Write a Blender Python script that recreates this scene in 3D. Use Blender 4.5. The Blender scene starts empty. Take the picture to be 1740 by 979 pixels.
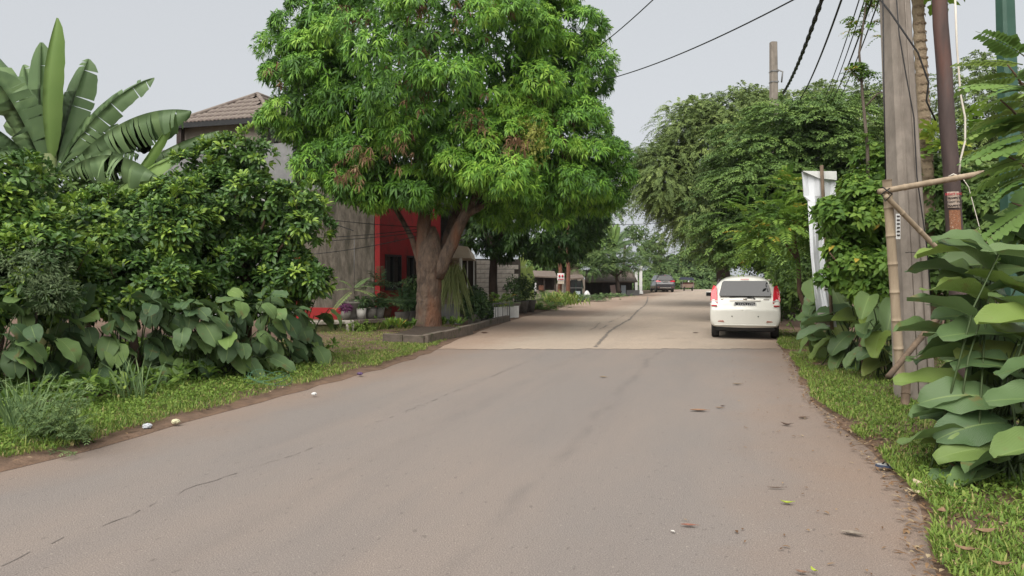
import bpy, bmesh, math, random
import numpy as np
from mathutils import Vector, Matrix

random.seed(11)
rng = np.random.default_rng(11)
scene = bpy.context.scene
col = scene.collection
R = math.radians

# ------------------------------------------------------------------ camera, sky, sun, exposure
EYE, FPX, CX, HY = 1.55, 1257.0, 870.0, 468.0       # eye height in metres; focal length and horizon of the photo
cam_d = bpy.data.cameras.new('camera')
cam = bpy.data.objects.new('camera', cam_d)
col.objects.link(cam)
cam.location = (0, 0, EYE)
cam.rotation_euler = (R(90), 0, 0)
cam_d.sensor_width = 36.0
cam_d.lens = 36.0 * FPX / 1740.0
cam_d.shift_y = -(489.5 - HY) / 1740.0
cam_d.clip_start = 0.05
cam_d.clip_end = 2000
scene.camera = cam

SUN_EL, SUN_AZ = 52.0, 206.0      # azimuth clockwise from +Y: behind the camera, to its left
world = bpy.data.worlds.new('World')
scene.world = world
world.use_nodes = True
wn = world.node_tree
wn.nodes.clear()
sky = wn.nodes.new('ShaderNodeTexSky')
sky.sky_type = 'NISHITA'
sky.sun_disc = False
sky.sun_elevation = R(SUN_EL)
sky.sun_rotation = R(SUN_AZ)
sky.air_density, sky.dust_density, sky.ozone_density = 1.0, 4.0, 1.0
hsv = wn.nodes.new('ShaderNodeHueSaturation')
hsv.inputs['Saturation'].default_value = 0.12
mixw = wn.nodes.new('ShaderNodeMix')
mixw.data_type = 'RGBA'
mixw.inputs[0].default_value = 0.88          # a closed overcast layer over the clear sky
mixw.inputs[7].default_value = (1.58, 1.66, 1.75, 1)
bg = wn.nodes.new('ShaderNodeBackground')
bg.inputs['Strength'].default_value = 0.1
wo = wn.nodes.new('ShaderNodeOutputWorld')
wn.links.new(sky.outputs[0], hsv.inputs['Color'])
wn.links.new(hsv.outputs[0], mixw.inputs[6])
wn.links.new(mixw.outputs[2], bg.inputs['Color'])
wn.links.new(bg.outputs[0], wo.inputs['Surface'])

sd = bpy.data.lights.new('sun', 'SUN')
sd.energy = 1.5
sd.angle = R(70)
sd.color = (1.0, 0.955, 0.89)
sun = bpy.data.objects.new('sun', sd)
col.objects.link(sun)
_a, _e = R(SUN_AZ), R(SUN_EL)
sun.rotation_euler = Vector((math.sin(_a) * math.cos(_e), math.cos(_a) * math.cos(_e), math.sin(_e))).to_track_quat('Z', 'Y').to_euler()
sun.location = (0, -10, 30)

scene.view_settings.view_transform = 'Standard'
scene.view_settings.look = 'None'
scene.view_settings.exposure = 1.85
scene.view_settings.gamma = 1.0
scene.view_settings.use_curve_mapping = False
scene.render.engine = 'CYCLES'
scene.cycles.max_bounces = 8
scene.cycles.diffuse_bounces = 5
scene.cycles.transmission_bounces = 4
scene.cycles.transparent_max_bounces = 4
scene.cycles.use_denoising = True


# ------------------------------------------------------------------ helpers
def P(x, y, d):
    """the point of the place at depth d metres that the photo shows at pixel x, y"""
    return np.array([(x - CX) * d / FPX, d, EYE - (y - HY) * d / FPX])


def G(x, y, z=0.0):
    d = (EYE - z) * FPX / (y - HY)
    return np.array([(x - CX) * d / FPX, d, z])


U2 = np.array([0.285, 0.9585])        # the road's direction
W2 = np.array([-0.9585, 0.285])       # across it, to the left
U3, W3 = np.array([*U2, 0.0]), np.array([*W2, 0.0])


def unit(v):
    v = np.asarray(v, float)
    return v / np.maximum(np.linalg.norm(v, axis=-1, keepdims=True), 1e-9)


def mk_mat(name, c1, c2=None, scale=6.0, rough=0.8, bump=0.0, bscale=None, metal=0.0, spec=0.3, stretch=None, detail=6, lo=0.35, hi=0.65,
           c3=None, c3_scale=1.5, c3_lo=0.55, c3_hi=0.7, coat=0.0):
    m = bpy.data.materials.new(name)
    m.use_nodes = True
    nt = m.node_tree
    N, L = nt.nodes, nt.links
    b = N['Principled BSDF']
    b.inputs['Roughness'].default_value = rough
    b.inputs['Metallic'].default_value = metal
    b.inputs['Specular IOR Level'].default_value = spec
    b.inputs['Coat Weight'].default_value = coat
    if c2 is None:
        c2 = tuple(v * 0.82 for v in c1)
    tc = N.new('ShaderNodeTexCoord')
    src = tc.outputs['Object']
    if stretch:
        mp = N.new('ShaderNodeMapping')
        mp.inputs['Scale'].default_value = stretch
        L.new(src, mp.inputs['Vector'])
        src = mp.outputs[0]
    nz = N.new('ShaderNodeTexNoise')
    nz.inputs['Scale'].default_value = scale
    nz.inputs['Detail'].default_value = detail
    nz.inputs['Roughness'].default_value = 0.65
    L.new(src, nz.inputs['Vector'])
    mr = N.new('ShaderNodeMapRange')
    mr.inputs[1].default_value, mr.inputs[2].default_value = lo, hi
    L.new(nz.outputs[0], mr.inputs[0])
    mx = N.new('ShaderNodeMix')
    mx.data_type = 'RGBA'
    mx.inputs[6].default_value = (*c1, 1)
    mx.inputs[7].default_value = (*c2, 1)
    L.new(mr.outputs[0], mx.inputs[0])
    out = mx.outputs[2]
    if c3:
        n3 = N.new('ShaderNodeTexNoise')
        n3.inputs['Scale'].default_value = c3_scale
        n3.inputs['Detail'].default_value = 5
        L.new(src, n3.inputs['Vector'])
        m3 = N.new('ShaderNodeMapRange')
        m3.inputs[1].default_value, m3.inputs[2].default_value = c3_lo, c3_hi
        L.new(n3.outputs[0], m3.inputs[0])
        x3 = N.new('ShaderNodeMix')
        x3.data_type = 'RGBA'
        x3.inputs[7].default_value = (*c3, 1)
        L.new(m3.outputs[0], x3.inputs[0])
        L.new(out, x3.inputs[6])
        out = x3.outputs[2]
    L.new(out, b.inputs['Base Color'])
    if bump:
        bn = N.new('ShaderNodeTexNoise')
        bn.inputs['Scale'].default_value = bscale or scale * 4
        bn.inputs['Detail'].default_value = 5
        L.new(src, bn.inputs['Vector'])
        bp = N.new('ShaderNodeBump')
        bp.inputs['Strength'].default_value = 1.0
        bp.inputs['Distance'].default_value = bump
        L.new(bn.outputs[0], bp.inputs['Height'])
        L.new(bp.outputs[0], b.inputs['Normal'])
    return m


def leaf_mat(name, stops, rough=0.45, spec=0.4, transl=0.3, by_object=False, veins=False, gain=1.65):
    """stops: (position, colour) over the leaf's own random tint"""
    m = bpy.data.materials.new(name)
    m.use_nodes = True
    nt = m.node_tree
    N, L = nt.nodes, nt.links
    b = N['Principled BSDF']
    b.inputs['Roughness'].default_value = rough + .08
    b.inputs['Specular IOR Level'].default_value = spec * .7
    stops = [(p, tuple(v * gain for v in c)) for p, c in stops]
    rp = N.new('ShaderNodeValToRGB')
    el = rp.color_ramp.elements
    el[0].position, el[0].color = stops[0][0], (*stops[0][1], 1)
    el[1].position, el[1].color = stops[-1][0], (*stops[-1][1], 1)
    for p, c in stops[1:-1]:
        e = el.new(p)
        e.color = (*c, 1)
    if by_object:
        oi = N.new('ShaderNodeObjectInfo')
        L.new(oi.outputs['Random'], rp.inputs[0])
    else:
        at = N.new('ShaderNodeAttribute')
        at.attribute_name = 'tint'
        L.new(at.outputs['Fac'], rp.inputs[0])
    out = rp.outputs[0]
    if veins:
        av = N.new('ShaderNodeAttribute')
        av.attribute_name = 'across'
        au = N.new('ShaderNodeAttribute')
        au.attribute_name = 'along'
        # pale midrib
        ab = N.new('ShaderNodeMath'); ab.operation = 'ABSOLUTE'
        L.new(av.outputs['Fac'], ab.inputs[0])
        mr = N.new('ShaderNodeMapRange')
        mr.inputs[1].default_value, mr.inputs[2].default_value = 0.015, 0.06
        mr.inputs[3].default_value, mr.inputs[4].default_value = 0.55, 0.0
        L.new(ab.outputs[0], mr.inputs[0])
        mx = N.new('ShaderNodeMix'); mx.data_type = 'RGBA'
        mx.inputs[7].default_value = (0.22, 0.30, 0.10, 1)
        L.new(mr.outputs[0], mx.inputs[0]); L.new(out, mx.inputs[6])
        # side veins: fine stripes that run out and forward from the midrib
        ma = N.new('ShaderNodeMath'); ma.operation = 'MULTIPLY_ADD'
        ma.inputs[1].default_value = -0.35
        L.new(ab.outputs[0], ma.inputs[0]); L.new(au.outputs['Fac'], ma.inputs[2])
        sn = N.new('ShaderNodeMath'); sn.operation = 'MULTIPLY'; sn.inputs[1].default_value = 190.0
        L.new(ma.outputs[0], sn.inputs[0])
        si = N.new('ShaderNodeMath'); si.operation = 'SINE'
        L.new(sn.outputs[0], si.inputs[0])
        bp = N.new('ShaderNodeBump'); bp.inputs['Distance'].default_value = 0.0006
        L.new(si.outputs[0], bp.inputs['Height'])
        L.new(bp.outputs[0], b.inputs['Normal'])
        # blotches, holes browned at the rim
        tc = N.new('ShaderNodeTexCoord')
        nz = N.new('ShaderNodeTexNoise'); nz.inputs['Scale'].default_value = 7.0; nz.inputs['Detail'].default_value = 4
        oi2 = N.new('ShaderNodeObjectInfo')
        vadd = N.new('ShaderNodeVectorMath'); vadd.operation = 'ADD'
        sc_ = N.new('ShaderNodeVectorMath'); sc_.operation = 'SCALE'; sc_.inputs['Scale'].default_value = 40
        L.new(oi2.outputs['Random'], sc_.inputs[0])
        L.new(tc.outputs['Object'], vadd.inputs[0]); L.new(sc_.outputs[0], vadd.inputs[1])
        L.new(vadd.outputs[0], nz.inputs['Vector'])
        m2 = N.new('ShaderNodeMapRange')
        m2.inputs[1].default_value, m2.inputs[2].default_value = 0.62, 0.74
        L.new(nz.outputs[0], m2.inputs[0])
        m2b = N.new('ShaderNodeMath'); m2b.operation = 'MULTIPLY'; m2b.inputs[1].default_value = 0.75
        L.new(m2.outputs[0], m2b.inputs[0])
        mx2 = N.new('ShaderNodeMix'); mx2.data_type = 'RGBA'
        mx2.inputs[7].default_value = (0.16, 0.12, 0.045, 1)
        L.new(m2b.outputs[0], mx2.inputs[0]); L.new(mx.outputs[2], mx2.inputs[6])
        out = mx2.outputs[2]
    L.new(out, b.inputs['Base Color'])
    if transl > 0:
        tr = N.new('ShaderNodeBsdfTranslucent')
        L.new(out, tr.inputs['Color'])
        ms = N.new('ShaderNodeMixShader')
        ms.inputs[0].default_value = transl
        L.new(b.outputs[0], ms.inputs[1]); L.new(tr.outputs[0], ms.inputs[2])
        L.new(ms.outputs[0], N['Material Output'].inputs['Surface'])
    return m


ORG = {}


def thing(name, label, cat, loc=(0, 0, 0), group=None, rotz=0.0):
    o = bpy.data.objects.new(name, None)
    o.empty_display_size = 0.2
    col.objects.link(o)
    o.location = tuple(float(v) for v in loc)
    o.rotation_euler = (0, 0, rotz)
    o['label'] = label
    o['category'] = cat
    o['kind'] = 'thing'
    if group:
        o['group'] = group
    ORG[o.name] = Vector(o.location)
    return o


def tag(o, label=None, cat=None, group=None, kind=None):
    if label: o['label'] = label
    if cat: o['category'] = cat
    if group: o['group'] = group
    if kind: o['kind'] = kind
    return o


def link(name, me, parent=None, mats=None, local=False):
    """link a mesh built in world coordinates under its parent (which only translates)"""
    o = bpy.data.objects.new(name, me)
    col.objects.link(o)
    if mats is not None and not me.materials:
        for m in (mats if isinstance(mats, (list, tuple)) else [mats]):
            me.materials.append(m)
    if parent is not None:
        o.parent = parent
        org = ORG.get(parent.name, Vector((0, 0, 0)))
        if not local and org.length > 0:
            me.transform(Matrix.Translation(-org))
        ORG[o.name] = org
    else:
        ORG[o.name] = Vector((0, 0, 0))
    return o


def inst(name, me, parent, M, local=False):
    """a piece that shares mesh data with its likes; M is its world matrix"""
    o = bpy.data.objects.new(name, me)
    col.objects.link(o)
    o.parent = parent
    org = ORG.get(parent.name, Vector((0, 0, 0)))
    o.matrix_local = M if local else Matrix.Translation(-org) @ M
    return o


def np_mesh(name, V, F, tint=None, mats=None, smooth=False, attrs=None):
    """V n x 3, F m x k (all tris or all quads)"""
    V = np.asarray(V, np.float32)
    F = np.asarray(F, np.int32)
    me = bpy.data.meshes.new(name)
    k = F.shape[1]
    me.vertices.add(len(V))
    me.vertices.foreach_set('co', V.ravel())
    me.loops.add(F.size)
    me.loops.foreach_set('vertex_index', F.ravel())
    me.polygons.add(len(F))
    me.polygons.foreach_set('loop_start', np.arange(0, F.size, k, dtype=np.int32))
    me.polygons.foreach_set('loop_total', np.full(len(F), k, np.int32))
    me.polygons.foreach_set('use_smooth', np.full(len(F), bool(smooth)))
    me.update(calc_edges=True)
    allat = dict(attrs or {})
    if tint is not None:
        allat['tint'] = tint
    for n_, a in allat.items():
        at = me.attributes.new(n_, 'FLOAT', 'POINT')
        at.data.foreach_set('value', np.asarray(a, np.float32))
    for m in (mats if isinstance(mats, (list, tuple)) else [mats] if mats else []):
        me.materials.append(m)
    return me


class MB:
    """collects shapes into one mesh"""
    def __init__(s):
        s.v, s.f, s.m, s.sm = [], [], [], []

    def add(s, verts, faces, m=0, smooth=False):
        o = len(s.v)
        s.v.extend([tuple(float(c) for c in p) for p in verts])
        for f in faces:
            s.f.append(tuple(o + i for i in f)); s.m.append(m); s.sm.append(smooth)
        return s

    def hexa(s, p, m=0):
        """8 corners: four below counter-clockwise, four above"""
        return s.add(p, [(3, 2, 1, 0), (4, 5, 6, 7), (0, 1, 5, 4), (1, 2, 6, 5), (2, 3, 7, 6), (3, 0, 4, 7)], m)

    def box(s, c, size, ax=None, m=0):
        c = np.asarray(c, float)
        hx, hy, hz = [v / 2 for v in size]
        X, Y, Z = (np.eye(3) if ax is None else [np.asarray(a, float) for a in ax])
        p = []
        for z in (-hz, hz):
            for x, y in ((-hx, -hy), (hx, -hy), (hx, hy), (-hx, hy)):
                p.append(c + X * x + Y * y + Z * z)
        return s.hexa(p, m)

    def tube(s, pts, rs, n=8, m=0, cap=True, noise=0.0, smooth=True):
        pts = [np.asarray(p, float) for p in pts]
        if np.isscalar(rs):
            rs = [rs] * len(pts)
        k = len(pts)
        V = []
        ref = None
        for i in range(k):
            t = unit(pts[min(i + 1, k - 1)] - pts[max(i - 1, 0)])
            if ref is None:
                ref = np.array([1.0, 0, 0]) if abs(t[0]) < 0.8 else np.array([0, 1.0, 0])
            a = unit(ref - t * np.dot(ref, t)); b = np.cross(t, a); ref = a
            for j in range(n):
                an = 2 * math.pi * j / n
                r = rs[i] * (1 + (random.uniform(-noise, noise) if noise else 0))
                V.append(pts[i] + (a * math.cos(an) + b * math.sin(an)) * r)
        Fs = [(i * n + j, i * n + (j + 1) % n, (i + 1) * n + (j + 1) % n, (i + 1) * n + j) for i in range(k - 1) for j in range(n)]
        if cap:
            Fs += [tuple(range(n - 1, -1, -1)), tuple((k - 1) * n + j for j in range(n))]
        return s.add(V, Fs, m, smooth)

    def lathe(s, prof, o, n=16, m=0, smooth=True):
        o = np.asarray(o, float)
        V = [o + (r * math.cos(2 * math.pi * j / n), r * math.sin(2 * math.pi * j / n), z) for r, z in prof for j in range(n)]
        Fs = [(i * n + j, i * n + (j + 1) % n, (i + 1) * n + (j + 1) % n, (i + 1) * n + j) for i in range(len(prof) - 1) for j in range(n)]
        Fs += [tuple(range(n - 1, -1, -1)), tuple((len(prof) - 1) * n + j for j in range(n))]
        return s.add(V, Fs, m, smooth)

    def prism(s, poly, o, X, Y, Z, t, m=0):
        """poly in X,Y axes at o, extruded t along Z"""
        o, X, Y, Z = [np.asarray(a, float) for a in (o, X, Y, Z)]
        n = len(poly)
        V = [o + X * a + Y * b for a, b in poly] + [o + X * a + Y * b + Z * t for a, b in poly]
        Fs = [tuple(range(n - 1, -1, -1)), tuple(range(n, 2 * n))] + [(i, (i + 1) % n, n + (i + 1) % n, n + i) for i in range(n)]
        return s.add(V, Fs, m)

    def mesh(s, name):
        me = bpy.data.meshes.new(name)
        me.from_pydata(s.v, [], s.f)
        me.polygons.foreach_set('material_index', s.m)
        me.polygons.foreach_set('use_smooth', s.sm)
        me.update()
        return me

    def build(s, name, mats, parent=None, local=False, bevel=0.0, subsurf=0):
        me = s.mesh(name)
        o = link(name, me, parent, mats, local)
        if bevel:
            b = o.modifiers.new('bevel', 'BEVEL'); b.width = bevel; b.segments = 2; b.limit_method = 'ANGLE'
        if subsurf:
            b = o.modifiers.new('subsurf', 'SUBSURF'); b.levels = b.render_levels = subsurf
        return o


def text_into(mb, body, size, o, X, Y, depth=0.002, m=0, bold=0.0, align='CENTER'):
    cu = bpy.data.curves.new('lettering', 'FONT')
    cu.body = body; cu.size = size; cu.align_x = align; cu.align_y = 'CENTER'; cu.extrude = depth; cu.offset = bold
    cu.resolution_u = 2
    ob = bpy.data.objects.new('lettering', cu)
    col.objects.link(ob)
    me = bpy.data.meshes.new_from_object(ob.evaluated_get(bpy.context.evaluated_depsgraph_get()))
    o, X, Y = np.asarray(o, float), unit(X), unit(Y)
    Z = np.cross(X, Y)
    mb.add([o + X * v.co.x + Y * v.co.y + Z * v.co.z for v in me.vertices], [tuple(p.vertices) for p in me.polygons], m)
    bpy.data.objects.remove(ob); bpy.data.meshes.remove(me); bpy.data.curves.remove(cu)


# ------------------------------------------------------------------ leaves, thousands at a time
class Leaves:
    """collects leaves; each is six points and four faces, folded and bent"""
    def __init__(s):
        s.V, s.T = [], []

    def add(s, pos, d, up, Ln, Wd, droop=0.2, fold=0.25, tint=None, w1=0.85, w2=0.8, u1=0.3, u2=0.68):
        pos = np.asarray(pos, float); n = len(pos)
        if n == 0: return s
        d = unit(np.broadcast_to(np.asarray(d, float), (n, 3)))
        up = np.broadcast_to(np.asarray(up, float), (n, 3))
        sd_ = unit(np.cross(d, up) + 1e-5)
        nn = np.cross(sd_, d)
        Ln = np.broadcast_to(np.asarray(Ln, float), (n,))[:, None]
        Wd = np.broadcast_to(np.asarray(Wd, float), (n,))[:, None]
        dr = np.broadcast_to(np.asarray(droop, float), (n,))[:, None]
        g = np.array([0, 0, -1.0])
        def c(u): return pos + Ln * (u * d + dr * u * u * g)
        v = np.empty((n, 6, 3))
        v[:, 0] = c(0)
        for k, (u, w) in enumerate(((u1, w1), (u2, w2))):
            cc = c(u) + nn * Wd * fold * w
            v[:, 1 + 2 * k] = cc - sd_ * Wd * 0.5 * w
            v[:, 2 + 2 * k] = cc + sd_ * Wd * 0.5 * w
        v[:, 5] = c(1.0)
        if tint is None: tint = rng.random(n)
        tint = np.broadcast_to(np.asarray(tint, float), (n,))
        s.V.append(v.reshape(-1, 3)); s.T.append(np.repeat(tint, 6))
        return s

    def count(s): return sum(len(v) for v in s.V) // 6

    def mesh(s, name, mat):
        V = np.concatenate(s.V); T = np.concatenate(s.T)
        n = len(V) // 6
        base = (np.arange(n) * 6)[:, None, None]
        F = np.array([[0, 2, 1], [1, 2, 4], [1, 4, 3], [3, 4, 5]])[None] + base
        return np_mesh(name, V, F.reshape(-1, 3), T, mat)

    def build(s, name, mat, parent=None, kind='stuff', local=False):
        o = link(name, s.mesh(name, mat), parent, None, local)
        if kind: o['kind'] = kind
        return o


def rand_dirs(n):
    return unit(rng.normal(size=(n, 3)))


def whorl(lv, C, D, n, Ln, Wd, th=(0.7, 1.5), droop=0.45, tint=None, jit=0.15, **kw):
    """n leaves round each centre C, opening about direction D"""
    C, D = np.asarray(C, float), unit(D)
    k = len(C)
    a = unit(np.cross(D, np.array([0.3, 0.2, 1.0])) + 1e-4); b = np.cross(D, a)
    ph = (np.arange(n)[None] * 2.399 + rng.random((k, 1)) * 6.28 + rng.normal(size=(k, n)) * 0.25)[..., None]
    t = rng.uniform(th[0], th[1], (k, n))[..., None]
    dirs = D[:, None] * np.cos(t) + (a[:, None] * np.cos(ph) + b[:, None] * np.sin(ph)) * np.sin(t)
    dirs = dirs + rng.normal(size=dirs.shape) * jit * 0.5
    pos = C[:, None] + dirs * 0.02 + rng.normal(size=dirs.shape) * 0.015
    up = D[:, None] + 0.35 * np.array([0, 0, 1.0])
    ln = Ln * rng.uniform(0.7, 1.15, (k, n))
    if tint is None:
        tn = np.clip(rng.random((k, 1)) * 0.6 + rng.random((k, n)) * 0.4, 0, 1)
    else:
        tn = np.clip(np.asarray(tint)[:, None] + rng.normal(size=(k, n)) * 0.12, 0, 1)
    lv.add(pos.reshape(-1, 3), dirs.reshape(-1, 3), np.broadcast_to(up, dirs.shape).reshape(-1, 3), ln.ravel(),
           (ln * Wd / Ln).ravel(), droop * rng.uniform(0.6, 1.3, k * n), tint=tn.ravel(), **kw)


def spray(lv, C, D, M, Ls, Ln, Wd, sdroop=0.4, ldroop=0.1, ang=1.0, tint=None, up=None, jit=0.12, start=0.12, pairs=True, taper=0.45, **kw):
    """twigs or compound leaves: M leaflets (pairs) along a drooping axis of length Ls from each centre"""
    C, D = np.asarray(C, float), unit(D)
    k = len(C)
    Ls = np.broadcast_to(np.asarray(Ls, float), (k,)) * rng.uniform(0.75, 1.2, k)
    up = np.array([0, 0, 1.0]) if up is None else up
    u = np.linspace(start, 1.0, M)[None, :, None]
    g = np.array([0, 0, -1.0])
    sdr = (np.broadcast_to(np.asarray(sdroop, float), (k,)) * rng.uniform(0.7, 1.3, k))[:, None, None]
    c = C[:, None] + Ls[:, None, None] * (u * D[:, None] + sdr * u * u * g)
    tan = unit(D[:, None] + 2 * sdr * u * g)
    side = unit(np.cross(tan, np.broadcast_to(up, tan.shape)) + 1e-4)
    nn = np.cross(side, tan)
    sc = (1 - taper * np.abs(u[..., 0] - 0.45) * 1.6)
    if tint is None: tint = rng.random(k)
    for sg in ((1, -1) if pairs else (1,)):
        s_ = sg if pairs else np.where((np.arange(M) % 2)[None, :, None] > 0, 1.0, -1.0)
        ld = tan * math.cos(ang) + side * s_ * math.sin(ang) + rng.normal(size=tan.shape) * jit
        ln = Ln * sc * rng.uniform(0.85, 1.15, (k, M))
        tn = np.clip(np.asarray(tint)[:, None] + rng.normal(size=(k, M)) * 0.1, 0, 1)
        lv.add(c.reshape(-1, 3), ld.reshape(-1, 3), (nn + 0 * ld).reshape(-1, 3), ln.ravel(), (ln * Wd / Ln).ravel(), ldroop, tint=tn.ravel(), **kw)


def in_ell(p, ells, k=1.0):
    r = np.zeros(len(p), bool)
    for c, rad in ells:
        r |= (((p - np.asarray(c)) / np.asarray(rad)) ** 2).sum(1) < k * k
    return r


def shell(ells, n, depth=(0.86, 1.02), low=-1.0, inner=0.82):
    """n points near the surface of a union of ellipsoids, with outward directions"""
    out_p, out_d = [], []
    area = np.array([r[0] * r[1] + r[1] * r[2] + r[0] * r[2] for _, r in ells])
    cnt = np.maximum(1, (area / area.sum() * n * 1.6)).astype(int)
    for i, (c, rad) in enumerate(ells):
        dv = rand_dirs(cnt[i]); dv = dv[dv[:, 2] > low]
        p = np.asarray(c) + dv * np.asarray(rad) * rng.uniform(*depth, (len(dv), 1))
        others = [e for j, e in enumerate(ells) if j != i]
        keep = ~in_ell(p, others, inner) if others else np.ones(len(p), bool)
        nrm = unit(dv / np.asarray(rad))
        out_p.append(p[keep]); out_d.append(nrm[keep])
    p, d = np.concatenate(out_p), np.concatenate(out_d)
    if len(p) > n:
        ix = rng.permutation(len(p))[:n]; p, d = p[ix], d[ix]
    return p, d


def lobes(ells, nlobe, rlobe, per, depth=(0.78, 1.0), low=-0.75, squash=0.75, up=0.35):
    """a crown made of many rounded clumps: points on the outside of each clump"""
    p, d = shell(ells, nlobe, depth, low)
    r = rng.uniform(rlobe[0], rlobe[1], len(p))
    dv = rand_dirs(len(p) * per).reshape(len(p), per, 3)
    dv = unit(dv + d[:, None] * 0.75 + np.array([0, 0, up]))
    q = p[:, None] + dv * r[:, None, None] * np.array([1, 1, squash]) * rng.uniform(0.75, 1.05, (len(p), per, 1))
    lt = np.repeat(rng.random(len(p)), per)
    return q.reshape(-1, 3), dv.reshape(-1, 3), lt


def path_curve(p0, p1, sag=0.0, n=12, wob=0.0):
    p0, p1 = np.asarray(p0, float), np.asarray(p1, float)
    out = []
    for i in range(n + 1):
        t = i / n
        p = p0 + (p1 - p0) * t
        p[2] -= sag * 4 * t * (1 - t)
        if wob and 0 < i < n: p += rng.normal(size=3) * wob
        out.append(p)
    return out


def branch_tree(mb, base, top, r0, r1, limbs, m=0, n=10, wob=0.025, noise=0.08):
    """trunk from base to top, limbs: list of (point list, r0, r1) in world coordinates"""
    pts = path_curve(base, top, 0, 7, wob)
    rs = [r0 + (r1 - r0) * (i / 7) for i in range(8)]
    rs[0] *= 1.35; rs[1] *= 1.08
    mb.tube(pts, rs, n, m, noise=noise)
    for pl, a, b in limbs:
        pl = [np.asarray(q, float) for q in pl]
        dense = []
        for i in range(len(pl) - 1):
            dense += path_curve(pl[i], pl[i + 1], 0, 3, wob * 0.6)[:-1]
        dense.append(pl[-1])
        mb.tube(dense, [a + (b - a) * i / (len(dense) - 1) for i in range(len(dense))], 8, m, noise=noise)

# ------------------------------------------------------------------ materials of the setting
def road_mat(name, base, dust, dark, grain, concrete=False):
    m = bpy.data.materials.new(name); m.use_nodes = True
    N, L = m.node_tree.nodes, m.node_tree.links
    b = N['Principled BSDF']; b.inputs['Roughness'].default_value = 0.88; b.inputs['Specular IOR Level'].default_value = 0.25
    tc = N.new('ShaderNodeTexCoord')
    rot = N.new('ShaderNodeVectorRotate'); rot.rotation_type = 'Z_AXIS'
    rot.inputs['Angle'].default_value = math.atan2(U2[0], U2[1])
    L.new(tc.outputs['Object'], rot.inputs['Vector'])
    sx = N.new('ShaderNodeSeparateXYZ'); L.new(rot.outputs[0], sx.inputs[0])

    def noise(scale, stretch=(1, 1, 1), det=5, rough=0.6):
        mp = N.new('ShaderNodeMapping'); mp.inputs['Scale'].default_value = stretch
        L.new(rot.outputs[0], mp.inputs['Vector'])
        n = N.new('ShaderNodeTexNoise'); n.inputs['Scale'].default_value = scale; n.inputs['Detail'].default_value = det; n.inputs['Roughness'].default_value = rough
        L.new(mp.outputs[0], n.inputs['Vector'])
        return n.outputs[0]

    def rng_(src, a, b_, c=0.0, d=1.0):
        r = N.new('ShaderNodeMapRange'); r.inputs[1].default_value, r.inputs[2].default_value, r.inputs[3].default_value, r.inputs[4].default_value = a, b_, c, d
        L.new(src, r.inputs[0]); return r.outputs[0]

    def mix(fac, a, colb):
        x = N.new('ShaderNodeMix'); x.data_type = 'RGBA'
        L.new(fac, x.inputs[0]); L.new(a, x.inputs[6]); x.inputs[7].default_value = (*colb, 1)
        return x.outputs[2]

    def math_(op, a, v):
        x = N.new('ShaderNodeMath'); x.operation = op
        L.new(a, x.inputs[0])
        if isinstance(v, (int, float)): x.inputs[1].default_value = v
        else: L.new(v, x.inputs[1])
        return x.outputs[0]
    c0 = N.new('ShaderNodeRGB'); c0.outputs[0].default_value = (*base, 1)
    out = c0.outputs[0]
    # dust: long soft patches along the road
    out = mix(rng_(noise(0.55, (1.0, 0.28, 1)), 0.40, 0.68, 0, 0.9), out, dust)
    out = mix(rng_(noise(1.7, (1.0, 0.12, 1)), 0.5, 0.75, 0, 0.5), out, dark)
    if concrete:
        out = mix(rng_(noise(3.0, (0.25, 1.6, 1)), 0.5, 0.72, 0, 0.5), out, dark)
        out = mix(rng_(noise(0.9), 0.55, 0.7, 0, 0.6), out, tuple(v * 1.12 for v in dust))
    else:
        # wheel smear, broken up by noise
        for x0, wdt, amt in ((-1.42, 0.09, 0.5), (-2.9, 0.16, 0.25), (0.6, 0.2, 0.2)):
            wob = math_('MULTIPLY', math_('SUBTRACT', noise(0.5), 0.5), 0.5)
            dist = math_('ABSOLUTE', math_('SUBTRACT', math_('ADD', sx.outputs[0], wob), x0), 0)
            band = rng_(dist, 0.0, wdt, amt, 0.0)
            out = mix(math_('MULTIPLY', band, rng_(noise(2.5, (1, 0.4, 1)), 0.35, 0.65)), out, tuple(v * 0.72 for v in dark))
    # reddish dirt carried on to the edges of the carriageway
    for x0, x1 in ((-4.6, -5.7), (-0.1, 1.05)):
        edge_ = rng_(math_('ADD', sx.outputs[0], math_('MULTIPLY', math_('SUBTRACT', noise(0.9), 0.5), 1.6)), x0, x1, 0.0, 0.75)
        out = mix(edge_, out, (0.215, 0.155, 0.118) if not concrete else (0.27, 0.19, 0.14))
    g = rng_(noise(grain, det=4, rough=.8), 0.3, 0.7, 0.5, 1.5)
    mul = N.new('ShaderNodeMix'); mul.data_type = 'RGBA'; mul.blend_type = 'MULTIPLY'; mul.inputs[0].default_value = 1.0
    L.new(out, mul.inputs[6]); L.new(g, mul.inputs[7])
    out = mul.outputs[2]
    out = mix(rng_(noise(34, det=2), 0.66, 0.70, 0, 0.4), out, (0.36, 0.32, 0.27))
    out = mix(rng_(noise(22, (1, .5, 1), det=3), 0.645, 0.69, 0, 0.5), out, (0.10, 0.085, 0.075))
    L.new(out, b.inputs['Base Color'])
    bp = N.new('ShaderNodeBump'); bp.inputs['Distance'].default_value = 0.007; bp.inputs['Strength'].default_value = 0.9
    L.new(noise(grain * 0.8, det=4), bp.inputs['Height']); L.new(bp.outputs[0], b.inputs['Normal'])
    return m


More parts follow.
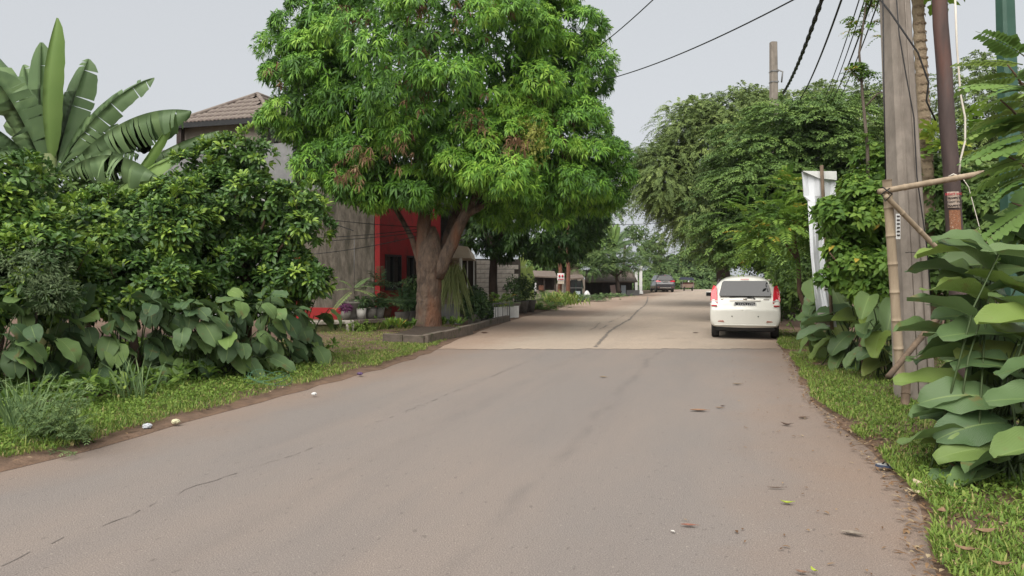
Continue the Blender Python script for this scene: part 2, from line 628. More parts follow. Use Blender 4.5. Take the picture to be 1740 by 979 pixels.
M = {}
M['asphalt'] = road_mat('worn asphalt', (0.188, 0.165, 0.150), (0.220, 0.181, 0.155), (0.160, 0.141, 0.131), 120)
M['concrete_road'] = road_mat('old concrete paving', (0.325, 0.268, 0.214), (0.35, 0.280, 0.218), (0.265, 0.220, 0.178), 90, True)
M['crack'] = mk_mat('crack filler', (0.045, 0.040, 0.036), (0.075, 0.066, 0.058), 20)
M['crack_faint'] = mk_mat('dusty crack', (0.130, 0.113, 0.102), (0.180, 0.156, 0.140), 6)
M['crack_grey'] = mk_mat('weathered crack filler', (0.125, 0.11, 0.094), (0.19, 0.16, 0.135), 5)
M['earth'] = mk_mat('bare earth', (0.10, 0.066, 0.042), (0.055, 0.040, 0.026), 2.5, 0.95, 0.01, 18, c3=(0.045, 0.06, 0.02), c3_scale=0.7)
M['dirt'] = mk_mat('reddish verge dirt', (0.165, 0.105, 0.070), (0.095, 0.062, 0.043), 5, 0.95, 0.012, 40)
M['concrete'] = mk_mat('weathered concrete', (0.26, 0.24, 0.21), (0.16, 0.145, 0.125), 5, 0.9, 0.004, 40, c3=(0.09, 0.085, 0.07), c3_scale=2)
M['kerb'] = mk_mat('stained kerb concrete', (0.155, 0.125, 0.10), (0.095, 0.078, 0.062), 6, 0.92, 0.006, 35, c3=(0.05, 0.055, 0.025), c3_scale=3)
M['dead_leaf'] = leaf_mat('dry leaf', [(0, (0.10, 0.055, 0.03)), (0.4, (0.17, 0.10, 0.055)), (0.75, (0.24, 0.16, 0.09)), (1, (0.34, 0.27, 0.17))], 0.8, 0.2, 0.1, gain=1.0)
M['grass'] = leaf_mat('verge grass', [(0, (0.045, 0.085, 0.016)), (0.4, (0.085, 0.138, 0.024)), (0.75, (0.135, 0.185, 0.038)), (0.9, (0.19, 0.195, 0.06)), (1, (0.25, 0.20, 0.10))], 0.5, 0.3, 0.35)

# ------------------------------------------------------------------ the road's two edges, from near to far
L_EDGE = [G(*p)[:2] for p in ((0, 800), (150, 764), (300, 718), (430, 684), (540, 655), (600, 639), (660, 621), (735, 596), (768, 580), (800, 567),
                              (832, 556), (870, 544), (905, 534), (950, 523), (985, 514), (1040, 506.5), (1090, 501), (1112, 497.5))]
R_EDGE = [G(*p)[:2] for p in ((1600, 979), (1596, 930), (1568, 868), (1522, 806), (1475, 762), (1424, 720), (1388, 682), (1366, 648), (1346, 612), (1331, 592))]
L_EDGE = [L_EDGE[0] - U2 * 14, L_EDGE[0] - U2 * 7, L_EDGE[0] - U2 * 2] + L_EDGE
R_EDGE = [R_EDGE[0] - U2 * 12, R_EDGE[0] - U2 * 5, R_EDGE[0] - U2 * 1] + R_EDGE
L_EDGE += [L_EDGE[-1] + U2 * 6, L_EDGE[-1] + U2 * 14]
for s_ in (1.2, 4, 8, 14, 22, 32, 44, 58, 72): R_EDGE.append(R_EDGE[12] + U2 * s_ + np.array([0.004, -0.001]) * s_)


def densify(poly, step=0.45, jit=0.035):
    out = []
    for a, b in zip(poly[:-1], poly[1:]):
        ln = np.linalg.norm(b - a)
        k = max(1, int(ln / (step * max(1, np.linalg.norm(a) / 14))))
        for i in range(k): out.append(a + (b - a) * i / k + rng.normal(size=2) * jit)
    out.append(poly[-1])
    return np.array(out)


LE, RE = densify(L_EDGE), densify(R_EDGE)
SEAM_Y = 15.45                                    # where the asphalt ends and the concrete begins


def resample(poly, n):
    s = np.concatenate([[0], np.cumsum(np.linalg.norm(np.diff(poly, axis=0), axis=1))])
    t = np.linspace(0, s[-1], n)
    return np.stack([np.interp(t, s, poly[:, k]) for k in (0, 1)], 1)


def road_sheet(name, la, ra, z, mat, n=60, cols=6, zf=None, ragged=0.0):
    la, ra = resample(la, n), resample(ra, n)
    V, Fq = [], []
    for i in range(n):
        for j in range(cols + 1):
            p = la[i] + (ra[i] - la[i]) * j / cols
            V.append((p[0], p[1] + ((rng.normal() * ragged + ragged * 1.6 * math.sin(j * .5) * math.sin(j * .17 + 1)) if i == 0 else 0), z + (zf(p) if zf else 0)))
    for i in range(n - 1):
        for j in range(cols):
            a = i * (cols + 1) + j
            Fq.append((a, a + 1, a + cols + 2, a + cols + 1))
    o = link(name, np_mesh(name, V, Fq, None, mat), None)
    o['kind'] = 'structure'
    return o


def cut(poly, y0, y1):
    ys = poly[:, 1]
    q = poly[(ys > y0) & (ys < y1)]
    lo = np.array([[np.interp(y0, ys, poly[:, 0]), y0]]) if y0 > ys[0] else q[:1]
    hi = np.array([[np.interp(y1, ys, poly[:, 0]), y1]]) if y1 < ys[-1] else q[-1:]
    return np.concatenate([lo, q, hi])


gr = MB()
gs = [-400, -120, -60, -30, -10, 0, 10, 20, 30, 45, 60, 80, 110, 160, 260, 500]
gv = [(x, y + 40, -0.035 - (0 if y < 40 else min(1.2, (y - 40) * 0.012))) for y in gs for x in gs]
gf = [(i * 16 + j, i * 16 + j + 1, (i + 1) * 16 + j + 1, (i + 1) * 16 + j) for i in range(15) for j in range(15)]
gr.add(gv, gf)
tag(gr.build('ground', M['earth']), kind='structure')
asphalt = road_sheet('asphalt_road', cut(LE, -12, SEAM_Y + .5), cut(RE, -9, SEAM_Y + 0.65), 0.0, M['asphalt'])
concrete_rd = road_sheet('concrete_road', cut(LE, SEAM_Y + 0.004, 90), cut(RE, SEAM_Y + 0.154, 90), 0.006, M['concrete_road'], 80, 90, None, 0.045)


def strip_mesh(pts, w, z, gaps=0.0, jit=0.4):
    mb = MB()
    d = densify([np.asarray(p) for p in pts], 0.09, 0.014)
    prev = None
    for i in range(len(d) - 1):
        t = unit(d[i + 1] - d[i]); nrm = np.array([-t[1], t[0]])
        w0 = w * random.uniform(1 - jit, 1 + jit)
        cur = (d[i] - nrm * w0 / 2, d[i] + nrm * w0 / 2)
        if prev is not None and random.random() > gaps:
            mb.add([(*prev[0], z), (*cur[0], z), (*cur[1], z), (*prev[1], z)], [(0, 1, 2, 3)])
        prev = cur
    return mb


cr = [G(*p)[:2] for p in ((0, 962), (110, 914), (222, 877), (317, 832), (430, 795), (509, 770), (620, 726), (775, 665), (870, 625), (936, 600))]
strip_mesh(cr, 0.007, 0.004, 0.35, 0.9).build('crack', M['crack_faint'], asphalt)
cr = [G(*p)[:2] for p in ((1011, 591), (1026, 574), (1036, 563), (1052, 553), (1070, 543), (1084, 528), (1096, 519), (1100, 511), (1101, 504))]
strip_mesh(cr, 0.07, 0.010, 0.05, 0.6).build('crack', M['crack_grey'], concrete_rd)
for pts in (((1000, 563), (1012, 556), (1020, 548)), ((1020, 560), (1032, 553)), ((1035, 548), (1052, 541), (1062, 536)), ((1110, 576), (1150, 575), (1180, 575.5)),
            ((1190, 566), (1204, 566))):
    strip_mesh([G(*p)[:2] for p in pts], 0.04, 0.010, 0.3, 0.6).build('crack', M['crack_grey'], concrete_rd)


def verge(name, edge, sgn, offs, zs, mat):
    n = len(edge)
    t = unit(np.gradient(edge, axis=0)); nr = np.stack([-t[:, 1], t[:, 0]], 1) * sgn
    nr = unit(nr + (W2 * sgn) * 3)
    V = []
    for i in range(n):
        for o_, z_ in zip(offs, zs):
            p = edge[i] + nr[i] * o_
            V.append((p[0], p[1], z_ + (0.015 * math.sin(p[0] * 2.1 + p[1] * 1.7) + rng.normal() * 0.008) * (o_ > 0.1)))
    k = len(offs)
    Fq = [(i * k + j, i * k + j + 1, (i + 1) * k + j + 1, (i + 1) * k + j) for i in range(n - 1) for j in range(k - 1)]
    o = link(name, np_mesh(name, V, Fq, None, mat, True), None)
    o['kind'] = 'structure'
    return o


verge('dirt_shoulder', cut(LE, -8, 40), 1, (-0.07, 0.0, 0.12, 0.35, 1.2, 3, 8, 16), (0.003, 0.022, 0.03, 0.04, 0.06, 0.08, 0.1, 0.12), M['dirt'])
verge('dirt_shoulder_right', cut(RE, -6, 60), -1, (-0.03, 0.04, 0.25, 0.7, 1.6, 4, 10, 18), (0.003, 0.02, 0.035, 0.05, 0.07, 0.09, 0.12, 0.12), M['dirt'])


def sample_verge(edge, sgn, n, o0, o1, y0, y1, power=1.0, dens=None):
    seg = np.linalg.norm(np.diff(edge, axis=0), axis=1)
    mid = (edge[1:] + edge[:-1]) / 2
    w = seg * ((mid[:, 1] > y0) & (mid[:, 1] < y1)) / np.maximum(mid[:, 1], 3.0) ** (1.0 if dens is None else dens)
    ix = rng.choice(len(seg), n, p=w / w.sum())
    f = rng.random((n, 1))
    p = edge[ix] * (1 - f) + edge[ix + 1] * f
    off = o0 + (o1 - o0) * rng.random(n) ** power
    return p + W2 * sgn * off[:, None], off


def blades(lv, xy, z, Ln, Wd, lean=0.6, tint=None):
    n = len(xy)
    pos = np.column_stack([xy, np.broadcast_to(z, (n,))])
    az = rng.random(n) * 6.283
    el = rng.uniform(0.25, 1.0, n) * lean
    d = np.column_stack([np.cos(az) * el, np.sin(az) * el, np.ones(n)])
    ln = Ln * rng.uniform(0.5, 1.3, n)
    lv.add(pos, d, np.column_stack([np.cos(az), np.sin(az), np.zeros(n)]) * -1 + [0, 0, 0.3], ln, Wd * rng.uniform(0.7, 1.3, n), rng.uniform(0.15, 0.6, n), 0.15, tint, w1=1.0, w2=0.7)


def patchy(xy, thr, sc=1.3):
    v = np.sin(xy[:, 0] * 2.3 * sc + 1.1) + np.sin(xy[:, 1] * 1.9 * sc) + np.sin((xy[:, 0] + xy[:, 1]) * 3.7 * sc + 2) * 0.8 + np.sin((xy[:, 0] - xy[:, 1]) * 6.1 * sc) * 0.6
    return v + rng.normal(size=len(xy)) * 0.6 > thr


lv = Leaves()
xy, off = sample_verge(LE, 1, 60000, 0.02, 1.7, 3.0, 20, 1.0)
k = patchy(xy, -1.5) & ((off > 0.06 + 0.10 * np.sin(xy[:, 1] * 5) * np.sin(xy[:, 1] * 1.7)))
blades(lv, xy[k], 0.05, 0.085, 0.009, 0.8)
xy, off = sample_verge(LE, 1, 4200, 0.2, 1.6, 3.0, 12, 0.6)
C = np.column_stack([xy, np.full(len(xy), 0.08)])
whorl(lv, C, np.tile([0, 0, 1.0], (len(C), 1)) + rng.normal(size=(len(C), 3)) * 0.3, 6, 0.055, 0.022, (0.6, 1.5), 0.2, tint=rng.uniform(0.2, 0.7, len(C)))
xy, off = sample_verge(LE, 1, 5000, 0.15, 1.7, 3.0, 14, 0.8)
xy = xy[patchy(xy, 0.8, .6)]
blades(lv, xy, 0.05, 0.19, 0.010, 0.65, np.clip(rng.normal(0.45, 0.25, len(xy)), 0, 1))
tag(lv.build('roadside_grass', M['grass']), 'short green grass and weeds on the verge under the big leaved hedge', 'grass', kind='stuff')

lv = Leaves()
xy, off = sample_verge(LE, 1, 26000, 0.1, 4.2, 11.0, 21, 1.0)
k = patchy(xy, -1.2)
blades(lv, xy[k], 0.06, 0.075, 0.012, 0.9, np.clip(rng.normal(0.7, 0.22, k.sum()), 0, 1))
tag(lv.build('dry_grass', M['grass']), 'thin yellowish trampled grass in front of the tree planter', 'grass', kind='stuff')

lv = Leaves()
xy, off = sample_verge(RE, -1, 100000, -0.04, 3.2, 2.6, 20, 1.25)
k = patchy(xy, -1.5)
k &= (off > -0.03 + 0.09 * np.sin(xy[:, 1] * 3.1) * np.sin(xy[:, 1] * 1.3 + 1))
blades(lv, xy[k], 0.05, 0.085, 0.010, 0.9, np.clip(rng.normal(0.55, 0.22, k.sum()), 0, 1))
xy, off = sample_verge(RE, -1, 5200, 0.1, 2.6, 2.6, 14, 1.0)
xy = xy[patchy(xy, 0.3, .8)]
C = np.column_stack([xy, np.full(len(xy), 0.075)])
whorl(lv, C, np.tile([0, 0, 1.0], (len(C), 1)) + rng.normal(size=(len(C), 3)) * 0.3, 6, 0.05, 0.02, (0.6, 1.5), 0.2, tint=rng.uniform(0.1, 0.7, len(C)))
xy, off = sample_verge(RE, -1, 2600, 0.1, 2.4, 2.6, 14, 1.0)
xy = xy[patchy(xy, 1.0, .5)]
blades(lv, xy, 0.05, 0.20, 0.011, 0.6, np.clip(rng.normal(0.5, 0.25, len(xy)), 0, 1))
tag(lv.build('lawn_grass', M['grass']), 'bright green grass on the verge beside the concrete pole', 'grass', kind='stuff')

lv = Leaves()
xy, off = sample_verge(LE, 1, 5200, 1.25, 5.5, -2, 13, 0.8, 0.3)
C = np.column_stack([xy, rng.uniform(.08, .3, len(xy))])
whorl(lv, C, np.tile([0, 0, 1.0], (len(C), 1)) + rng.normal(size=(len(C), 3)) * 0.4, 7, 0.15, 0.055, (0.5, 1.45), 0.25, tint=rng.uniform(0.0, 0.5, len(C)))
tag(lv.build('undergrowth', M['grass']), 'low leafy undergrowth on the ground beneath the hedge', 'undergrowth', kind='stuff')
# dry leaves that litter the foot of the verge
lv = Leaves()
xy, off = sample_verge(RE, -1, 1900, -0.16, 0.42, 2.6, 15, 1.0, 0.6)
az = rng.random(len(xy)) * 6.28
lv.add(np.column_stack([xy, np.where(off > .05, 0.045, 0.014) + rng.random(len(xy)) * 0.03]), np.column_stack([np.cos(az), np.sin(az), rng.normal(size=len(xy)) * 0.15]), (0, 0, 1), rng.uniform(0.025, 0.085, len(xy)), rng.uniform(0.01, 0.03, len(xy)), 0.05, 0.4)
xy, off = sample_verge(RE, -1, 130, -1.6, -0.05, 2.6, 15, 0.4, 0.5)
az = rng.random(len(xy)) * 6.28
lv.add(np.column_stack([xy, 0.008 + rng.random(len(xy)) * 0.006]), np.column_stack([np.cos(az), np.sin(az), np.zeros(len(xy))]), (0, 0, 1), rng.uniform(0.02, 0.06, len(xy)), rng.uniform(0.008, 0.022, len(xy)), -0.05, 0.4)
xy, off = sample_verge(LE, 1, 160, -0.03, 0.5, 4, 20, 1.0, 0.6)
az = rng.random(len(xy)) * 6.28
lv.add(np.column_stack([xy, 0.045 + rng.random(len(xy)) * 0.03]), np.column_stack([np.cos(az), np.sin(az), np.zeros(len(xy))]), (0, 0, 1), rng.uniform(0.03, 0.1, len(xy)), rng.uniform(0.012, 0.035, len(xy)), 0.0, 0.4)
tag(lv.build('leaf_litter', M['dead_leaf']), 'small dry brown leaves strewn along both edges of the road', 'leaf litter', kind='stuff')

# ------------------------------------------------------------------ trees and plants
M['mango_leaf'] = leaf_mat('mango leaf', [(0, (0.026, 0.060, 0.014)), (0.35, (0.048, 0.112, 0.018)), (0.7, (0.088, 0.182, 0.022)), (1, (0.15, 0.245, 0.033))], 0.42, 0.4, 0.26, gain=1.95)
M['mango_shade'] = leaf_mat('shade-darkened mango leaf', [(0, (0.012, 0.030, 0.010)), (0.6, (0.025, 0.058, 0.012)), (1, (0.05, 0.10, 0.016))], 0.45, 0.4, 0.2)  # mango leaf with the second tree's shade put into its darker greens
M['shrub_leaf'] = leaf_mat('glossy shrub leaf', [(0, (0.022, 0.048, 0.014)), (0.45, (0.042, 0.085, 0.018)), (0.72, (0.070, 0.125, 0.020)), (1, (0.145, 0.21, 0.032))], 0.34, 0.5, 0.25, gain=1.9)
M['dull_leaf'] = leaf_mat('dull feathery leaf', [(0, (0.050, 0.074, 0.028)), (0.5, (0.085, 0.118, 0.038)), (1, (0.14, 0.178, 0.055))], 0.55, 0.25, 0.35, gain=1.95)
M['deep_leaf'] = leaf_mat('deep green leaf', [(0, (0.032, 0.060, 0.018)), (0.5, (0.060, 0.102, 0.025)), (1, (0.105, 0.158, 0.036))], 0.45, 0.35, 0.28, gain=1.9)
M['fresh_leaf'] = leaf_mat('fresh green leaf', [(0, (0.042, 0.088, 0.016)), (0.5, (0.078, 0.14, 0.022)), (0.93, (0.125, 0.19, 0.030)), (1, (0.26, 0.19, 0.03))], 0.45, 0.35, 0.32)
M['far_leaf'] = leaf_mat('distant leaf', [(0, (0.040, 0.068, 0.026)), (0.5, (0.065, 0.105, 0.036)), (1, (0.11, 0.15, 0.05))], 0.6, 0.2, 0.3)
M['pot_leaf'] = leaf_mat('pot plant leaf', [(0, (0.016, 0.036, 0.014)), (0.6, (0.034, 0.066, 0.020)), (1, (0.075, 0.115, 0.035))], 0.45, 0.4, 0.2)
M['weed_leaf'] = leaf_mat('weed leaf', [(0, (0.050, 0.085, 0.035)), (0.5, (0.085, 0.130, 0.052)), (1, (0.13, 0.18, 0.072))], 0.55, 0.25, 0.3)
M['mango_bark'] = mk_mat('mango bark', (0.150, 0.105, 0.076), (0.055, 0.040, 0.031), 9, 0.94, 0.05, 26, stretch=(1, 1, 0.35), c3=(0.15, 0.075, 0.045), c3_scale=2.2, c3_lo=0.48, c3_hi=0.62)
M['bark'] = mk_mat('dark bark', (0.085, 0.062, 0.048), (0.042, 0.032, 0.026), 6, 0.92, 0.02, 20, stretch=(1, 1, 0.35))
M['grey_bark'] = mk_mat('grey bark', (0.15, 0.12, 0.095), (0.08, 0.065, 0.05), 8, 0.9, 0.01, 30, stretch=(1, 1, 0.4))
M['twig'] = mk_mat('brown twig', (0.13, 0.085, 0.055), (0.08, 0.05, 0.035), 12, 0.85)
M['stalk'] = mk_mat('green stalk', (0.10, 0.15, 0.035), (0.07, 0.11, 0.03), 8, 0.5)

# --- the big mango tree
t = thing('mango_tree', 'big round mango tree with drooping bright leaves growing from the kerbed planter', 'tree', (*P(727, 560, 20)[:2], 0.15))
mb = MB()
B = P(727, 570, 20)
tp = path_curve(B, P(731, 440, 20), 0, 24, .006) + [P(733, 418, 20), P(735, 398, 20), P(737, 385, 20)]
mb.tube(tp, list(np.interp(np.arange(25), [0, 4, 8, 12, 16, 20, 24], [.45, .37, .335, .325, .33, .35, .37])) + [.29, .18, .05], 30, noise=.055)
branch_tree(mb, P(728, 520, 20), P(733, 445, 20), 0.17, 0.25, [
    ([P(722, 460, 20.0), P(721, 400, 20), P(722, 345, 20.1), P(708, 250, 20.4), P(690, 140, 20.6)], 0.24, 0.08),
    ([P(742, 470, 19.9), P(768, 415, 19.8), P(792, 362, 19.7), P(828, 308, 19.6), P(880, 240, 19.8), P(920, 180, 20)], 0.20, 0.06),
    ([P(752, 455, 20.2), P(762, 400, 20.4), P(785, 330, 20.8), P(800, 220, 21), P(800, 90, 21)], 0.17, 0.06),
    ([P(716, 455, 20.1), P(700, 405, 20.2), P(660, 330, 20.4), P(600, 240, 20.5), P(560, 160, 20.6)], 0.09, 0.04),
    ([P(790, 365, 19.7), P(850, 330, 19.5), P(930, 300, 19.6), P(1000, 280, 19.8)], 0.11, 0.04),
    ([P(720, 360, 20), P(740, 250, 19.6), P(760, 120, 19.4)], 0.13, 0.05),
], noise=0.05, n=16, wob=0.025)
mb.build('trunk', M['mango_bark'], t)
ELL = [(P(742, 122, 20.7), (3.95, 3.7, 3.6)), (P(925, 262, 20.5), (1.75, 2.1, 1.35)), (P(545, 165, 20.5), (1.3, 1.8, 1.75)),
       (P(640, 290, 20.0), (1.2, 1.5, 0.85)), (P(850, 285, 19.5), (1.9, 1.9, 1.0)), (P(930, 120, 20.6), (1.35, 1.9, 1.9)), (P(985, 300, 20.4), (1.15, 1.6, 0.75)), (P(996, 325, 20.6), (0.65, 1.2, 0.35)), (P(900, 335, 20.6), (1.5, 1.6, 0.6)), (P(690, 322, 19.6), (1.0, 1.0, 0.4)), (P(572, 285, 20.2), (0.7, 1.0, 0.7)), (P(618, 322, 20.0), (0.6, .9, 0.45)), (P(545, 70, 20.4), (0.95, 1.5, 1.3))]
lv = Leaves()
q, dv, lt = lobes(ELL, 350, (0.25, 0.78), 58, (0.80, 1.05), -0.8, 0.72)
front = q[:, 1] < 22.2
q, dv, lt = q[front], dv[front], lt[front]
whorl(lv, q, dv, 11, 0.155, 0.040, (0.6, 1.5), 0.55, tint=np.clip(lt * 0.5 + rng.random(len(q)) * 0.6, 0, 1), fold=0.3)
q, dv = shell(ELL, 6800, (0.45, 0.97), -0.9, 0.3)
whorl(lv, q, dv + [0, 0, 0.3], 9, 0.23, 0.066, (0.7, 1.5), 0.6, tint=rng.random(len(q)) * 0.8, fold=0.3)
lv.build('crown', M['mango_leaf'], t)
lv = Leaves()
for x, y, r in ((690, 95, .35), (800, 8, .4), (860, 12, .35), (925, 165, .3), (955, 240, .4), (935, 225, .3), (810, 205, .3), (705, 155, .35), (480, 130, .25), (720, 30, .3), (600, 25, .25),
                (870, 250, .25), (688, 250, .3), (620, 260, .2), (590, 290, .22)):
    yy = 17.6 if 560 < x < 900 else 18.8
    c = P(x, y, yy) + rng.normal(size=(16, 3)) * r * 0.8
    whorl(lv, c, rng.normal(size=(16, 3)) + [0, -.4, .2], 8, 0.14, 0.034, (0.7, 1.6), 0.9, fold=0.3, tint=rng.random(16) * .6)
lv.build('dry_leaf_clump', M['dead_leaf'], t)
lv = Leaves()
q, dv = shell([(P(905, 240, 17.9), (0.45, 0.35, 0.75))], 160, (0.3, 1.0))
whorl(lv, q, dv, 6, 0.07, 0.04, (0.7, 1.5), 0.3, tint=rng.uniform(0.6, 1, len(q)))
lv.build('climber_leaves', leaf_mat('yellowish climber leaf', [(0, (0.07, 0.09, 0.02)), (1, (0.17, 0.18, 0.035))]), t)


def make_tree(name, label, base, top, r0, limbs, ells, style, leafm, bark, cat='tree', group=None, n=700, low=-0.8, kw=None):
    kw = kw or {}
    t = thing(name, label, cat, tuple(base), group)
    mb = MB()
    branch_tree(mb, base, top, r0, r0 * 0.62, limbs, n=9)
    mb.build('trunk', bark, t)
    lv = Leaves()
    style(lv, ells, n, low, **kw)
    lv.build('crown', leafm, t)
    return t


def st_mango(lv, ells, n, low, size=0.22):
    q, dv, lt = lobes(ells, max(8, n // 14), (0.35, 0.75), 28, (0.75, 1.0), low, 0.75)
    whorl(lv, q, dv, 12, size, size * 0.27, (0.6, 1.5), 0.6, tint=np.clip(lt * 0.5 + rng.random(len(q)) * 0.5, 0, 1), fold=0.3)


def st_broad(lv, ells, n, low, size=0.14, asp=0.5, per=7, lobe=(0.3, 0.6), th=(0.7, 1.45), droop=0.25):
    q, dv, lt = lobes(ells, max(6, n // 10), lobe, 20, (0.72, 1.0), low, 0.75)
    whorl(lv, q, dv + [0, 0, 0.25], per, size, size * asp, th, droop, tint=np.clip(lt * 0.35 + rng.random(len(q)) * 0.65, 0, 1))
    q, dv = shell(ells, n, (0.35, 0.9), -0.95, 0.3)
    whorl(lv, q, dv, per, size * 1.2, size * 1.2 * asp, th, droop, tint=rng.random(len(q)) * 0.6)


def st_weep(lv, ells, n, low, size=0.075, Ls=0.9, M_=12):
    size *= 1.15; Ls *= .75
    q, dv, lt = lobes(ells, max(6, n // 9), (0.45, 0.95), 26, (0.72, 1.0), low, 0.85)
    d = dv * [1, 1, 0.4] + [0, 0, 0.1]
    spray(lv, q, d, M_, Ls, size, size * 0.42, 0.55, 0.25, 0.75, tint=np.clip(lt * 0.5 + rng.random(len(q)) * 0.5, 0, 1), jit=0.25)
    q, dv = shell(ells, int(n * .8), (0.3, 0.9), -0.95, 0.3)
    spray(lv, q, dv * [1, 1, .4], M_, Ls, size * 1.2, size * 0.5, 0.75, 0.25, 0.75, jit=0.25)


def st_layer(lv, ells, n, low, size=0.10, Ls=0.5, M_=7):
    q, dv, lt = lobes(ells, max(6, n // 16), (0.55, 1.0), 24, (0.78, 1.0), low, 0.32, 0.2)
    d = dv * [1, 1, 0.15] + [0, 0, 0.05]
    spray(lv, q, d, M_, Ls, size, size * 0.5, 0.35, 0.25, 0.9, tint=np.clip(lt * 0.5 + rng.random(len(q)) * 0.5, 0, 1), jit=0.2)
    q, dv = shell(ells, n, (0.35, 0.9), -0.95, 0.3)
    spray(lv, q, dv * [1, 1, .2], M_, Ls, size * 1.2, size * 0.7, 0.4, 0.2, 0.9, jit=0.2, tint=rng.random(len(q)) * 0.5)


def st_pinn(lv, ells, n, low, Ls=0.45, M_=9, size=0.11, asp=0.42, sdroop=0.35):
    q, dv, lt = lobes(ells, max(5, n // 8), (0.25, 0.5), 12, (0.7, 1.0), low, 0.7)
    spray(lv, q, dv * [1, 1, 0.6] + [0, 0, .2], M_, Ls, size, size * asp, sdroop, 0.15, 1.1, tint=np.clip(lt * 0.3 + rng.random(len(q)) * 0.7, 0, 1), jit=0.08)
    q, dv = shell(ells, n // 4, (0.3, 0.85), -0.9, 0.3)
    spray(lv, q, dv, M_, Ls, size, size * asp, sdroop, 0.15, 1.1, tint=rng.random(len(q)) * .5)


# --- left side beyond the mango
make_tree('mango_tree', 'darker mango tree with a slim dark trunk in front of the white block wall', P(840, 535, 29), P(836, 400, 29), 0.2,
          [([P(838, 425, 29), P(870, 370, 29), P(920, 340, 29)], .12, .05), ([P(836, 425, 29), P(810, 360, 29.2), P(800, 320, 29.5)], .1, .05)],
          [(P(905, 358, 29.5), (2.4, 2.0, 1.75)), (P(835, 388, 29.0), (1.0, 1.3, 0.8)), (P(975, 350, 29), (1.1, 1.6, 1.3)), (P(930, 405, 28.5), (1.3, 1.2, .7))], st_mango, M['mango_shade'], M['bark'], n=1300, low=-0.95, kw=dict(size=0.25))
make_tree('broadleaf_tree', 'dark leaved tree rising behind the two rust brown poles', P(985, 490, 58), P(980, 430, 58), 0.25,
          [([P(980, 435, 58), P(1000, 400, 58)], .12, .06)],
          [(P(985, 402, 58), (2.3, 2.0, 2.0)), (P(955, 430, 57), (1.6, 1.5, 1.6)), (P(930, 445, 56), (1.6, 1.5, 1.4))], st_broad, M['deep_leaf'], M['bark'], n=700, low=-0.95, kw=dict(size=0.34, lobe=(.5, .9)))
make_tree('umbrella_tree', 'low feathery tree spreading over the shop roofs', P(1052, 497, 56), P(1046, 462, 56), 0.16,
          [([P(1048, 470, 56), P(1010, 448, 56)], .09, .04), ([P(1047, 470, 56), P(1080, 445, 56)], .09, .04)],
          [(P(1045, 452, 56), (2.4, 1.6, 0.42)), (P(1035, 436, 56), (1.6, 1.4, 0.4)), (P(1088, 440, 57), (0.8, 1.0, 0.4)), (P(1008, 458, 55), (1.0, 1.0, 0.25))], st_layer, M['far_leaf'], M['bark'], n=520, low=-0.3,
          kw=dict(size=0.12, Ls=0.5, M_=7))
make_tree('leafy_tree', 'thin pale tree with ragged leaves above the white gate posts', P(1128, 497, 72), P(1118, 420, 72), 0.14,
          [([P(1118, 430, 72), P(1140, 395, 72)], .08, .04), ([P(1118, 440, 72), P(1090, 400, 72)], .08, .04)],
          [(P(1112, 412, 72), (1.7, 1.4, 1.0)), (P(1085, 395, 70), (1.0, 1.2, 0.7)), (P(1122, 446, 72), (0.7, 0.8, 1.2))], st_broad, M['far_leaf'], M['grey_bark'], n=90, low=-0.9, kw=dict(size=0.4, asp=.35, lobe=(.4, .8)))
make_tree('leafy_tree', 'grey green tree in the gap between the trees over the road', P(1060, 495, 66), P(1062, 410, 66), 0.16,
          [([P(1062, 420, 66), P(1040, 380, 66)], .08, .04)],
          [(P(1048, 362, 66), (1.4, 1.2, 0.4)), (P(1078, 420, 66), (1.1, 1.2, 0.9)), (P(1018, 428, 64), (1.2, 1.2, 0.8))], st_weep, M['far_leaf'], M['grey_bark'], n=110, low=-0.9, kw=dict(size=0.2, Ls=1.0, M_=8))
for x, y, d, rr, lab in ((1128, 474, 100, (3, 2, 2.2), 'pale green bush beyond the dark parked car'), (1160, 462, 105, (3.2, 2, 2.2), 'light green rounded tree in the far gap above the cart'),
                         (1192, 455, 98, (2.6, 2, 2.8), 'mid green tree at the end of the road beside the dark trunk'), (1180, 486, 90, (3.2, 2, 1.4), 'low bush on the crest past the cart'),
                         (1100, 486, 84, (3.0, 2, 1.6), 'bushes behind the white gate posts at the road end'), (1210, 478, 92, (2.2, 2, 1.8), 'broad bush at the road end behind the white car')):
    make_tree('far_tree', lab, P(x, 500, d) * [1, 1, 0], P(x, y, d), 0.18, [], [(P(x, y, d), rr), (P(x + 14, y + 10, d - 1), tuple(v * .6 for v in rr))], st_broad, M['far_leaf'], M['grey_bark'],
              group='trees beyond the crest', n=420, low=-0.95, kw=dict(size=0.5, lobe=(.4, .9)))

# --- right side, from far to near
make_tree('weeping_tree', 'tall feathery drooping tree hanging over the road above the dark car', P(1232, 500, 38) * [1, 1, 0], P(1226, 400, 38), 0.42,
          [([P(1226, 420, 38), P(1190, 340, 38), P(1140, 260, 37.5)], .22, .06), ([P(1226, 410, 38), P(1230, 300, 38.5), P(1240, 210, 39)], .22, .07),
           ([P(1226, 430, 38), P(1160, 360, 37), P(1115, 330, 36)], .14, .05)],
          [(P(1195, 285, 38.5), (2.9, 3.2, 2.9)), (P(1122, 310, 37), (1.0, 2.0, 1.4)), (P(1165, 365, 37), (1.2, 2.0, 0.9)), (P(1222, 385, 37), (1.3, 2.0, 1.1)), (P(1165, 225, 38.5), (1.2, 1.6, 1.0)), (P(1245, 200, 39), (1.6, 1.8, 1.0))],
          st_weep, M['dull_leaf'], M['bark'], n=2300, low=-0.85, kw=dict(size=0.13, Ls=1.0, M_=11))
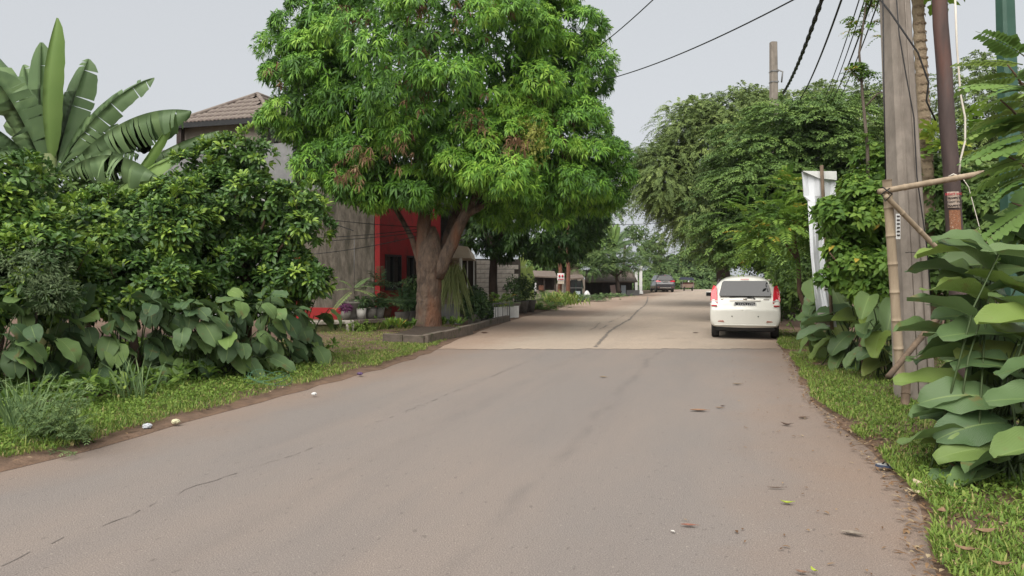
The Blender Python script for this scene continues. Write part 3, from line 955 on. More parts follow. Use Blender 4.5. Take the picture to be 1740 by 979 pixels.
make_tree('feathery_tree', 'yellowish feathery tree top behind the far concrete pole', P(1330, 480, 48) * [1, 1, 0], P(1325, 260, 48), 0.3, [([P(1325, 280, 48), P(1290, 200, 48)], .15, .05)],
          [(P(1300, 215, 48), (2.6, 2.5, 1.7)), (P(1400, 210, 46), (3.2, 2.5, 2.0)), (P(1470, 215, 44), (2.2, 2.5, 2.1))], st_weep, M['dull_leaf'], M['bark'], n=900, low=-0.6, kw=dict(size=0.17, Ls=1.0, M_=9))
make_tree('layered_tree', 'dense dark green tree with layered flat boughs behind the white sheet', P(1345, 520, 25.5) * [1, 1, 0], P(1340, 340, 25.5), 0.2,
          [([P(1340, 360, 25.5), P(1290, 270, 25)], .12, .04), ([P(1340, 350, 25.5), P(1400, 240, 25.5)], .12, .04)],
          [(P(1345, 265, 25.8), (2.05, 2.2, 1.75)), (P(1290, 345, 25), (1.35, 1.8, 1.3)), (P(1410, 330, 25), (1.3, 1.8, 1.6)), (P(1265, 400, 25), (1.1, 1.6, 0.95)), (P(1330, 420, 24.5), (1.3, 1.4, 1.0)), (P(1390, 215, 26), (1.2, 1.5, 0.8))],
          st_layer, M['deep_leaf'], M['bark'], n=3000, low=-0.8, kw=dict(size=0.15, Ls=0.55, M_=7))
make_tree('roadside_tree', 'slim grey trunked tree standing just beyond the white car', P(1302, 520, 24) * [1, 1, 0], P(1304, 420, 24), 0.1, [],
          [(P(1300, 400, 24.2), (0.9, 0.9, 0.7))], st_broad, M['deep_leaf'], M['grey_bark'], n=220, kw=dict(size=0.16))
make_tree('dense_bush', 'dark dense bush filling the verge behind the white car', P(1375, 570, 17.5) * [1, 1, 0], P(1372, 480, 17.5), 0.07, [],
          [(P(1388, 505, 17.8), (0.5, 0.8, 0.75)), (P(1398, 445, 17.5), (0.8, 0.9, 0.8)), (P(1362, 455, 21.5), (0.55, 0.8, 0.9))], st_broad, M['deep_leaf'], M['bark'], 'bush', n=700, low=-0.95, kw=dict(size=0.11, asp=.55))
make_tree('pinnate_shrub', 'bright shrub with feather shaped leaves over the white car', P(1370, 590, 15.5) * [1, 1, 0], P(1352, 420, 15.3), 0.06,
          [([P(1354, 440, 15.3), P(1310, 370, 15)], .035, .015), ([P(1354, 430, 15.3), P(1345, 340, 15.2)], .035, .015)],
          [(P(1300, 372, 15), (0.5, 0.6, 0.35)), (P(1345, 345, 15.3), (0.55, 0.6, 0.42)), (P(1325, 402, 14.8), (0.45, 0.5, 0.22)), (P(1372, 395, 15), (0.4, 0.6, 0.4))],
          st_pinn, M['fresh_leaf'], M['twig'], 'shrub', n=230, kw=dict(Ls=0.42, M_=9, size=0.13))
make_tree('broadleaf_shrub', 'leafy shrub with rounded leaves between the white sheet and the concrete pole', P(1470, 640, 11.2) * [1, 1, 0], P(1462, 460, 11.2), 0.05,
          [([P(1464, 480, 11.2), P(1430, 400, 11)], .03, .012), ([P(1464, 470, 11.2), P(1490, 360, 11.2)], .03, .012), ([P(1464, 480, 11.2), P(1410, 430, 10.8)], .025, .01)],
          [(P(1472, 370, 11.3), (0.40, 0.6, 0.5)), (P(1482, 460, 11.1), (0.36, 0.5, 0.45)), (P(1428, 372, 10.9), (0.24, 0.3, 0.16)), (P(1456, 330, 11.6), (0.26, 0.5, 0.2)), (P(1450, 425, 11), (.22, .3, .2)), (P(1404, 362, 11.4), (.22, .2, .13)), (P(1430, 470, 11.2), (.16, .2, .25)), (P(1500, 300, 11.8), (0.3, 0.4, 0.5))],
          st_broad, M['fresh_leaf'], M['twig'], 'shrub', n=430, low=-0.95, kw=dict(size=0.135, asp=.55, per=6, lobe=(.12, .25)))
make_tree('backing_bush', 'dark leafy thicket behind the concrete pole and the dark pole', P(1610, 560, 13.5) * [1, 1, 0], P(1608, 400, 13.5), 0.06, [],
          [(P(1600, 360, 13.5), (0.75, 0.6, 0.75)), (P(1690, 370, 13), (0.8, 0.7, 0.7)), (P(1550, 430, 13.5), (0.6, 0.6, 0.8)), (P(1640, 470, 12.8), (0.9, 0.6, 0.6)), (P(1540, 330, 14.5), (0.6, 0.6, 0.7)), (P(1745, 420, 12.5), (.6, .6, .8))],
          st_broad, M['deep_leaf'], M['twig'], 'bush', n=900, low=-0.95, kw=dict(size=0.14, asp=.5, per=6, lobe=(.2, .4)))
make_tree('feathery_tree', 'hazy feathery tree between the dark pole and the green pole', P(1660, 520, 26) * [1, 1, 0], P(1655, 300, 26), 0.16,
          [([P(1655, 310, 26), P(1690, 200, 26)], .08, .03)],
          [(P(1660, 205, 26), (1.5, 1.5, 1.6)), (P(1600, 280, 26), (1.2, 1.3, 1.3)), (P(1720, 260, 26), (1.3, 1.3, 1.6)), (P(1520, 270, 27), (1.2, 1.3, 1.5)), (P(1700, 330, 24), (1.4, 1.2, 1.2))],
          st_weep, M['dull_leaf'], M['bark'], n=1100, low=-0.9, kw=dict(size=0.12, Ls=0.7, M_=9))

# --- papaya: scarred trunk and hand-shaped leaves
M['papaya_bark'] = mk_mat('papaya bark', (0.32, 0.25, 0.17), (0.20, 0.15, 0.10), 9, 0.85, 0.01, 30)
M['papaya_scar'] = mk_mat('leaf scar', (.20, .145, .095), (.15, .11, .075), 20)
t = thing('papaya_tree', 'papaya tree with a scarred straw coloured trunk behind the concrete pole', 'tree', tuple(P(1592, 560, 13.2) * [1, 1, 0]))
mb = MB()
pts = path_curve(P(1592, 640, 13.2) * [1, 1, 0], P(1556, -60, 13.2), 0, 60)
mb.tube(pts, [0.125 - 0.0006 * i + (0.012 if i % 2 else -0.004) for i in range(61)], 10, 0)
mb.build('trunk', M['papaya_bark'], t)
for side in range(2):                                             # leaf scars: raised lozenges up the stem, each its own piece
    pass
scar = MB()
scar.prism([(0, -0.035), (0.05, 0), (0, 0.02), (-0.05, 0)], (0, 0, 0), (1, 0, 0), (0, 0, 1), (0, -1, 0), 0.006)
scar_me = scar.mesh('leaf_scar'); scar_me.materials.append(M['papaya_scar'])
for i in range(26):
    c = np.array(pts[0]) + (np.array(pts[-1]) - np.array(pts[0])) * (0.42 + i * 0.0215)
    for k_ in range(3):
        an = (k_ - 1) * 0.75 + (0.37 if i % 2 else 0)
        inst('leaf_scar', scar_me, t, Matrix.Translation(Vector(c)) @ Matrix.Rotation(an, 4, 'Z') @ Matrix.Translation((0, -0.108, 0)))


def papaya_leaf(size, seed):
    """a palmate leaf of seven notched lobes on a long stalk"""
    rr = random.Random(seed)
    mb = MB()
    stalk = 1.1 * size
    mb.tube([(0, 0, 0), (0, stalk * .5, 0.10 * size), (0, stalk, 0.08 * size)], [0.012, 0.009, 0.007], 5, 1)
    o = np.array([0, stalk, 0.08 * size])
    for k in range(7):
        a = R(-135 + 45 * k) + rr.uniform(-.1, .1)
        ln = size * (0.55 if k in (0, 6) else 0.75) * rr.uniform(.9, 1.1)
        d = np.array([math.sin(a), math.cos(a), 0]); s_ = np.array([math.cos(a), -math.sin(a), 0])
        prof = [(0, .03), (.3, .14), (.45, .10), (.6, .24), (.72, .12), (.85, .12), (1, .0)]
        V, Fs = [], []
        for u, w in prof:
            c = o + d * ln * u + np.array([0, 0, -0.25 * u * u * ln])
            V += [c - s_ * w * ln + [0, 0, .03 * ln], c, c + s_ * w * ln + [0, 0, .03 * ln]]
        for i in range(len(prof) - 1):
            a_ = i * 3
            Fs += [(a_, a_ + 1, a_ + 4, a_ + 3), (a_ + 1, a_ + 2, a_ + 5, a_ + 4)]
        mb.add(V, Fs, 0)
    return mb.mesh('papaya_leaf')


M['papaya_leaf'] = leaf_mat('papaya leaf', [(0, (0.07, 0.13, 0.02)), (0.6, (0.12, 0.19, 0.028)), (1, (0.23, 0.24, 0.035))], 0.5, 0.3, 0.3, by_object=True)
pap = []
for i in range(3):
    me = papaya_leaf(0.55, i); me.materials.append(M['papaya_leaf']); me.materials.append(M['stalk']); pap.append(me)
for i in range(14):
    c = Vector(P(1557, -40 + rng.uniform(-25, 10), 13.2))
    inst('leaf', pap[i % 3], t, Matrix.Translation(c) @ Matrix.Rotation(i * 2.4 + 0.4, 4, 'Z') @ Matrix.Rotation(R(rng.uniform(-38, 15)), 4, 'X'))
t = thing('papaya_sapling', 'young papaya with splayed pale stalks between the two poles', 'plant', tuple(P(1612, 560, 12.6) * [1, 1, 0]))
mb = MB(); mb.tube(path_curve(P(1612, 560, 12.6) * [1, 1, 0], P(1612, 225, 12.6), 0, 6), [.05, .048, .045, .042, .04, .036, .03], 8); mb.build('trunk', M['stalk'], t)
for i in range(13):
    c = Vector(P(1612, 235 + rng.uniform(-18, 35), 12.6))
    inst('leaf', pap[i % 3], t, Matrix.Translation(c) @ Matrix.Rotation(i * 2.4, 4, 'Z') @ Matrix.Rotation(R(rng.uniform(-20, 55)), 4, 'X') @ Matrix.Scale(0.8, 4))

# --- tall thin sapling with whorls of leaves
t = thing('tall_sapling', 'tall thin sapling with tufts of leaves beside the overhead wires', 'tree', tuple(P(1480, 620, 11.5) * [1, 1, 0]))
mb = MB()
mb.tube([P(1480, 620, 11.5) * [1, 1, 0], P(1478, 420, 11.5), P(1474, 250, 11.5), P(1466, 165, 11.5), P(1460, 90, 11.5), P(1470, 20, 11.5), P(1478, -40, 11.5)], [.03, .03, .026, .022, .018, .015, .01], 7)
mb.tube([P(1472, 180, 11.5), P(1490, 160, 11.5), P(1512, 152, 11.4)], [.016, .012, .008], 6)
mb.tube([P(1464, 140, 11.5), P(1450, 125, 11.4)], [.012, .008], 6)
mb.build('trunk', M['grey_bark'], t)
lv = Leaves()
for x, y, k in ((1462, 112, 3), (1470, 125, 3), (1455, 120, 3), (1448, 40, 2), (1478, 38, 2), (1488, 60, 1), (1476, 8, 3), (1495, -8, 3), (1470, 240, 2), (1476, 290, 3), (1486, 330, 3), (1480, 372, 3), (1495, 410, 3)):
    c = P(x, y, 11.5) + rng.normal(size=(k, 3)) * .05
    spray(lv, np.repeat(c, 5, 0), rand_dirs(5 * k) * [1, 1, .5] + [0, 0, .25], 6, 0.2, 0.085, 0.036, 0.3, 0.15, 1.0, tint=rng.random(5 * k))
lv.build('crown', M['fresh_leaf'], t)

# --- pinnate branches at the right edge, each compound leaf its own piece
M['near_pinnate'] = leaf_mat('carambola leaf', [(0, (0.062, 0.115, 0.030)), (0.5, (0.095, 0.155, 0.038)), (1, (0.15, 0.21, 0.05))], 0.45, 0.35, 0.32, by_object=True)


def pinnate_leaf(Ls, M_, size, seed):
    global rng
    keep = rng; rng = np.random.default_rng(seed)
    lv = Leaves()
    spray(lv, np.zeros((1, 3)), np.array([[0, 1.0, 0.0]]), M_, Ls, size, size * 0.5, 0.28, 0.2, 1.25, jit=0.05, start=0.1, fold=-0.12, w1=1.0, w2=1.0, u1=.22, u2=.75)
    rng = keep
    V = np.concatenate(lv.V); n = len(V) // 6
    mb = MB()
    for i in range(n):
        mb.add(V[i * 6:i * 6 + 6], [(0, 2, 1), (1, 2, 4, 3), (3, 4, 5)], 0)
    mb.tube([(0, u * Ls, -0.28 * u * u * Ls) for u in np.linspace(0, 1, 6)], [.006, .005, .004, .003, .003, .002], 4, 1)
    return mb.mesh('frond')


fr = []
for i in range(3):
    me = pinnate_leaf(0.50, 12, 0.125, i); me.materials.append(M['near_pinnate']); me.materials.append(M['stalk']); fr.append(me)
t = thing('pinnate_tree', 'near tree with long rows of paired leaflets hanging below the green pole', 'tree', tuple(P(1810, 700, 6.8) * [1, 1, 0]))
mb = MB()
mb.tube([P(1810, 700, 6.8) * [1, 1, 0], P(1800, 420, 6.8), P(1790, 200, 6.8), P(1770, 60, 6.8)], [.05, .045, .04, .02], 8)
limb = []
for x0, y0, x1, y1 in ((1795, 300, 1700, 170), (1792, 260, 1712, 110), (1798, 360, 1712, 265), (1800, 420, 1720, 345), (1790, 180, 1740, 95)):
    pts = path_curve(P(x0, y0, 6.8), P(x1, y1, 6.4), -0.08, 5); limb.append(pts)
    mb.tube(pts, [.02, .018, .015, .012, .01, .006], 6)
mb.build('trunk', M['twig'], t)
for x, y, az, tl in ((1766, 150, 95, 10), (1764, 240, 90, -4), (1762, 290, 95, -10), (1768, 345, 90, -22), (1772, 385, 85, -30), (1768, 200, 92, 0), (1745, 385, 95, -30), (1740, 95, 100, 35), (1738, 110, 80, 20), (1742, 150, 95, 12), (1748, 172, 85, 4), (1736, 205, 92, 2), (1742, 228, 84, -6), (1745, 250, 98, 0), (1740, 285, 88, -8), (1748, 310, 92, -14), (1752, 335, 80, -20),
                     (1735, 130, 60, 8), (1750, 190, 65, 0), (1752, 268, 70, -5), (1758, 300, 110, -5), (1746, 215, 115, 2), (1755, 350, 100, -25), (1760, 130, 120, 15), (1752, 236, 140, -12), (1760, 320, 135, -20), (1748, 165, 135, 6), (1765, 205, 60, 5), (1770, 260, 30, 0)):
    c = Vector(P(x, y, 6.5 + rng.uniform(-.35, .35)))
    inst('frond', fr[rng.integers(3)], t, Matrix.Translation(c) @ Matrix.Rotation(R(az + rng.uniform(-9, 9)), 4, 'Z') @ Matrix.Rotation(R(tl), 4, 'X') @ Matrix.Rotation(R(rng.uniform(-35, 35)), 4, 'Y'))

# ------------------------------------------------------------------ the hedge of glossy shrubs on the left
def hedge_shrub(label, base, top, ells, limbs, n):
    t = thing('glossy_shrub', label, 'shrub', tuple(base), 'glossy shrubs of the roadside hedge')
    mb = MB(); branch_tree(mb, base, top, .07, .045, limbs, n=8, wob=.03); mb.build('trunk', M['twig'], t)
    mb2 = MB(); lv = Leaves()
    q, dv, lt = lobes(ells, n // 8, (.10, .34), 19, (.66, 1.02), -.95, .8)
    whorl(lv, q, dv + [0, 0, .35], 10, .145, .046, (.5, 1.35), .18, tint=np.where(rng.random(len(q)) + lt * .5 > .88, rng.uniform(.72, 1, len(q)), rng.uniform(.05, .55, len(q))), w1=.75, w2=1.0, u1=.3, u2=.72)
    c_, d_ = shell(ells, 26, (1.0, 1.1), .05)                 # shoots that stand out of the outline
    for a_, b_ in zip(c_, d_):
        h_ = rng.uniform(.1, .36); tip = a_ + unit(b_ * .5 + [0, 0, 1]) * h_
        mb2.tube([a_ - b_ * .15, a_, tip], [.008, .007, .004], 4)
        cc = a_ + (tip - a_) * rng.uniform(.3, 1, (5, 1)) + rng.normal(size=(5, 3)) * .05
        whorl(lv, cc, np.tile(unit(b_ * .4 + [0, 0, 1]), (5, 1)), 8, .15, .05, (.4, 1.3), .15, tint=rng.uniform(.55, 1, 5), w1=.75, w2=1.0)
    q, dv = shell(ells, int(n * 0.9), (.3, .95), -.98, .2)
    whorl(lv, q, dv, 8, .155, .066, (.5, 1.4), .2, tint=rng.random(len(q)) * .55, w1=.75, w2=1.0)
    lv.build('crown', M['shrub_leaf'], t)
    mb2.build('shoots', M['twig'], t)['kind'] = 'stuff'
    return t


hedge_shrub('tall glossy shrub with reddish bare stems next to the red house', G(425, 622), P(418, 470, 12.6), [
    (P(400, 365, 12.7), (1.05, .9, .76)), (P(492, 350, 12.4), (.42, .5, .3)), (P(525, 372, 12.2), (.25, .3, .2)), (P(520, 470, 12.2), (.22, .3, .3)), (P(330, 430, 12.4), (.6, .6, .7)), (P(345, 300, 12.8), (.35, .4, .26)), (P(428, 262, 12.8), (.24, .3, .3)), (P(380, 275, 12.8), (.3, .3, .3)), (P(418, 475, 12.4), (.9, .8, .6)), (P(475, 445, 12.3), (.4, .4, .5))],
    [([P(418, 490, 12.6), P(440, 400, 12.2), P(455, 340, 12.1)], .04, .015), ([P(418, 490, 12.6), P(405, 390, 12.3), P(400, 330, 12.2)], .04, .015), ([P(420, 510, 12.5), P(470, 430, 12.1), P(510, 380, 12)], .03, .012), ([P(418, 480, 12.5), P(350, 380, 12.6)], .04, .015)], 1000)
hedge_shrub('wide glossy shrub in front of the banana plant', G(225, 668), P(228, 480, 11.2), [
    (P(235, 405, 11.4), (.95, .8, .55)), (P(310, 450, 11.4), (.5, .5, .6)), (P(150, 400, 11.2), (.4, .4, .36)), (P(300, 365, 11.6), (.45, .5, .4)), (P(180, 375, 11.4), (.32, .4, .25)), (P(235, 490, 11.0), (.9, .8, .45)), (P(120, 460, 10.9), (.5, .5, .5)), (P(80, 430, 10.6), (.4, .4, .4))],
    [([P(228, 490, 11.2), P(260, 400, 11)], .035, .015), ([P(228, 490, 11.2), P(180, 410, 11)], .035, .015)], 1000)
hedge_shrub('yellow tipped glossy shrub at the near end of the hedge', G(-20, 700), P(0, 500, 9.4), [
    (P(-5, 380, 9.6), (.5, .6, .8)), (P(45, 345, 9.8), (.22, .3, .25)), (P(40, 470, 9.3), (.55, .6, .5)), (P(-60, 470, 9.0), (.6, .6, .6)), (P(78, 420, 9.5), (.25, .3, .3))],
    [([P(0, 500, 9.4), P(30, 400, 9.2)], .03, .012)], 700)
hedge_shrub('glossy shrub carrying the hedge on past the near end', G(-330, 730), P(-300, 520, 8), [
    (P(-260, 400, 8.2), (.8, .7, .8)), (P(-420, 420, 7.8), (.7, .7, .8)), (P(-300, 520, 7.8), (.9, .6, .5))], [([P(-300, 520, 8), P(-260, 430, 8)], .03, .012)], 500)
make_tree('backing_thicket', 'dark leafy thicket behind the banana stem', P(150, 560, 16.5) * [1, 1, 0], P(150, 420, 16.5), .06, [],
          [(P(130, 360, 16.5), (1.9, .8, 1.0)), (P(260, 350, 17), (1.0, .7, .7)), (P(-20, 350, 16), (1.2, .8, 1.0)), (P(130, 470, 15.5), (2.2, .8, .7))], st_broad, M['deep_leaf'], M['twig'], 'bush', n=800, low=-.9, kw=dict(size=.17, asp=.45, per=7))
# grey climber with small dull leaves over the near shrub
t = thing('grey_shrub', 'small grey green fine leaved shrub between the glossy ones', 'shrub', tuple(G(60, 690)))
mb = MB(); mb.tube(path_curve(G(60, 690), P(62, 480, 9), 0, 4, .02), [.03, .028, .024, .02, .015], 6); mb.build('trunk', M['grey_bark'], t)
lv = Leaves(); q, dv = shell([(P(60, 455, 8.9), (.42, .4, .34)), (P(90, 500, 8.9), (.3, .3, .25))], 560, (.4, 1.0), -.9, .3)
whorl(lv, q, dv, 7, .055, .016, (.5, 1.4), .15, tint=rng.random(len(q)))
lv.build('crown', leaf_mat('grey green leaf', [(0, (.045, .07, .032)), (1, (.095, .125, .06))], .6, .2, .2), t)

# ------------------------------------------------------------------ banana plants
M['banana_leaf'] = leaf_mat('banana leaf', [(0, (.060, .10, .042)), (.5, (.088, .14, .06)), (1, (.14, .205, .085))], .38, .45, .35, gain=1.5)
M['banana_bright'] = leaf_mat('young banana leaf', [(0, (.10, .17, .045)), (1, (.15, .22, .065))], .38, .4, .4)
M['banana_stem'] = mk_mat('banana stem', (.15, .19, .07), (.10, .11, .05), 6, .6, .003, 20, stretch=(1, 1, .2))


def banana_leaf(p0, p1, width, arch, face, tear=.0, mat=None, parent=None, fold=.25, nseg=22, seed=0, name='leaf', bow=(0, 0, 0)):
    rr = np.random.default_rng(seed)
    p0, p1 = np.asarray(p0, float), np.asarray(p1, float)
    ctl = (p0 + p1) / 2 + np.array([0, 0, arch]) + np.asarray(bow, float)
    us = np.linspace(0, 1, nseg + 1)
    path = [(1 - u) ** 2 * p0 + 2 * u * (1 - u) * ctl + u * u * p1 for u in us]
    V, F, T = [], [], []
    face = unit(face)
    def frame(i):
        t_ = unit(path[min(i + 1, nseg)] - path[max(i - 1, 0)])
        s_ = unit(np.cross(t_, face)); n_ = np.cross(s_, t_)
        return t_, s_, n_
    def wid(u): return width * .5 * (max(0.0, 1 - abs((u - .53) / .475) ** 2.4)) ** .62 if u > .07 else width * .05
    for sg in (-1, 1):
        grp = 0.0; jog = 1.0
        for i in range(nseg):
            torn = rr.random() < tear
            if i == 0 or torn:
                grp = rr.uniform(-.15, 1.0) * (1 if tear > 0 else 0) * 0.9
                jog = rr.uniform(.8, 1.05) if tear > 0 else 1
            rows = []
            for e, ii in enumerate((i, i + 1)):
                t_, s_, n_ = frame(ii)
                w_ = wid(us[ii]) * jog * (1 + .022 * math.sin(ii * 2.3 + sg + seed))
                if torn and e == 0: w_ *= .96
                a = fold + grp * min(1.0, tear * 1.6)
                pts = []
                for fr_ in (0, .35, .7, 1.0):
                    aa = a * (.4 + .6 * fr_)
                    q = path[ii] + s_ * sg * w_ * fr_ * math.cos(aa) - n_ * w_ * fr_ * math.sin(aa)
                    if torn and e == 0 and fr_ > 0: q = q + t_ * (.22 * fr_ * width / nseg * 4)
                    q = q - np.array([0, 0, 1.0]) * grp * tear * w_ * fr_ * .5
                    pts.append(q)
                rows.append(pts)
            o = len(V)
            V += rows[0] + rows[1]
            tt = rr.uniform(.15, .85) if tear > .2 else .5 + .1 * math.sin(i)
            T += [tt] * 8
            for j in (0, 1, 2): F.append((o + j, o + j + 1, o + 5 + j, o + 4 + j))
    # midrib
    mbv = MB(); mbv.tube(path, [.03 * (1 - u) + .006 for u in us], 5)
    o = len(V); V += [np.array(v) for v in mbv.v]; T += [1.0] * len(mbv.v)
    F += [f for f in mbv.f if len(f) == 4]
    me = np_mesh(name, V, F, T, mat or M['banana_leaf'], True)
    bm = bmesh.new(); bm.from_mesh(me); bmesh.ops.remove_doubles(bm, verts=bm.verts, dist=.002); bm.to_mesh(me); bm.free()
    return link(name, me, parent)


t = thing('banana_plant', 'tall banana plant with torn grey green leaves behind the hedge', 'banana plant', tuple(P(82, 640, 13.2) * [1, 1, 0]))
mb = MB(); mb.tube([P(82, 640, 13.2) * [1, 1, 0], P(84, 470, 13.2), P(84, 330, 13.2), P(86, 262, 13.2)], [.2, .18, .15, .1], 12, noise=.03); mb.build('stem', M['banana_stem'], t)
C0 = lambda x=85, y=275, d=13.2: P(x, y, d)
NF = np.array([0, -1.0, .25])
banana_leaf(C0(88, 290), P(96, 30, 12.9), .66, .0, (-.75, -1, .1), 0, M['banana_bright'], t, .85, seed=1, bow=(-.28, -.2, 0))
banana_leaf(C0(78, 290), P(70, 72, 13.2), .62, .0, NF, .12, None, t, .25, seed=2, bow=(-.1, 0, 0))
banana_leaf(C0(94, 285), P(150, 100, 13.6), .72, .25, NF + [.1, 0, 0], .2, None, t, .2, seed=3)
banana_leaf(C0(98, 290), P(262, 132, 13.4), .62, .6, (.35, -.9, .65), .3, None, t, .3, seed=4)
banana_leaf(C0(104, 296), P(324, 188, 12.8), 1.1, .75, (0, -.45, 1), .6, None, t, .85, seed=5, nseg=30)
banana_leaf(C0(100, 300), P(268, 300, 12.6), 1.0, .75, (0, -.5, 1), .6, None, t, .7, seed=6, nseg=30)
banana_leaf(P(205, 330, 12.9), P(290, 208, 12.9), .3, .0, (-.3, -1, .4), .0, M['banana_bright'], t, .8, seed=7)
banana_leaf(P(190, 330, 12.9), P(310, 262, 12.7), .5, .12, (.1, -.8, .8), .0, M['banana_bright'], t, .3, seed=8)
banana_leaf(P(190, 320, 13.4), P(372, 222, 13.6), .6, .35, (0, -.3, 1), .45, None, t, .6, seed=9, nseg=26)
banana_leaf(C0(76, 290), P(-18, 122, 12.7), .85, .35, (-.2, -1, .5), .25, None, t, .2, seed=10)
banana_leaf(C0(72, 296), P(-70, 200, 12.2), .8, .5, (0, -.5, 1), .4, None, t, .5, seed=11)
banana_leaf(C0(74, 290), P(-40, 70, 14.2), .8, .3, (0, -.8, .6), .4, None, t, .4, seed=12)
banana_leaf(C0(84, 300), P(40, 110, 14.2), .6, .1, NF, .1, None, t, .2, seed=13)
banana_leaf(C0(86, 312), P(82, 408, 12.4), .42, .12, (0, -1, .1), .8, None, t, .3, seed=14, nseg=26)
banana_leaf(C0(92, 300), P(200, 210, 14.2), .6, .3, (.1, -.7, .7), .3, None, t, .4, seed=15)
banana_leaf(C0(98, 296), P(235, 262, 13.0), .8, .55, (0, -.6, .8), .5, None, t, .6, seed=16, nseg=26)
banana_leaf(C0(80, 296), P(-10, 262, 12.4), .8, .5, (0, -.6, .8), .4, None, t, .6, seed=17, nseg=26)
# far banana
t = thing('banana_plant', 'banana plant fanning pale fronds behind the shop roofs', 'banana plant', tuple(P(1042, 495, 63) * [1, 1, 0]))
mb = MB(); mb.tube([P(1042, 497, 63) * [1, 1, 0], P(1042, 425, 63)], [.2, .14], 8); mb.build('stem', M['banana_stem'], t)
for i, (x, y) in enumerate(((1036, 378), (1050, 380), (1066, 392), (1076, 410), (1020, 392), (1008, 408), (1030, 400), (1060, 415))):
    banana_leaf(P(1042, 428, 63), P(x, y, 62 + i % 3), .75, .7, (0, -.8, .6), .3, M['banana_bright'] if i < 2 else None, t, .4, nseg=12, seed=20 + i)

# ------------------------------------------------------------------ big paddle-leaved plants (calathea)
M['paddle'] = leaf_mat('paddle leaf', [(0, (.060, .105, .042)), (.35, (.085, .135, .052)), (.7, (.110, .165, .052)), (.9, (.145, .205, .045)), (1, (.15, .18, .05))], .36, .5, .24, by_object=True, veins=True, gain=1.22)
M['paddle_cool'] = leaf_mat('cool paddle leaf', [(0, (.046, .084, .036)), (.5, (.068, .112, .045)), (.85, (.09, .145, .045)), (1, (.11, .17, .045))], .42, .45, .2, by_object=True, veins=True, gain=1.35)


M['dark_stalk'] = mk_mat('dull green stalk', (.05, .08, .025), (.035, .055, .018), 8, .6)


def paddle_mesh(Ln, Wd, bend, cup, notch, wave, seed, nu=12, nv=8):
    rr = np.random.default_rng(seed)
    V, al, ac = [], [], []
    ph, ph2 = rr.random(2) * 6.28
    for i in range(nu + 1):
        u = i / nu
        w = Wd * .5 * (np.sin(np.pi * min(1, (u * .93 + .035)) ** .82) ** .62)
        if i == 0: w *= .35
        for j in range(nv + 1):
            v = j / nv * 2 - 1
            th = bend * u
            cu = Ln / max(bend, .01) * np.array([0, np.sin(th), -(1 - np.cos(th))]) if bend > .01 else np.array([0, u * Ln, 0])
            n_ = np.array([0, np.sin(th), np.cos(th)])
            tn = np.array([0, np.cos(th), -np.sin(th)])
            p = cu + np.array([1.0, 0, 0]) * v * w + n_ * (cup * abs(v) ** 1.5 * w + wave * Wd * abs(v) * np.sin(u * 7 + ph + (2.0 if v > 0 else 0)) + wave * .5 * Wd * abs(v) ** 3 * np.sin(u * 19 + ph2 + v * 2))
            if u > .8: p = p - tn * notch * Ln * ((u - .8) / .2) * (1 - abs(v)) ** 2
            V.append(p); al.append(u); ac.append(v)
    k = nv + 1
    F = [(i * k + j, i * k + j + 1, (i + 1) * k + j + 1, (i + 1) * k + j) for i in range(nu) for j in range(nv)]
    return np_mesh('leaf', V, F, None, None, True, dict(along=al, across=ac))


def paddle_set(mat, spec):
    out = []
    for i, s_ in enumerate(spec):
        me = paddle_mesh(*s_, seed=i); me.materials.append(mat); out.append(me)
    return out


SET_L = paddle_set(M['paddle_cool'], [(.44, .30, .75, .12, .12, .06), (.40, .29, .95, .05, .16, .05), (.46, .29, .5, .18, .08, .07), (.38, .28, 1.1, .02, .20, .05)])
SET_R = paddle_set(M['paddle'], [(.70, .36, .45, .38, .0, .07), (.62, .34, .8, .22, .0, .09), (.74, .37, .25, .5, .0, .07), (.58, .34, 1.0, .12, .02, .10), (.66, .35, .55, .6, .0, .06)])


def aim(p, d, roll=0.0, up=(0, 0, 1), s=1.0):
    """matrix with local +Y along d and local +Z near up"""
    y = unit(d); x = unit(np.cross(y, np.asarray(up, float))); z = np.cross(x, y)
    m = Matrix(((x[0], y[0], z[0], p[0]), (x[1], y[1], z[1], p[1]), (x[2], y[2], z[2], p[2]), (0, 0, 0, 1)))
    return m @ Matrix.Rotation(roll, 4, 'Y') @ Matrix.Scale(s, 4)


def paddle_plant(label, base, leaves, meshes, group, spread=.1):
    """leaves: (blade base point, direction, scale, roll)"""
    t = thing('paddle_leaf_plant', label, 'plant', tuple(base), group)
    mb = MB()
    for p, d, s_, ro in leaves:
        p = np.asarray(p, float)
        b0 = np.asarray(base, float) + np.append(rng.normal(size=2) * spread, 0)
        mid = b0 * .35 + p * .65; mid[2] = b0[2] + (p[2] - b0[2]) * .75
        mb.tube([b0, mid, p - unit(d) * .02, p + unit(d) * .02], [.010, .008, .007, .006], 5)
        inst('leaf', meshes[rng.integers(len(meshes))], t, aim(p, d, ro, s=s_))
    mb.build('stems', M['dark_stalk'], t)
    return t


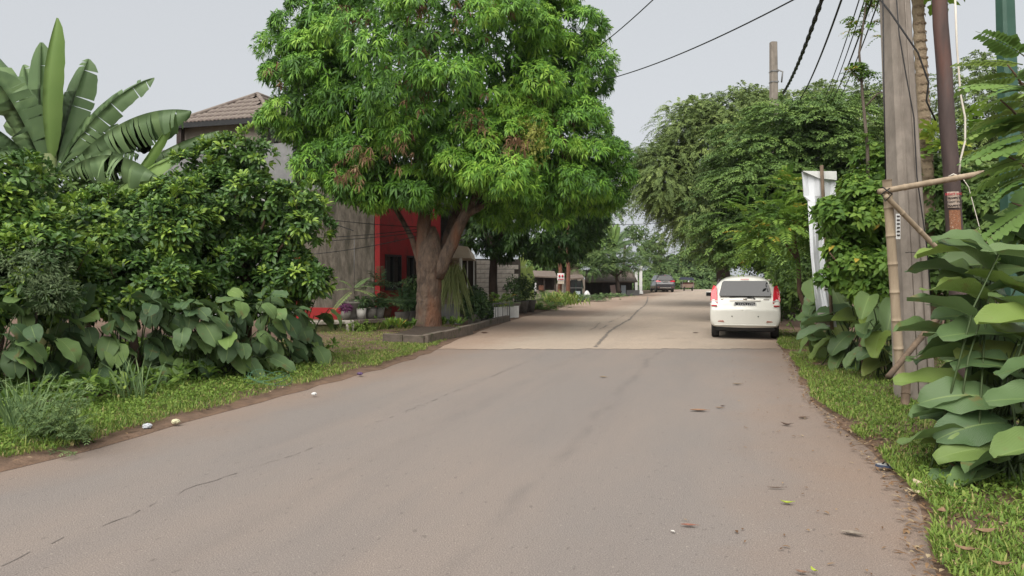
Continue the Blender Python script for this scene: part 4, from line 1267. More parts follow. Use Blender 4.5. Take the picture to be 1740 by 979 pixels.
GL = 'paddle leaved plants under the hedge'
left_specs = (
    (-200, 720, 7.7, 'paddle leaved plant where the hedge leaves the view'), (-420, 745, 7.2, 'paddle leaved plant past the near end of the hedge'),
    (-55, 690, 8.4, 'paddle leaved plant at the near end under the yellow tipped shrub'), (45, 668, 9.0, 'paddle leaved plant half hidden behind the feathery weed'),
    (130, 650, 9.8, 'paddle leaved plant with one large upright leaf below the hedge'), (200, 648, 9.9, 'paddle leaved plant behind the arching grass tuft'),
    (262, 640, 10.3, 'paddle leaved plant with a browned leaf below the middle shrub'), (325, 640, 10.4, 'paddle leaved plant with drooping notched leaves above the litter'),
    (395, 630, 10.9, 'paddle leaved plant leaning towards the green hose coil'), (445, 618, 11.6, 'paddle leaved plant at the foot of the tall shrub'), (505, 600, 12.6, 'paddle leaved plant by the mossy garden wall'))
for n_, (x, y, d, lab) in enumerate(left_specs):
    base = P(x, y - 20, d) * [1, 1, 0] + [0, 0, .06]
    lf = []
    for i in range(26):
        az = R(rng.uniform(95, 265)) if i < 21 else R(rng.uniform(-80, 80))        # mostly towards the road
        dirh = np.array([-math.cos(az) * .9, math.sin(az) * 0 - abs(math.cos(az)) * .2, 0])
        # road side is towards -W2
        a = rng.uniform(-1.25, 1.25)
        dh = -W2 * math.cos(a) + U2 * math.sin(a) * -1
        rad = rng.uniform(-.15, .55)
        hgt = rng.uniform(.2, 1.12) if i < 21 else rng.uniform(.95, 1.3)
        p = base + np.array([dh[0] * rad, dh[1] * rad, hgt])
        tilt = rng.uniform(-.95, -.1) if i < 21 else rng.uniform(-.2, .3)
        lf.append((p, np.array([dh[0], dh[1], tilt]), rng.uniform(.66, 1.08), rng.uniform(-.6, .6)))
    if n_ == 4:
        lf.append((P(138, 532, 9.7), np.array([.0, .15, 1.0]), 1.05, 0.0))
        lf[-1] = (P(138, 530, 9.7), np.array([.02, .35, 1.0]), 1.0, 0.0)
    paddle_plant(lab, base, lf, SET_L, GL)

GR_ = 'paddle leaved plants by the poles'
# the near clump on the right: leaves reach out over the verge
base = G(1690, 812, .05)
lf = []
for x, y, d, dx, dy, dz, s_, ro in (
    (1690, 520, 6.3, -.75, -.05, .45, 1.0, -.3), (1768, 520, 6.0, -.9, .0, .3, 1.0, -.35), (1640, 575, 6.2, -.95, .0, .10, .95, .2), (1690, 560, 6.1, -.8, -.1, .25, .95, -.6), (1715, 575, 5.9, -.9, -.1, .12, 1.0, -.5),
    (1655, 612, 6.0, -1, 0, .02, .85, .5), (1735, 640, 5.7, -.9, -.1, .2, 1.0, -.4), (1640, 662, 5.9, -1, .1, .05, .85, -.3), (1690, 680, 5.6, -1, -.1, .1, 1.0, -.55), (1660, 705, 5.7, -1, .1, -.02, .85, .3),
    (1700, 720, 5.5, -.95, -.15, .12, .95, -.5), (1650, 745, 5.6, -1, 0, .0, .8, .2), (1700, 765, 5.4, -1, -.1, .05, .95, -.4), (1712, 770, 5.35, -.9, -.3, .02, .75, .5), (1660, 790, 5.4, -1, -.15, -.08, .95, .15),
    (1690, 800, 5.3, -.85, -.4, -.25, .7, .3), (1800, 560, 5.6, -.95, -.1, .15, 1.0, -.3), (1815, 640, 5.4, -.95, -.15, .15, 1.0, -.2), (1810, 690, 5.2, -.95, -.1, .12, .9, -.35), (1805, 760, 5.0, -.95, -.2, .1, .8, -.4),
    (1720, 470, 6.5, -.7, .1, .45, 1.0, .2), (1790, 450, 6.4, -.8, .0, .35, 1.0, .1), (1740, 600, 6.4, -.5, .4, .4, 1.0, .2), (1700, 630, 6.5, -.8, .5, .2, 1.0, 0), (1740, 690, 6.2, -.6, .5, .3, 1.0, .3),
    (1770, 820, 5.0, -.8, -.5, -.1, .7, .3), (1680, 540, 6.6, -.9, .3, .15, .9, .5), (1730, 540, 6.3, -.4, .2, .8, .9, .0), (1780, 610, 5.9, -.7, -.3, .3, .95, -.6), (1830, 590, 5.6, -.7, .2, .5, 1, 0)):
    lf.append((P(x + 12, y, d), np.array([dx, dy + rng.uniform(-.2, .2), dz + (.16 if y < 720 else .05) + rng.uniform(-.08, .15)]), s_ * rng.uniform(.92, 1.12), ro + rng.uniform(-.3, .3)))
for i in range(46):
    lf.append((P(rng.uniform(1650, 1815), rng.uniform(430, 790), rng.uniform(5.7, 6.9)), np.array([-.8, rng.uniform(-.5, .5), rng.uniform(.05, .65)]), rng.uniform(.75, 1.05), rng.uniform(-.7, .5)))
paddle_plant('big clump of broad paddle leaves spilling over the grass at the near verge', base, lf, SET_R, GR_, .16)
base = P(1455, 612, 12.0) * [1, 1, 0] + [0, 0, .06]
lf = []
for x, y, dx, dy, dz, s_, ro in ((1470, 500, -.8, -.1, .45, .95, -.2), (1490, 520, -.75, -.2, .3, 1.0, .4), (1450, 530, -.9, -.1, .1, .95, -.3), (1480, 545, -.8, -.3, .1, 1.0, -.6), (1430, 545, -1, 0, .0, .9, .3), (1500, 555, -.7, -.3, .1, .9, .2),
                                 (1450, 565, -.8, -.3, -.25, .95, -.3), (1425, 575, -.9, -.2, -.3, .9, .2), (1470, 578, -.6, -.5, -.4, .9, .3), (1500, 585, -.5, -.5, -.4, .95, -.3), (1440, 590, -.7, -.4, -.5, .8, .1), (1480, 600, -.5, -.5, -.5, .8, .3),
                                 (1520, 530, -.4, -.4, .3, .9, .1), (1510, 500, -.5, -.2, .6, .95, -.3), (1440, 500, -.6, .2, .5, .9, .2), (1410, 560, -1, .1, -.1, .8, -.3), (1530, 580, -.3, -.6, -.2, .9, .0), (1460, 610, -.6, -.5, -.5, .7, .2)):
    lf.append((P(x, y, 11.8 + rng.uniform(-.3, .3)), np.array([dx, dy, dz]), s_, ro))
paddle_plant('clump of broad paddle leaves at the foot of the white sheet', base, lf, SET_R, GR_, .2)
base = P(1420, 600, 13.4) * [1, 1, 0] + [0, 0, .06]
lf = [(P(rng.uniform(1375, 1500), rng.uniform(470, 600), rng.uniform(12.6, 13.6)), np.array([rng.uniform(-1, .1), rng.uniform(-.7, 0), rng.uniform(-.5, .35)]), rng.uniform(.75, 1.0), rng.uniform(-.5, .5)) for i in range(24)]
paddle_plant('dense paddle leaved plant behind the white sheet foot', base, lf, SET_R, GR_, .2)
base = P(1510, 640, 10.8) * [1, 1, 0] + [0, 0, .06]
lf = [(P(rng.uniform(1470, 1540), rng.uniform(500, 630), rng.uniform(10.2, 11.2)), np.array([rng.uniform(-1, .1), rng.uniform(-.8, 0), rng.uniform(-.6, .3)]), rng.uniform(.7, .95), rng.uniform(-.5, .5)) for i in range(22)]
paddle_plant('drooping paddle leaved plant against the bamboo post', base, lf, SET_R, GR_, .15)
base = P(1560, 640, 10.6) * [1, 1, 0] + [0, 0, .06]
lf = [(P(x, y, 10.8), np.array([dx, -.4, dz]), .95, ro) for x, y, dx, dz, ro in ((1530, 560, -.8, .1, .2), (1520, 600, -.8, -.3, -.2), (1560, 560, -.3, .2, .3), (1600, 570, .4, .3, -.2), (1620, 520, .2, .5, .1), (1590, 600, .2, -.2, .2), (1650, 480, -.3, .6, .1))]
paddle_plant('paddle leaved plant hidden behind the concrete pole', base, lf, SET_R, GR_, .15)

# ------------------------------------------------------------------ weeds on the left verge
t = thing('feathery_weed', 'bushy pale green weed with cut leaves at the near verge', 'weed', tuple(G(95, 765)))
mb = MB(); lv = Leaves()
for i in range(46):
    b0 = G(95, 762) + np.append(np.clip(rng.normal(size=2), -1.3, 1.3) * [.28, .14], 0) + [-.08, .12, 0]
    top = P(85 + np.clip(rng.normal(), -1.6, 1.3) * 50, 655 + abs(rng.normal()) * 45 + rng.uniform(-25, 30), G(95, 762)[1] + rng.normal() * .2)
    mb.tube([b0, (b0 + top) / 2, top], [.005, .004, .003], 4)
    c = np.array([b0 + (top - b0) * f for f in np.linspace(.25, 1, 7)])
    spray(lv, np.repeat(c, 2, 0), rand_dirs(14) * [1, 1, .4] + [0, 0, .35], 4, .085, .045, .013, .3, .2, .8, tint=rng.random(14))
mb.build('stems', M['stalk'], t); lv.build('foliage', M['weed_leaf'], t)
for x, y, lab, n in ((228, 690, 'tuft of tall arching grass before the paddle leaves', 40), (20, 745, 'tuft of long grass blades at the near end of the verge', 36), (55, 735, 'thin tuft of long grass beside the feathery weed', 26)):
    lv = Leaves(); b0 = G(x, y)
    pos = np.column_stack([rng.normal(size=(n, 2)) * .1 + b0[:2], np.full(n, .05)])
    az = rng.random(n) * 6.28; el = rng.uniform(.15, .5, n)
    lv.add(pos, np.column_stack([np.cos(az) * el, np.sin(az) * el, np.ones(n)]), (0.3, -.8, .2), rng.uniform(.45, .9, n), .014, rng.uniform(.15, .5, n), .15, w1=1, w2=.8)
    o = lv.build('grass_tuft', M['weed_leaf'], None, None); tag(o, lab, 'grass tuft', 'tufts of long grass on the verge')

# ------------------------------------------------------------------ buildings on the left
M['red'] = mk_mat('red paint', (0.30, 0.018, 0.018), (0.23, 0.015, 0.015), 3, .75, .002, 30, c3=(.13, .018, .015), c3_scale=1.4)
M['stone'] = mk_mat('stained cement wall', (.150, .130, .104), (.065, .056, .043), 9, .92, .012, 30, stretch=(1, 1, .3), c3=(.05, .045, .033), c3_scale=2.4, c3_lo=.5, c3_hi=.62)
M['white_wall'] = mk_mat('dirty white plaster', (.46, .46, .45), (.36, .36, .35), 2, .85, .002, 30)
M['grey_wall'] = mk_mat('grey cement render', (.21, .21, .21), (.15, .15, .15), 2.5, .9, .003, 30, c3=(.2, .2, .2), c3_scale=1.2)
M['cream'] = mk_mat('cream plaster', (.50, .44, .36), (.40, .34, .27), 3, .85, .002, 25)
M['beige'] = mk_mat('beige panel', (.36, .31, .25), (.28, .24, .19), 3, .85)
M['black'] = mk_mat('black painted steel', (.012, .013, .014), (.02, .02, .02), 6, .5)
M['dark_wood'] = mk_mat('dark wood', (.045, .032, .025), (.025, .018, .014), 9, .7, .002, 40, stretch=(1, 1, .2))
M['tile'] = mk_mat('clay coloured roof tile', (.20, .165, .14), (.14, .115, .098), 3.5, .8, .003, 30, c3=(.13, .10, .09), c3_scale=1.7)
M['glass_dark'] = mk_mat('dark window glass', (.012, .014, .016), (.02, .022, .024), 4, .08, spec=.5)
M['block'] = mk_mat('whitewashed block', (.66, .61, .55), (.54, .49, .43), 5, .9, .006, 40, c3=(.22, .19, .15), c3_scale=2.5, c3_lo=.55, c3_hi=.75)
M['mortar'] = mk_mat('dark mortar joint', (.12, .105, .09), (.07, .06, .05), 8, .95)
M['lime'] = mk_mat('lime green paint', (.33, .43, .12), (.25, .34, .09), 4, .85, .004, 20, c3=(.40, .45, .26), c3_scale=3)
M['moss'] = mk_mat('mossy plaster', (.10, .095, .04), (.055, .065, .022), 7, .95, .02, 30, c3=(.17, .12, .05), c3_scale=3)
M['pale_plaster'] = mk_mat('flaking pale plaster', (.42, .38, .33), (.24, .22, .18), 6, .9, .01, 30, c3=(.08, .08, .04), c3_scale=2.5)
M['pot'] = mk_mat('grey concrete pot', (.17, .155, .135), (.10, .092, .08), 7, .9, .004, 40)
M['pot_white'] = mk_mat('whitewashed pot', (.46, .44, .40), (.32, .30, .27), 6, .85, .003, 40)
M['pot_brown'] = mk_mat('brown pot', (.16, .085, .05), (.10, .055, .035), 6, .85)
M['steel'] = mk_mat('grey painted steel', (.22, .22, .22), (.15, .14, .13), 10, .5, metal=.4)
M['rust'] = mk_mat('rusty pipe', (.17, .075, .045), (.10, .045, .03), 8, .85, .003, 40)
M['tin'] = mk_mat('old tin roofing', (.16, .125, .10), (.10, .075, .06), 5, .75, .002, 20)
M['white_paint'] = mk_mat('white paint', (.72, .72, .70), (.6, .6, .58), 4, .6)
M['soil'] = mk_mat('planter soil', (.06, .042, .03), (.035, .026, .018), 12, .98, .02, 30)

HC = np.array([-4.45, 24.0])


def H(s, t, z): return np.array([*(HC + W2 * s + U2 * t), z])


def hbox(mb, s0, s1, t0, t1, z0, z1, m=0):
    return mb.hexa([H(s1, t0, z0), H(s0, t0, z0), H(s0, t1, z0), H(s1, t1, z0), H(s1, t0, z1), H(s0, t0, z1), H(s0, t1, z1), H(s1, t1, z1)], m)


house = thing('house', 'red walled two storey house with a stained grey side wall behind the mango tree', 'house', tuple(H(0, 0, 0)))
mb = MB(); hbox(mb, .02, 2.74, 0.0, .18, 0, 4.4); side = mb.build('side_wall', M['stone'], house); side['label'] = 'stained grey cement side wall'
mb = MB(); hbox(mb, 2.74, 2.98, -.05, .2, 0, 4.4); mb.build('red_pilaster', M['red'], house)
mb = MB(); hbox(mb, 1.15, 2.735, -.06, -.004, 0, .48); mb.build('red_base_band', M['red'], house)
mb = MB()                                                             # the red front, with real openings for two windows
WZ0, WZ1 = 1.05, 2.25
for t0, t1, z0, z1 in ((.0, .36, 0, 4.4), (.36, 1.62, 0, WZ0), (.36, 1.62, WZ1, 4.4), (1.62, 2.05, 0, 4.4), (2.05, 3.1, 0, WZ0), (2.05, 3.1, WZ1, 4.4), (3.1, 5.2, 0, 4.4)):
    hbox(mb, -.18, .0, t0, t1, z0, z1)
mb.build('front_wall', M['red'], house)
for t0, t1 in ((.36, 1.62), (2.05, 3.1)):
    mb = MB()
    for a, b, c, d in ((t0, t0 + .07, WZ0, WZ1), (t1 - .07, t1, WZ0, WZ1), (t0 + .07, t1 - .07, WZ1 - .07, WZ1), (t0 + .07, t1 - .07, WZ0, WZ0 + .07), ((t0 + t1) / 2 - .03, (t0 + t1) / 2 + .03, WZ0 + .07, WZ1 - .07)):
        hbox(mb, -.20, -.10, a, b, c, d)
    w = mb.build('window', M['black'], house)
    for a, b in ((t0 + .07, (t0 + t1) / 2 - .03), ((t0 + t1) / 2 + .03, t1 - .07)):
        mb = MB(); hbox(mb, -.14, -.12, a, b, WZ0 + .07, WZ1 - .07); mb.build('pane', M['glass_dark'], w)
mb = MB(); hbox(mb, 2.98, 8.9, 0.0, .2, 0, 4.4); mb.build('white_side_wall', M['white_wall'], house)
mb = MB(); hbox(mb, 8.7, 8.9, 0.2, 9, 0, 4.4); hbox(mb, 0, 8.7, 9, 9.2, 0, 4.4); mb.build('rear_wall', M['grey_wall'], house)
mb = MB(); hbox(mb, .0, 8.9, .0, 9.2, 4.4, 4.55); mb.build('floor_slab', M['grey_wall'], house)
mb = MB(); hbox(mb, 3.05, 8.9, .0, .16, 4.55, 6.02); mb.build('parapet', M['grey_wall'], house)
mb = MB(); hbox(mb, 3.05, 3.2, .16, 9, 4.55, 6.0); mb.build('parapet', M['dark_wood'], house)  # return side coloured dark: the recess's shade is put into the wall colour
mb = MB(); hbox(mb, 4.85, 8.85, 1.25, 7.5, 4.55, 7.05); mb.build('upper_wall', M['beige'], house)
for s_, t_ in ((4.62, .85), (4.62, 4.4), (8.3, .85)):
    mb = MB(); hbox(mb, s_, s_ + .2, t_, t_ + .2, 4.55, 7.0); mb.build('pillar', M['dark_wood'], house)
mb = MB(); mb.hexa([H(3.0, .3, 5.62), H(-.2, .3, 5.1), H(-.2, 9, 5.1), H(3.0, 9, 5.62), H(3.0, .3, 5.7), H(-.2, .3, 5.18), H(-.2, 9, 5.18), H(3.0, 9, 5.7)])
hbox(mb, .1, .2, .4, .5, 4.55, 5.1); hbox(mb, 1.5, 1.6, .4, .5, 4.55, 5.3); hbox(mb, 2.75, 2.85, .4, .5, 4.55, 5.5)
mb.build('canopy', M['black'], house)
mb = MB(); hbox(mb, .3, 2.9, 1.2, 1.3, 4.55, 5.2); mb.build('shade_toned_wall', M['dark_wood'], house)  # dark colour stands in for shade in the recess under the canopy

# hip roof: near eave corner at s=4.4, t=.8; 4.2 m wide
S0, S1, T0, T1, ZE, ZR = 4.35, 8.6, .75, 8.6, 7.12, 8.52
SM = (S0 + S1) / 2; HW = (S1 - S0) / 2
mb = MB()
A, B_, C_, D_ = H(S1, T0, ZE), H(S0, T0, ZE), H(S0, T1, ZE), H(S1, T1, ZE)
R0_, R1_ = H(SM, T0 + HW, ZR), H(SM, T1 - HW, ZR)
mb.add([A, B_, C_, D_, R0_, R1_], [(0, 1, 4), (1, 2, 5, 4), (2, 3, 5), (3, 0, 4, 5), (3, 2, 1, 0)])
roof = mb.build('roof', M['tile'], house)
mb = MB()
for a, b in ((A, B_), (B_, C_), (C_, D_), (D_, A)):
    ax = unit(b - a); mb.box((a + b) / 2 + [0, 0, -.08], (np.linalg.norm(b - a) + .06, .05, .2), (ax, np.cross([0, 0, 1], ax), (0, 0, 1)))
mb.build('fascia', M['black'], roof)
# one tile: a shallow double wave with a lip
TW, TL = .34, .42
tv, tf = [], []
for r_ in range(2):
    for j in range(9):
        x = (j / 8 - .5) * TW * 1.04
        tv.append((x, (r_ - .5) * TL * 1.12, .018 * math.cos(j / 8 * 4 * math.pi) + (.05 if r_ == 0 else .012)))
for j in range(9):
    tv.append(((j / 8 - .5) * TW * 1.04, -.5 * TL * 1.12, .018 * math.cos(j / 8 * 4 * math.pi) + .012))
tf = [(j, j + 1, 10 + j, 9 + j) for j in range(8)] + [(18 + j, 19 + j, j + 1, j) for j in range(8)]
tile_me = MB().add(tv, tf, 0, True).mesh('tile'); tile_me.materials.append(M['tile'])


def lay_tiles(a, b, ap0, ap1):
    """rows of tiles on the face whose eave runs a-b and whose top edge runs ap0-ap1"""
    ex = unit(b - a); mid = (ap0 + ap1) / 2
    up = mid - a; up = up - ex * np.dot(up, ex); sl = np.linalg.norm(up); ey = up / sl; ez = np.cross(ex, ey)
    n = int(sl / TL)
    x_a0, x_a1 = np.dot(ap0 - a, ex), np.dot(ap1 - a, ex)
    W = np.linalg.norm(b - a)
    for r_ in range(n + 1):
        yy = (r_ + .5) * TL
        f = min(1, yy / sl)
        lo, hi = x_a0 * f, W + (x_a1 - W) * f
        k = int(W / TW)
        for i in range(k + 1):
            x = (i + .5 + (.5 if r_ % 2 else 0)) * TW
            if lo + .02 < x < hi - .02 and yy < sl:
                p = a + ex * x + ey * yy + ez * .012
                Mx = Matrix(((ex[0], ey[0], ez[0], p[0]), (ex[1], ey[1], ez[1], p[1]), (ex[2], ey[2], ez[2], p[2]), (0, 0, 0, 1)))
                inst('tile', tile_me, roof, Mx)


lay_tiles(A, B_, R0_, R0_)
lay_tiles(B_, C_, R0_, R1_)
for a, b in ((A, R0_), (B_, R0_), (R0_, R1_)):
    mb = MB(); mb.tube(path_curve(a + [0, 0, .04], b + [0, 0, .04], 0, 6), .085, 8); mb.build('ridge_cap', M['tile'], roof)
for s_, lab in ((3.4, 'small dark pot plant on the corner of the upper parapet'), (3.75, 'second small dark pot plant along the upper parapet'), (4.3, 'leafy pot plant on the upper parapet beside the roof post')):
    t = thing('parapet_pot', lab, 'pot plant', tuple(H(s_, .08, 6.02)), 'pot plants on the parapet')
    MB().lathe([(.07, 0), (.1, .16), (.09, .16)], H(s_, .08, 6.021), 10).build('pot', M['black'], t)
    lv = Leaves(); q, dv = shell([(H(s_, .08, 6.4), (.16, .16, .2))], 40, (.3, 1)); whorl(lv, q, dv, 6, .1, .035, (.5, 1.4), .2); lv.build('foliage', M['pot_leaf'], t)

# --- cream porch past the trunk
t = thing('porch', 'cream porch with dark door leaves seen past the mango trunk', 'porch', tuple(P(770, 555, 24) * [1, 1, 0]))
pw = lambda x, d: P(x, 468, d) * [1, 1, 0]
mb = MB()
for (a, b, z0, z1) in ((P(735, 0, 23.2), P(783.5, 0, 22.6), 0, .66),):
    ax = unit((b - a) * [1, 1, 0]); mb.box(((a[0] + b[0]) / 2, (a[1] + b[1]) / 2, (z0 + z1) / 2), (np.linalg.norm((b - a)[:2]), .14, z1 - z0), (ax, np.cross([0, 0, 1], ax), (0, 0, 1)))
mb.build('low_wall', M['grey_wall'], t)
mb = MB(); c = P(783, 0, 22.7); mb.box((c[0], c[1], 1.05), (.07, .07, 2.1), (U3, W3, (0, 0, 1))); mb.build('post', M['white_paint'], t)
mb = MB(); c0 = P(748, 0, 22.6); c1 = P(797, 0, 24.2)
mb.hexa([(-2.9, 22.5, 2.08), (c0[0] + .95, 22.5, 2.08), (-1.35, 27.5, 2.08), (-2.9, 27.5, 2.08), (-2.9, 22.5, 2.62), (c0[0] + .85, 22.5, 2.42), (-1.4, 27.5, 2.3), (-2.9, 27.5, 2.62)])
mb.build('canopy', M['cream'], t)
mb = MB(); mb.box((-2.4, 27.4, 1.05), (1.9, .1, 2.05)); mb.build('rear_wall', M['cream'], t)
for x in (786, 797):
    mb = MB(); c = P(x + 3, 0, 26.6); mb.box((c[0], c[1], 1.05), (.2, .05, 2.05)); mb.box((c[0], c[1] - .03, .6), (.14, .03, .5)); mb.build('door_leaf', M['dark_wood'], t)
    mb = MB(); c = P(x + 8.3, 0, 26.5); mb.box((c[0], c[1], 1.05), (.035, .05, 2.05)); mb.build('door_frame', M['white_paint'], t)
t = thing('hanging_plant', 'trailing plant with long pale strands hanging from the porch', 'pot plant', tuple(P(770, 440, 22.3)))
MB().lathe([(.08, -.16), (.14, 0), (.13, 0)], P(768, 446, 22.2), 10).build('pot', M['pot_brown'], t)
mbt = MB(); mbt.tube([P(768, 446, 22.2), P(768, 428, 22.2)], .008, 4); mbt.build('hanger', M['black'], t)
lv = Leaves(); n = 150
pos = P(768, 450, 22.2) + rng.normal(size=(n, 3)) * [.17, .14, .1]
az = rng.random(n) * 6.28
lv.add(pos, np.column_stack([np.cos(az) * .35, np.sin(az) * .35, -np.ones(n) * .6]), (0, -1, .2), rng.uniform(.6, 1.25, n), .03, .55, .1, tint=rng.random(n), w1=1, w2=.9)
lv.build('foliage', leaf_mat('pale strand', [(0, (.085, .11, .035)), (1, (.19, .21, .085))], .5, .3, .25), t)

# --- mango planter: four kerb blocks round a bed of soil
t = thing('tree_planter', 'low kerbed planter of stained concrete round the mango trunk', 'planter', tuple(G(725, 575)))
kp = [G(652, 586)[:2], G(722, 589)[:2], G(800, 568)[:2]]
mb = MB()
inner = [kp[0], kp[1], kp[2], kp[2] + W2 * 1.6, kp[0] + np.array([.3, 2.2])]
mb.prism([(p[0], p[1]) for p in inner], (0, 0, .16), (1, 0, 0), (0, 1, 0), (0, 0, 1), .03); mb.build('soil_bed', M['soil'], t)
for a, b in zip(kp[:-1], kp[1:]):
    ax = unit(b - a); k = 2 if a is kp[0] else 3; ln = np.linalg.norm(b - a) / k
    for i in range(k):
        c = a + ax * ln * (i + .5)
        MB().box((c[0], c[1], .115 + random.uniform(-.012, .012)), (ln - .02, .14, .27), ((*ax, 0), (-ax[1], ax[0], 0), (0, 0, 1))).build('kerb_block', M['kerb'], t, bevel=.015)
lv = Leaves()
for x, y in ((676, 560), (682, 556), (700, 560), (745, 556), (752, 556), (768, 560), (782, 562), (660, 562)):
    c = P(x, y, 19.3 if x < 730 else 20.2); c[2] = .2
    whorl(lv, np.repeat(c[None], 3, 0) + rng.normal(size=(3, 3)) * [.12, .1, .02], np.tile([0, 0, 1.0], (3, 1)), 10, .32, .06, (.2, 1.0), .25, tint=rng.random(3))
tag(lv.build('strap_leaf_plants', M['fresh_leaf'], None, None), 'clumps of strap shaped leaves growing in the tree planter', 'plants', kind='stuff')

# --- mossy garden wall with the pots on it
t = thing('garden_wall', 'low flaking garden wall with moss in front of the red house', 'wall', tuple(G(590, 575)))
mb = MB()
a, b = P(505, 0, 19.2)[:2], P(598, 0, 19.6)[:2]
ax = unit(b - a); e = ((*ax, 0), (-ax[1], ax[0], 0), (0, 0, 1)); ln = np.linalg.norm(b - a)
mb.box((*((a + b) / 2), .14), (ln, .3, .28), e); mb.build('mossy_panel', M['moss'], t)
MB().box((*((a + b) / 2), .315), (ln + .1, .42, .09), e).build('coping', M['pale_plaster'], t, bevel=.02)
MB().box((*(b - ax * .06), .13), (.22, .46, .27), e).build('end_pier', M['pale_plaster'], t, bevel=.02)
b2 = P(662, 0, 20.6)[:2]; ax2 = unit(b2 - b); e2 = ((*ax2, 0), (-ax2[1], ax2[0], 0), (0, 0, 1)); ln2 = np.linalg.norm(b2 - b)
MB().box((*((b + b2) / 2 + [0, .1]), .14), (ln2, .3, .28), e2).build('low_wall', M['moss'], t)
MB().box((*((b + b2) / 2 + [0, .1]), .318), (ln2, .6, .08), e2).build('shelf_slab', M['kerb'], t)
lv = Leaves(); n = 260
f = rng.random(n)
pos = np.column_stack([(b[None] + (b2 - b)[None] * f[:, None]) + [0, -.25], rng.uniform(.0, .12, n)])
az = rng.random(n) * 6.28
lv.add(pos, np.column_stack([np.cos(az) * .35, np.sin(az) * .35 - .1, np.ones(n)]), (0, -1, .2), rng.uniform(.12, .34, n), .025, .2, .2, w1=1, w2=.8)
c = P(610, 570, 19.4); c[2] = .15
whorl(lv, c + rng.normal(size=(60, 3)) * [.25, .12, .12], rand_dirs(60) + [0, -.3, .5], 6, .08, .05, (.5, 1.4), .2)
tag(lv.build('wall_weeds', M['grass'], None), 'weeds growing against the foot of the mossy garden wall', 'weeds', kind='stuff')


def pot_plant(label, x, y, d, z0, prof, pm, leaf, name='pot_plant'):
    c = P(x, y, d); c[2] = z0
    t = thing(name, label, 'pot plant', tuple(c), 'pot plants before the red house')
    MB().lathe(prof, c, 14).build('pot', pm, t)
    lv = Leaves(); leaf(lv, c + [0, 0, prof[-1][1]])
    lv.build('foliage', M['pot_leaf'], t)
    return t


def palm(lv, c, n=9, Ls=.55, size=.16, up=.6):
    spray(lv, np.repeat(c[None], n, 0), rand_dirs(n) * [1, 1, .3] + [0, 0, up], 9, Ls, size, size * .16, .35, .2, .75, tint=rng.random(n) * .8, jit=.06)


def bushy(lv, c, r=(.3, .3, .35), n=120, size=.1, asp=.45):
    q, dv = shell([(c + [0, 0, r[2] * .8], r)], n, (.4, 1.0), -.9); whorl(lv, q, dv, 6, size, size * asp, (.5, 1.4), .25)


ZW = .362
t = pot_plant('wide grey bowl with big fern fronds on the garden wall', 601, 528, 20.2, .36, [(.16, 0), (.10, .12), (.12, .2), (.34, .42), (.36, .48), (.30, .46)], M['pot'], lambda lv, c: bushy(lv, c - [0, 0, .05], (.12, .12, .06), 10, .05))
c = P(601, 500, 20.2)
fm = leaf_mat('fern frond', [(0, (.08, .13, .05)), (.7, (.13, .18, .06)), (1, (.2, .19, .08))], .5, .3, .25)
for x1, y1, dd in ((552, 497, 19.8), (576, 470, 20.2), (645, 482, 20), (638, 505, 19.8), (566, 535, 19.7), (630, 470, 20.6), (655, 497, 20.4)):
    lv = Leaves(); tip = P(x1, y1, dd); s0 = c + [0, 0, .12]
    d_ = tip - s0; Ls = np.linalg.norm(d_)
    spray(lv, s0[None], (d_ + [0, 0, .3 * Ls])[None], 22, Ls, .17, .034, .3, .1, 1.2, tint=np.array([rng.random()]), jit=.03)
    o = lv.build('frond', fm, t, None)
pot_plant('round dark pot of purple leaves on the garden wall', 588, 545, 19.75, ZW, [(.09, 0), (.15, .12), (.13, .24), (.12, .23)], M['pot'], lambda lv, c: bushy(lv, c, (.14, .14, .1), 60, .07, .4))
pl = [o for o in bpy.data.objects if o.name.startswith('foliage') and o.parent and o.parent.get('label', '').startswith('round dark pot of purple')][0]
pl.data.materials[0] = leaf_mat('purple leaf', [(0, (.04, .012, .035)), (1, (.11, .03, .08))], .5, .3, .1)
pot_plant('small white pot beside the bowl of ferns', 614, 545, 20.1, ZW, [(.11, 0), (.14, .3), (.12, .29)], M['pot_white'], lambda lv, c: bushy(lv, c, (.16, .14, .2), 50, .1))
pot_plant('square grey pot with grassy leaves on the garden wall', 631, 545, 20.4, ZW, [(.14, 0), (.17, .28), (.15, .27)], M['pot'], lambda lv, c: palm(lv, c, 12, .5, .18, .9))
pot_plant('pale pot under a dark palm before the red window', 643, 545, 20.7, ZW, [(.13, 0), (.19, .3), (.17, .29)], M['pot_white'], lambda lv, c: palm(lv, c, 16, .75, .26, .7))
pot_plant('brown pot with a bushy palm next to the mango trunk', 656, 545, 20.9, ZW, [(.12, 0), (.17, .26), (.15, .25)], M['pot_brown'], lambda lv, c: palm(lv, c, 18, .75, .26, .55))
pot_plant('dark fan palm close behind the mango trunk', 684, 560, 22.2, .05, [(.17, 0), (.24, .4), (.22, .39)], M['pot'], lambda lv, c: palm(lv, c + [0, 0, .3], 26, .85, .30, .45))
pot_plant('dark palm standing against the red wall corner', 648, 560, 22.8, .05, [(.17, 0), (.24, .4), (.22, .39)], M['pot'], lambda lv, c: palm(lv, c + [0, 0, .75], 22, .85, .28, .45))
pot_plant('leafy dark plant under the second red window', 700, 560, 23.0, .05, [(.17, 0), (.24, .4), (.22, .39)], M['pot'], lambda lv, c: bushy(lv, c, (.4, .4, .6), 150, .16, .4))
pot_plant('big dark leaved pot shrub at the porch corner', 806, 552, 22.4, .03, [(.17, 0), (.23, .36), (.21, .35)], M['pot'], lambda lv, c: bushy(lv, c - [0, 0, .1], (.42, .42, .52), 330, .12, .5))
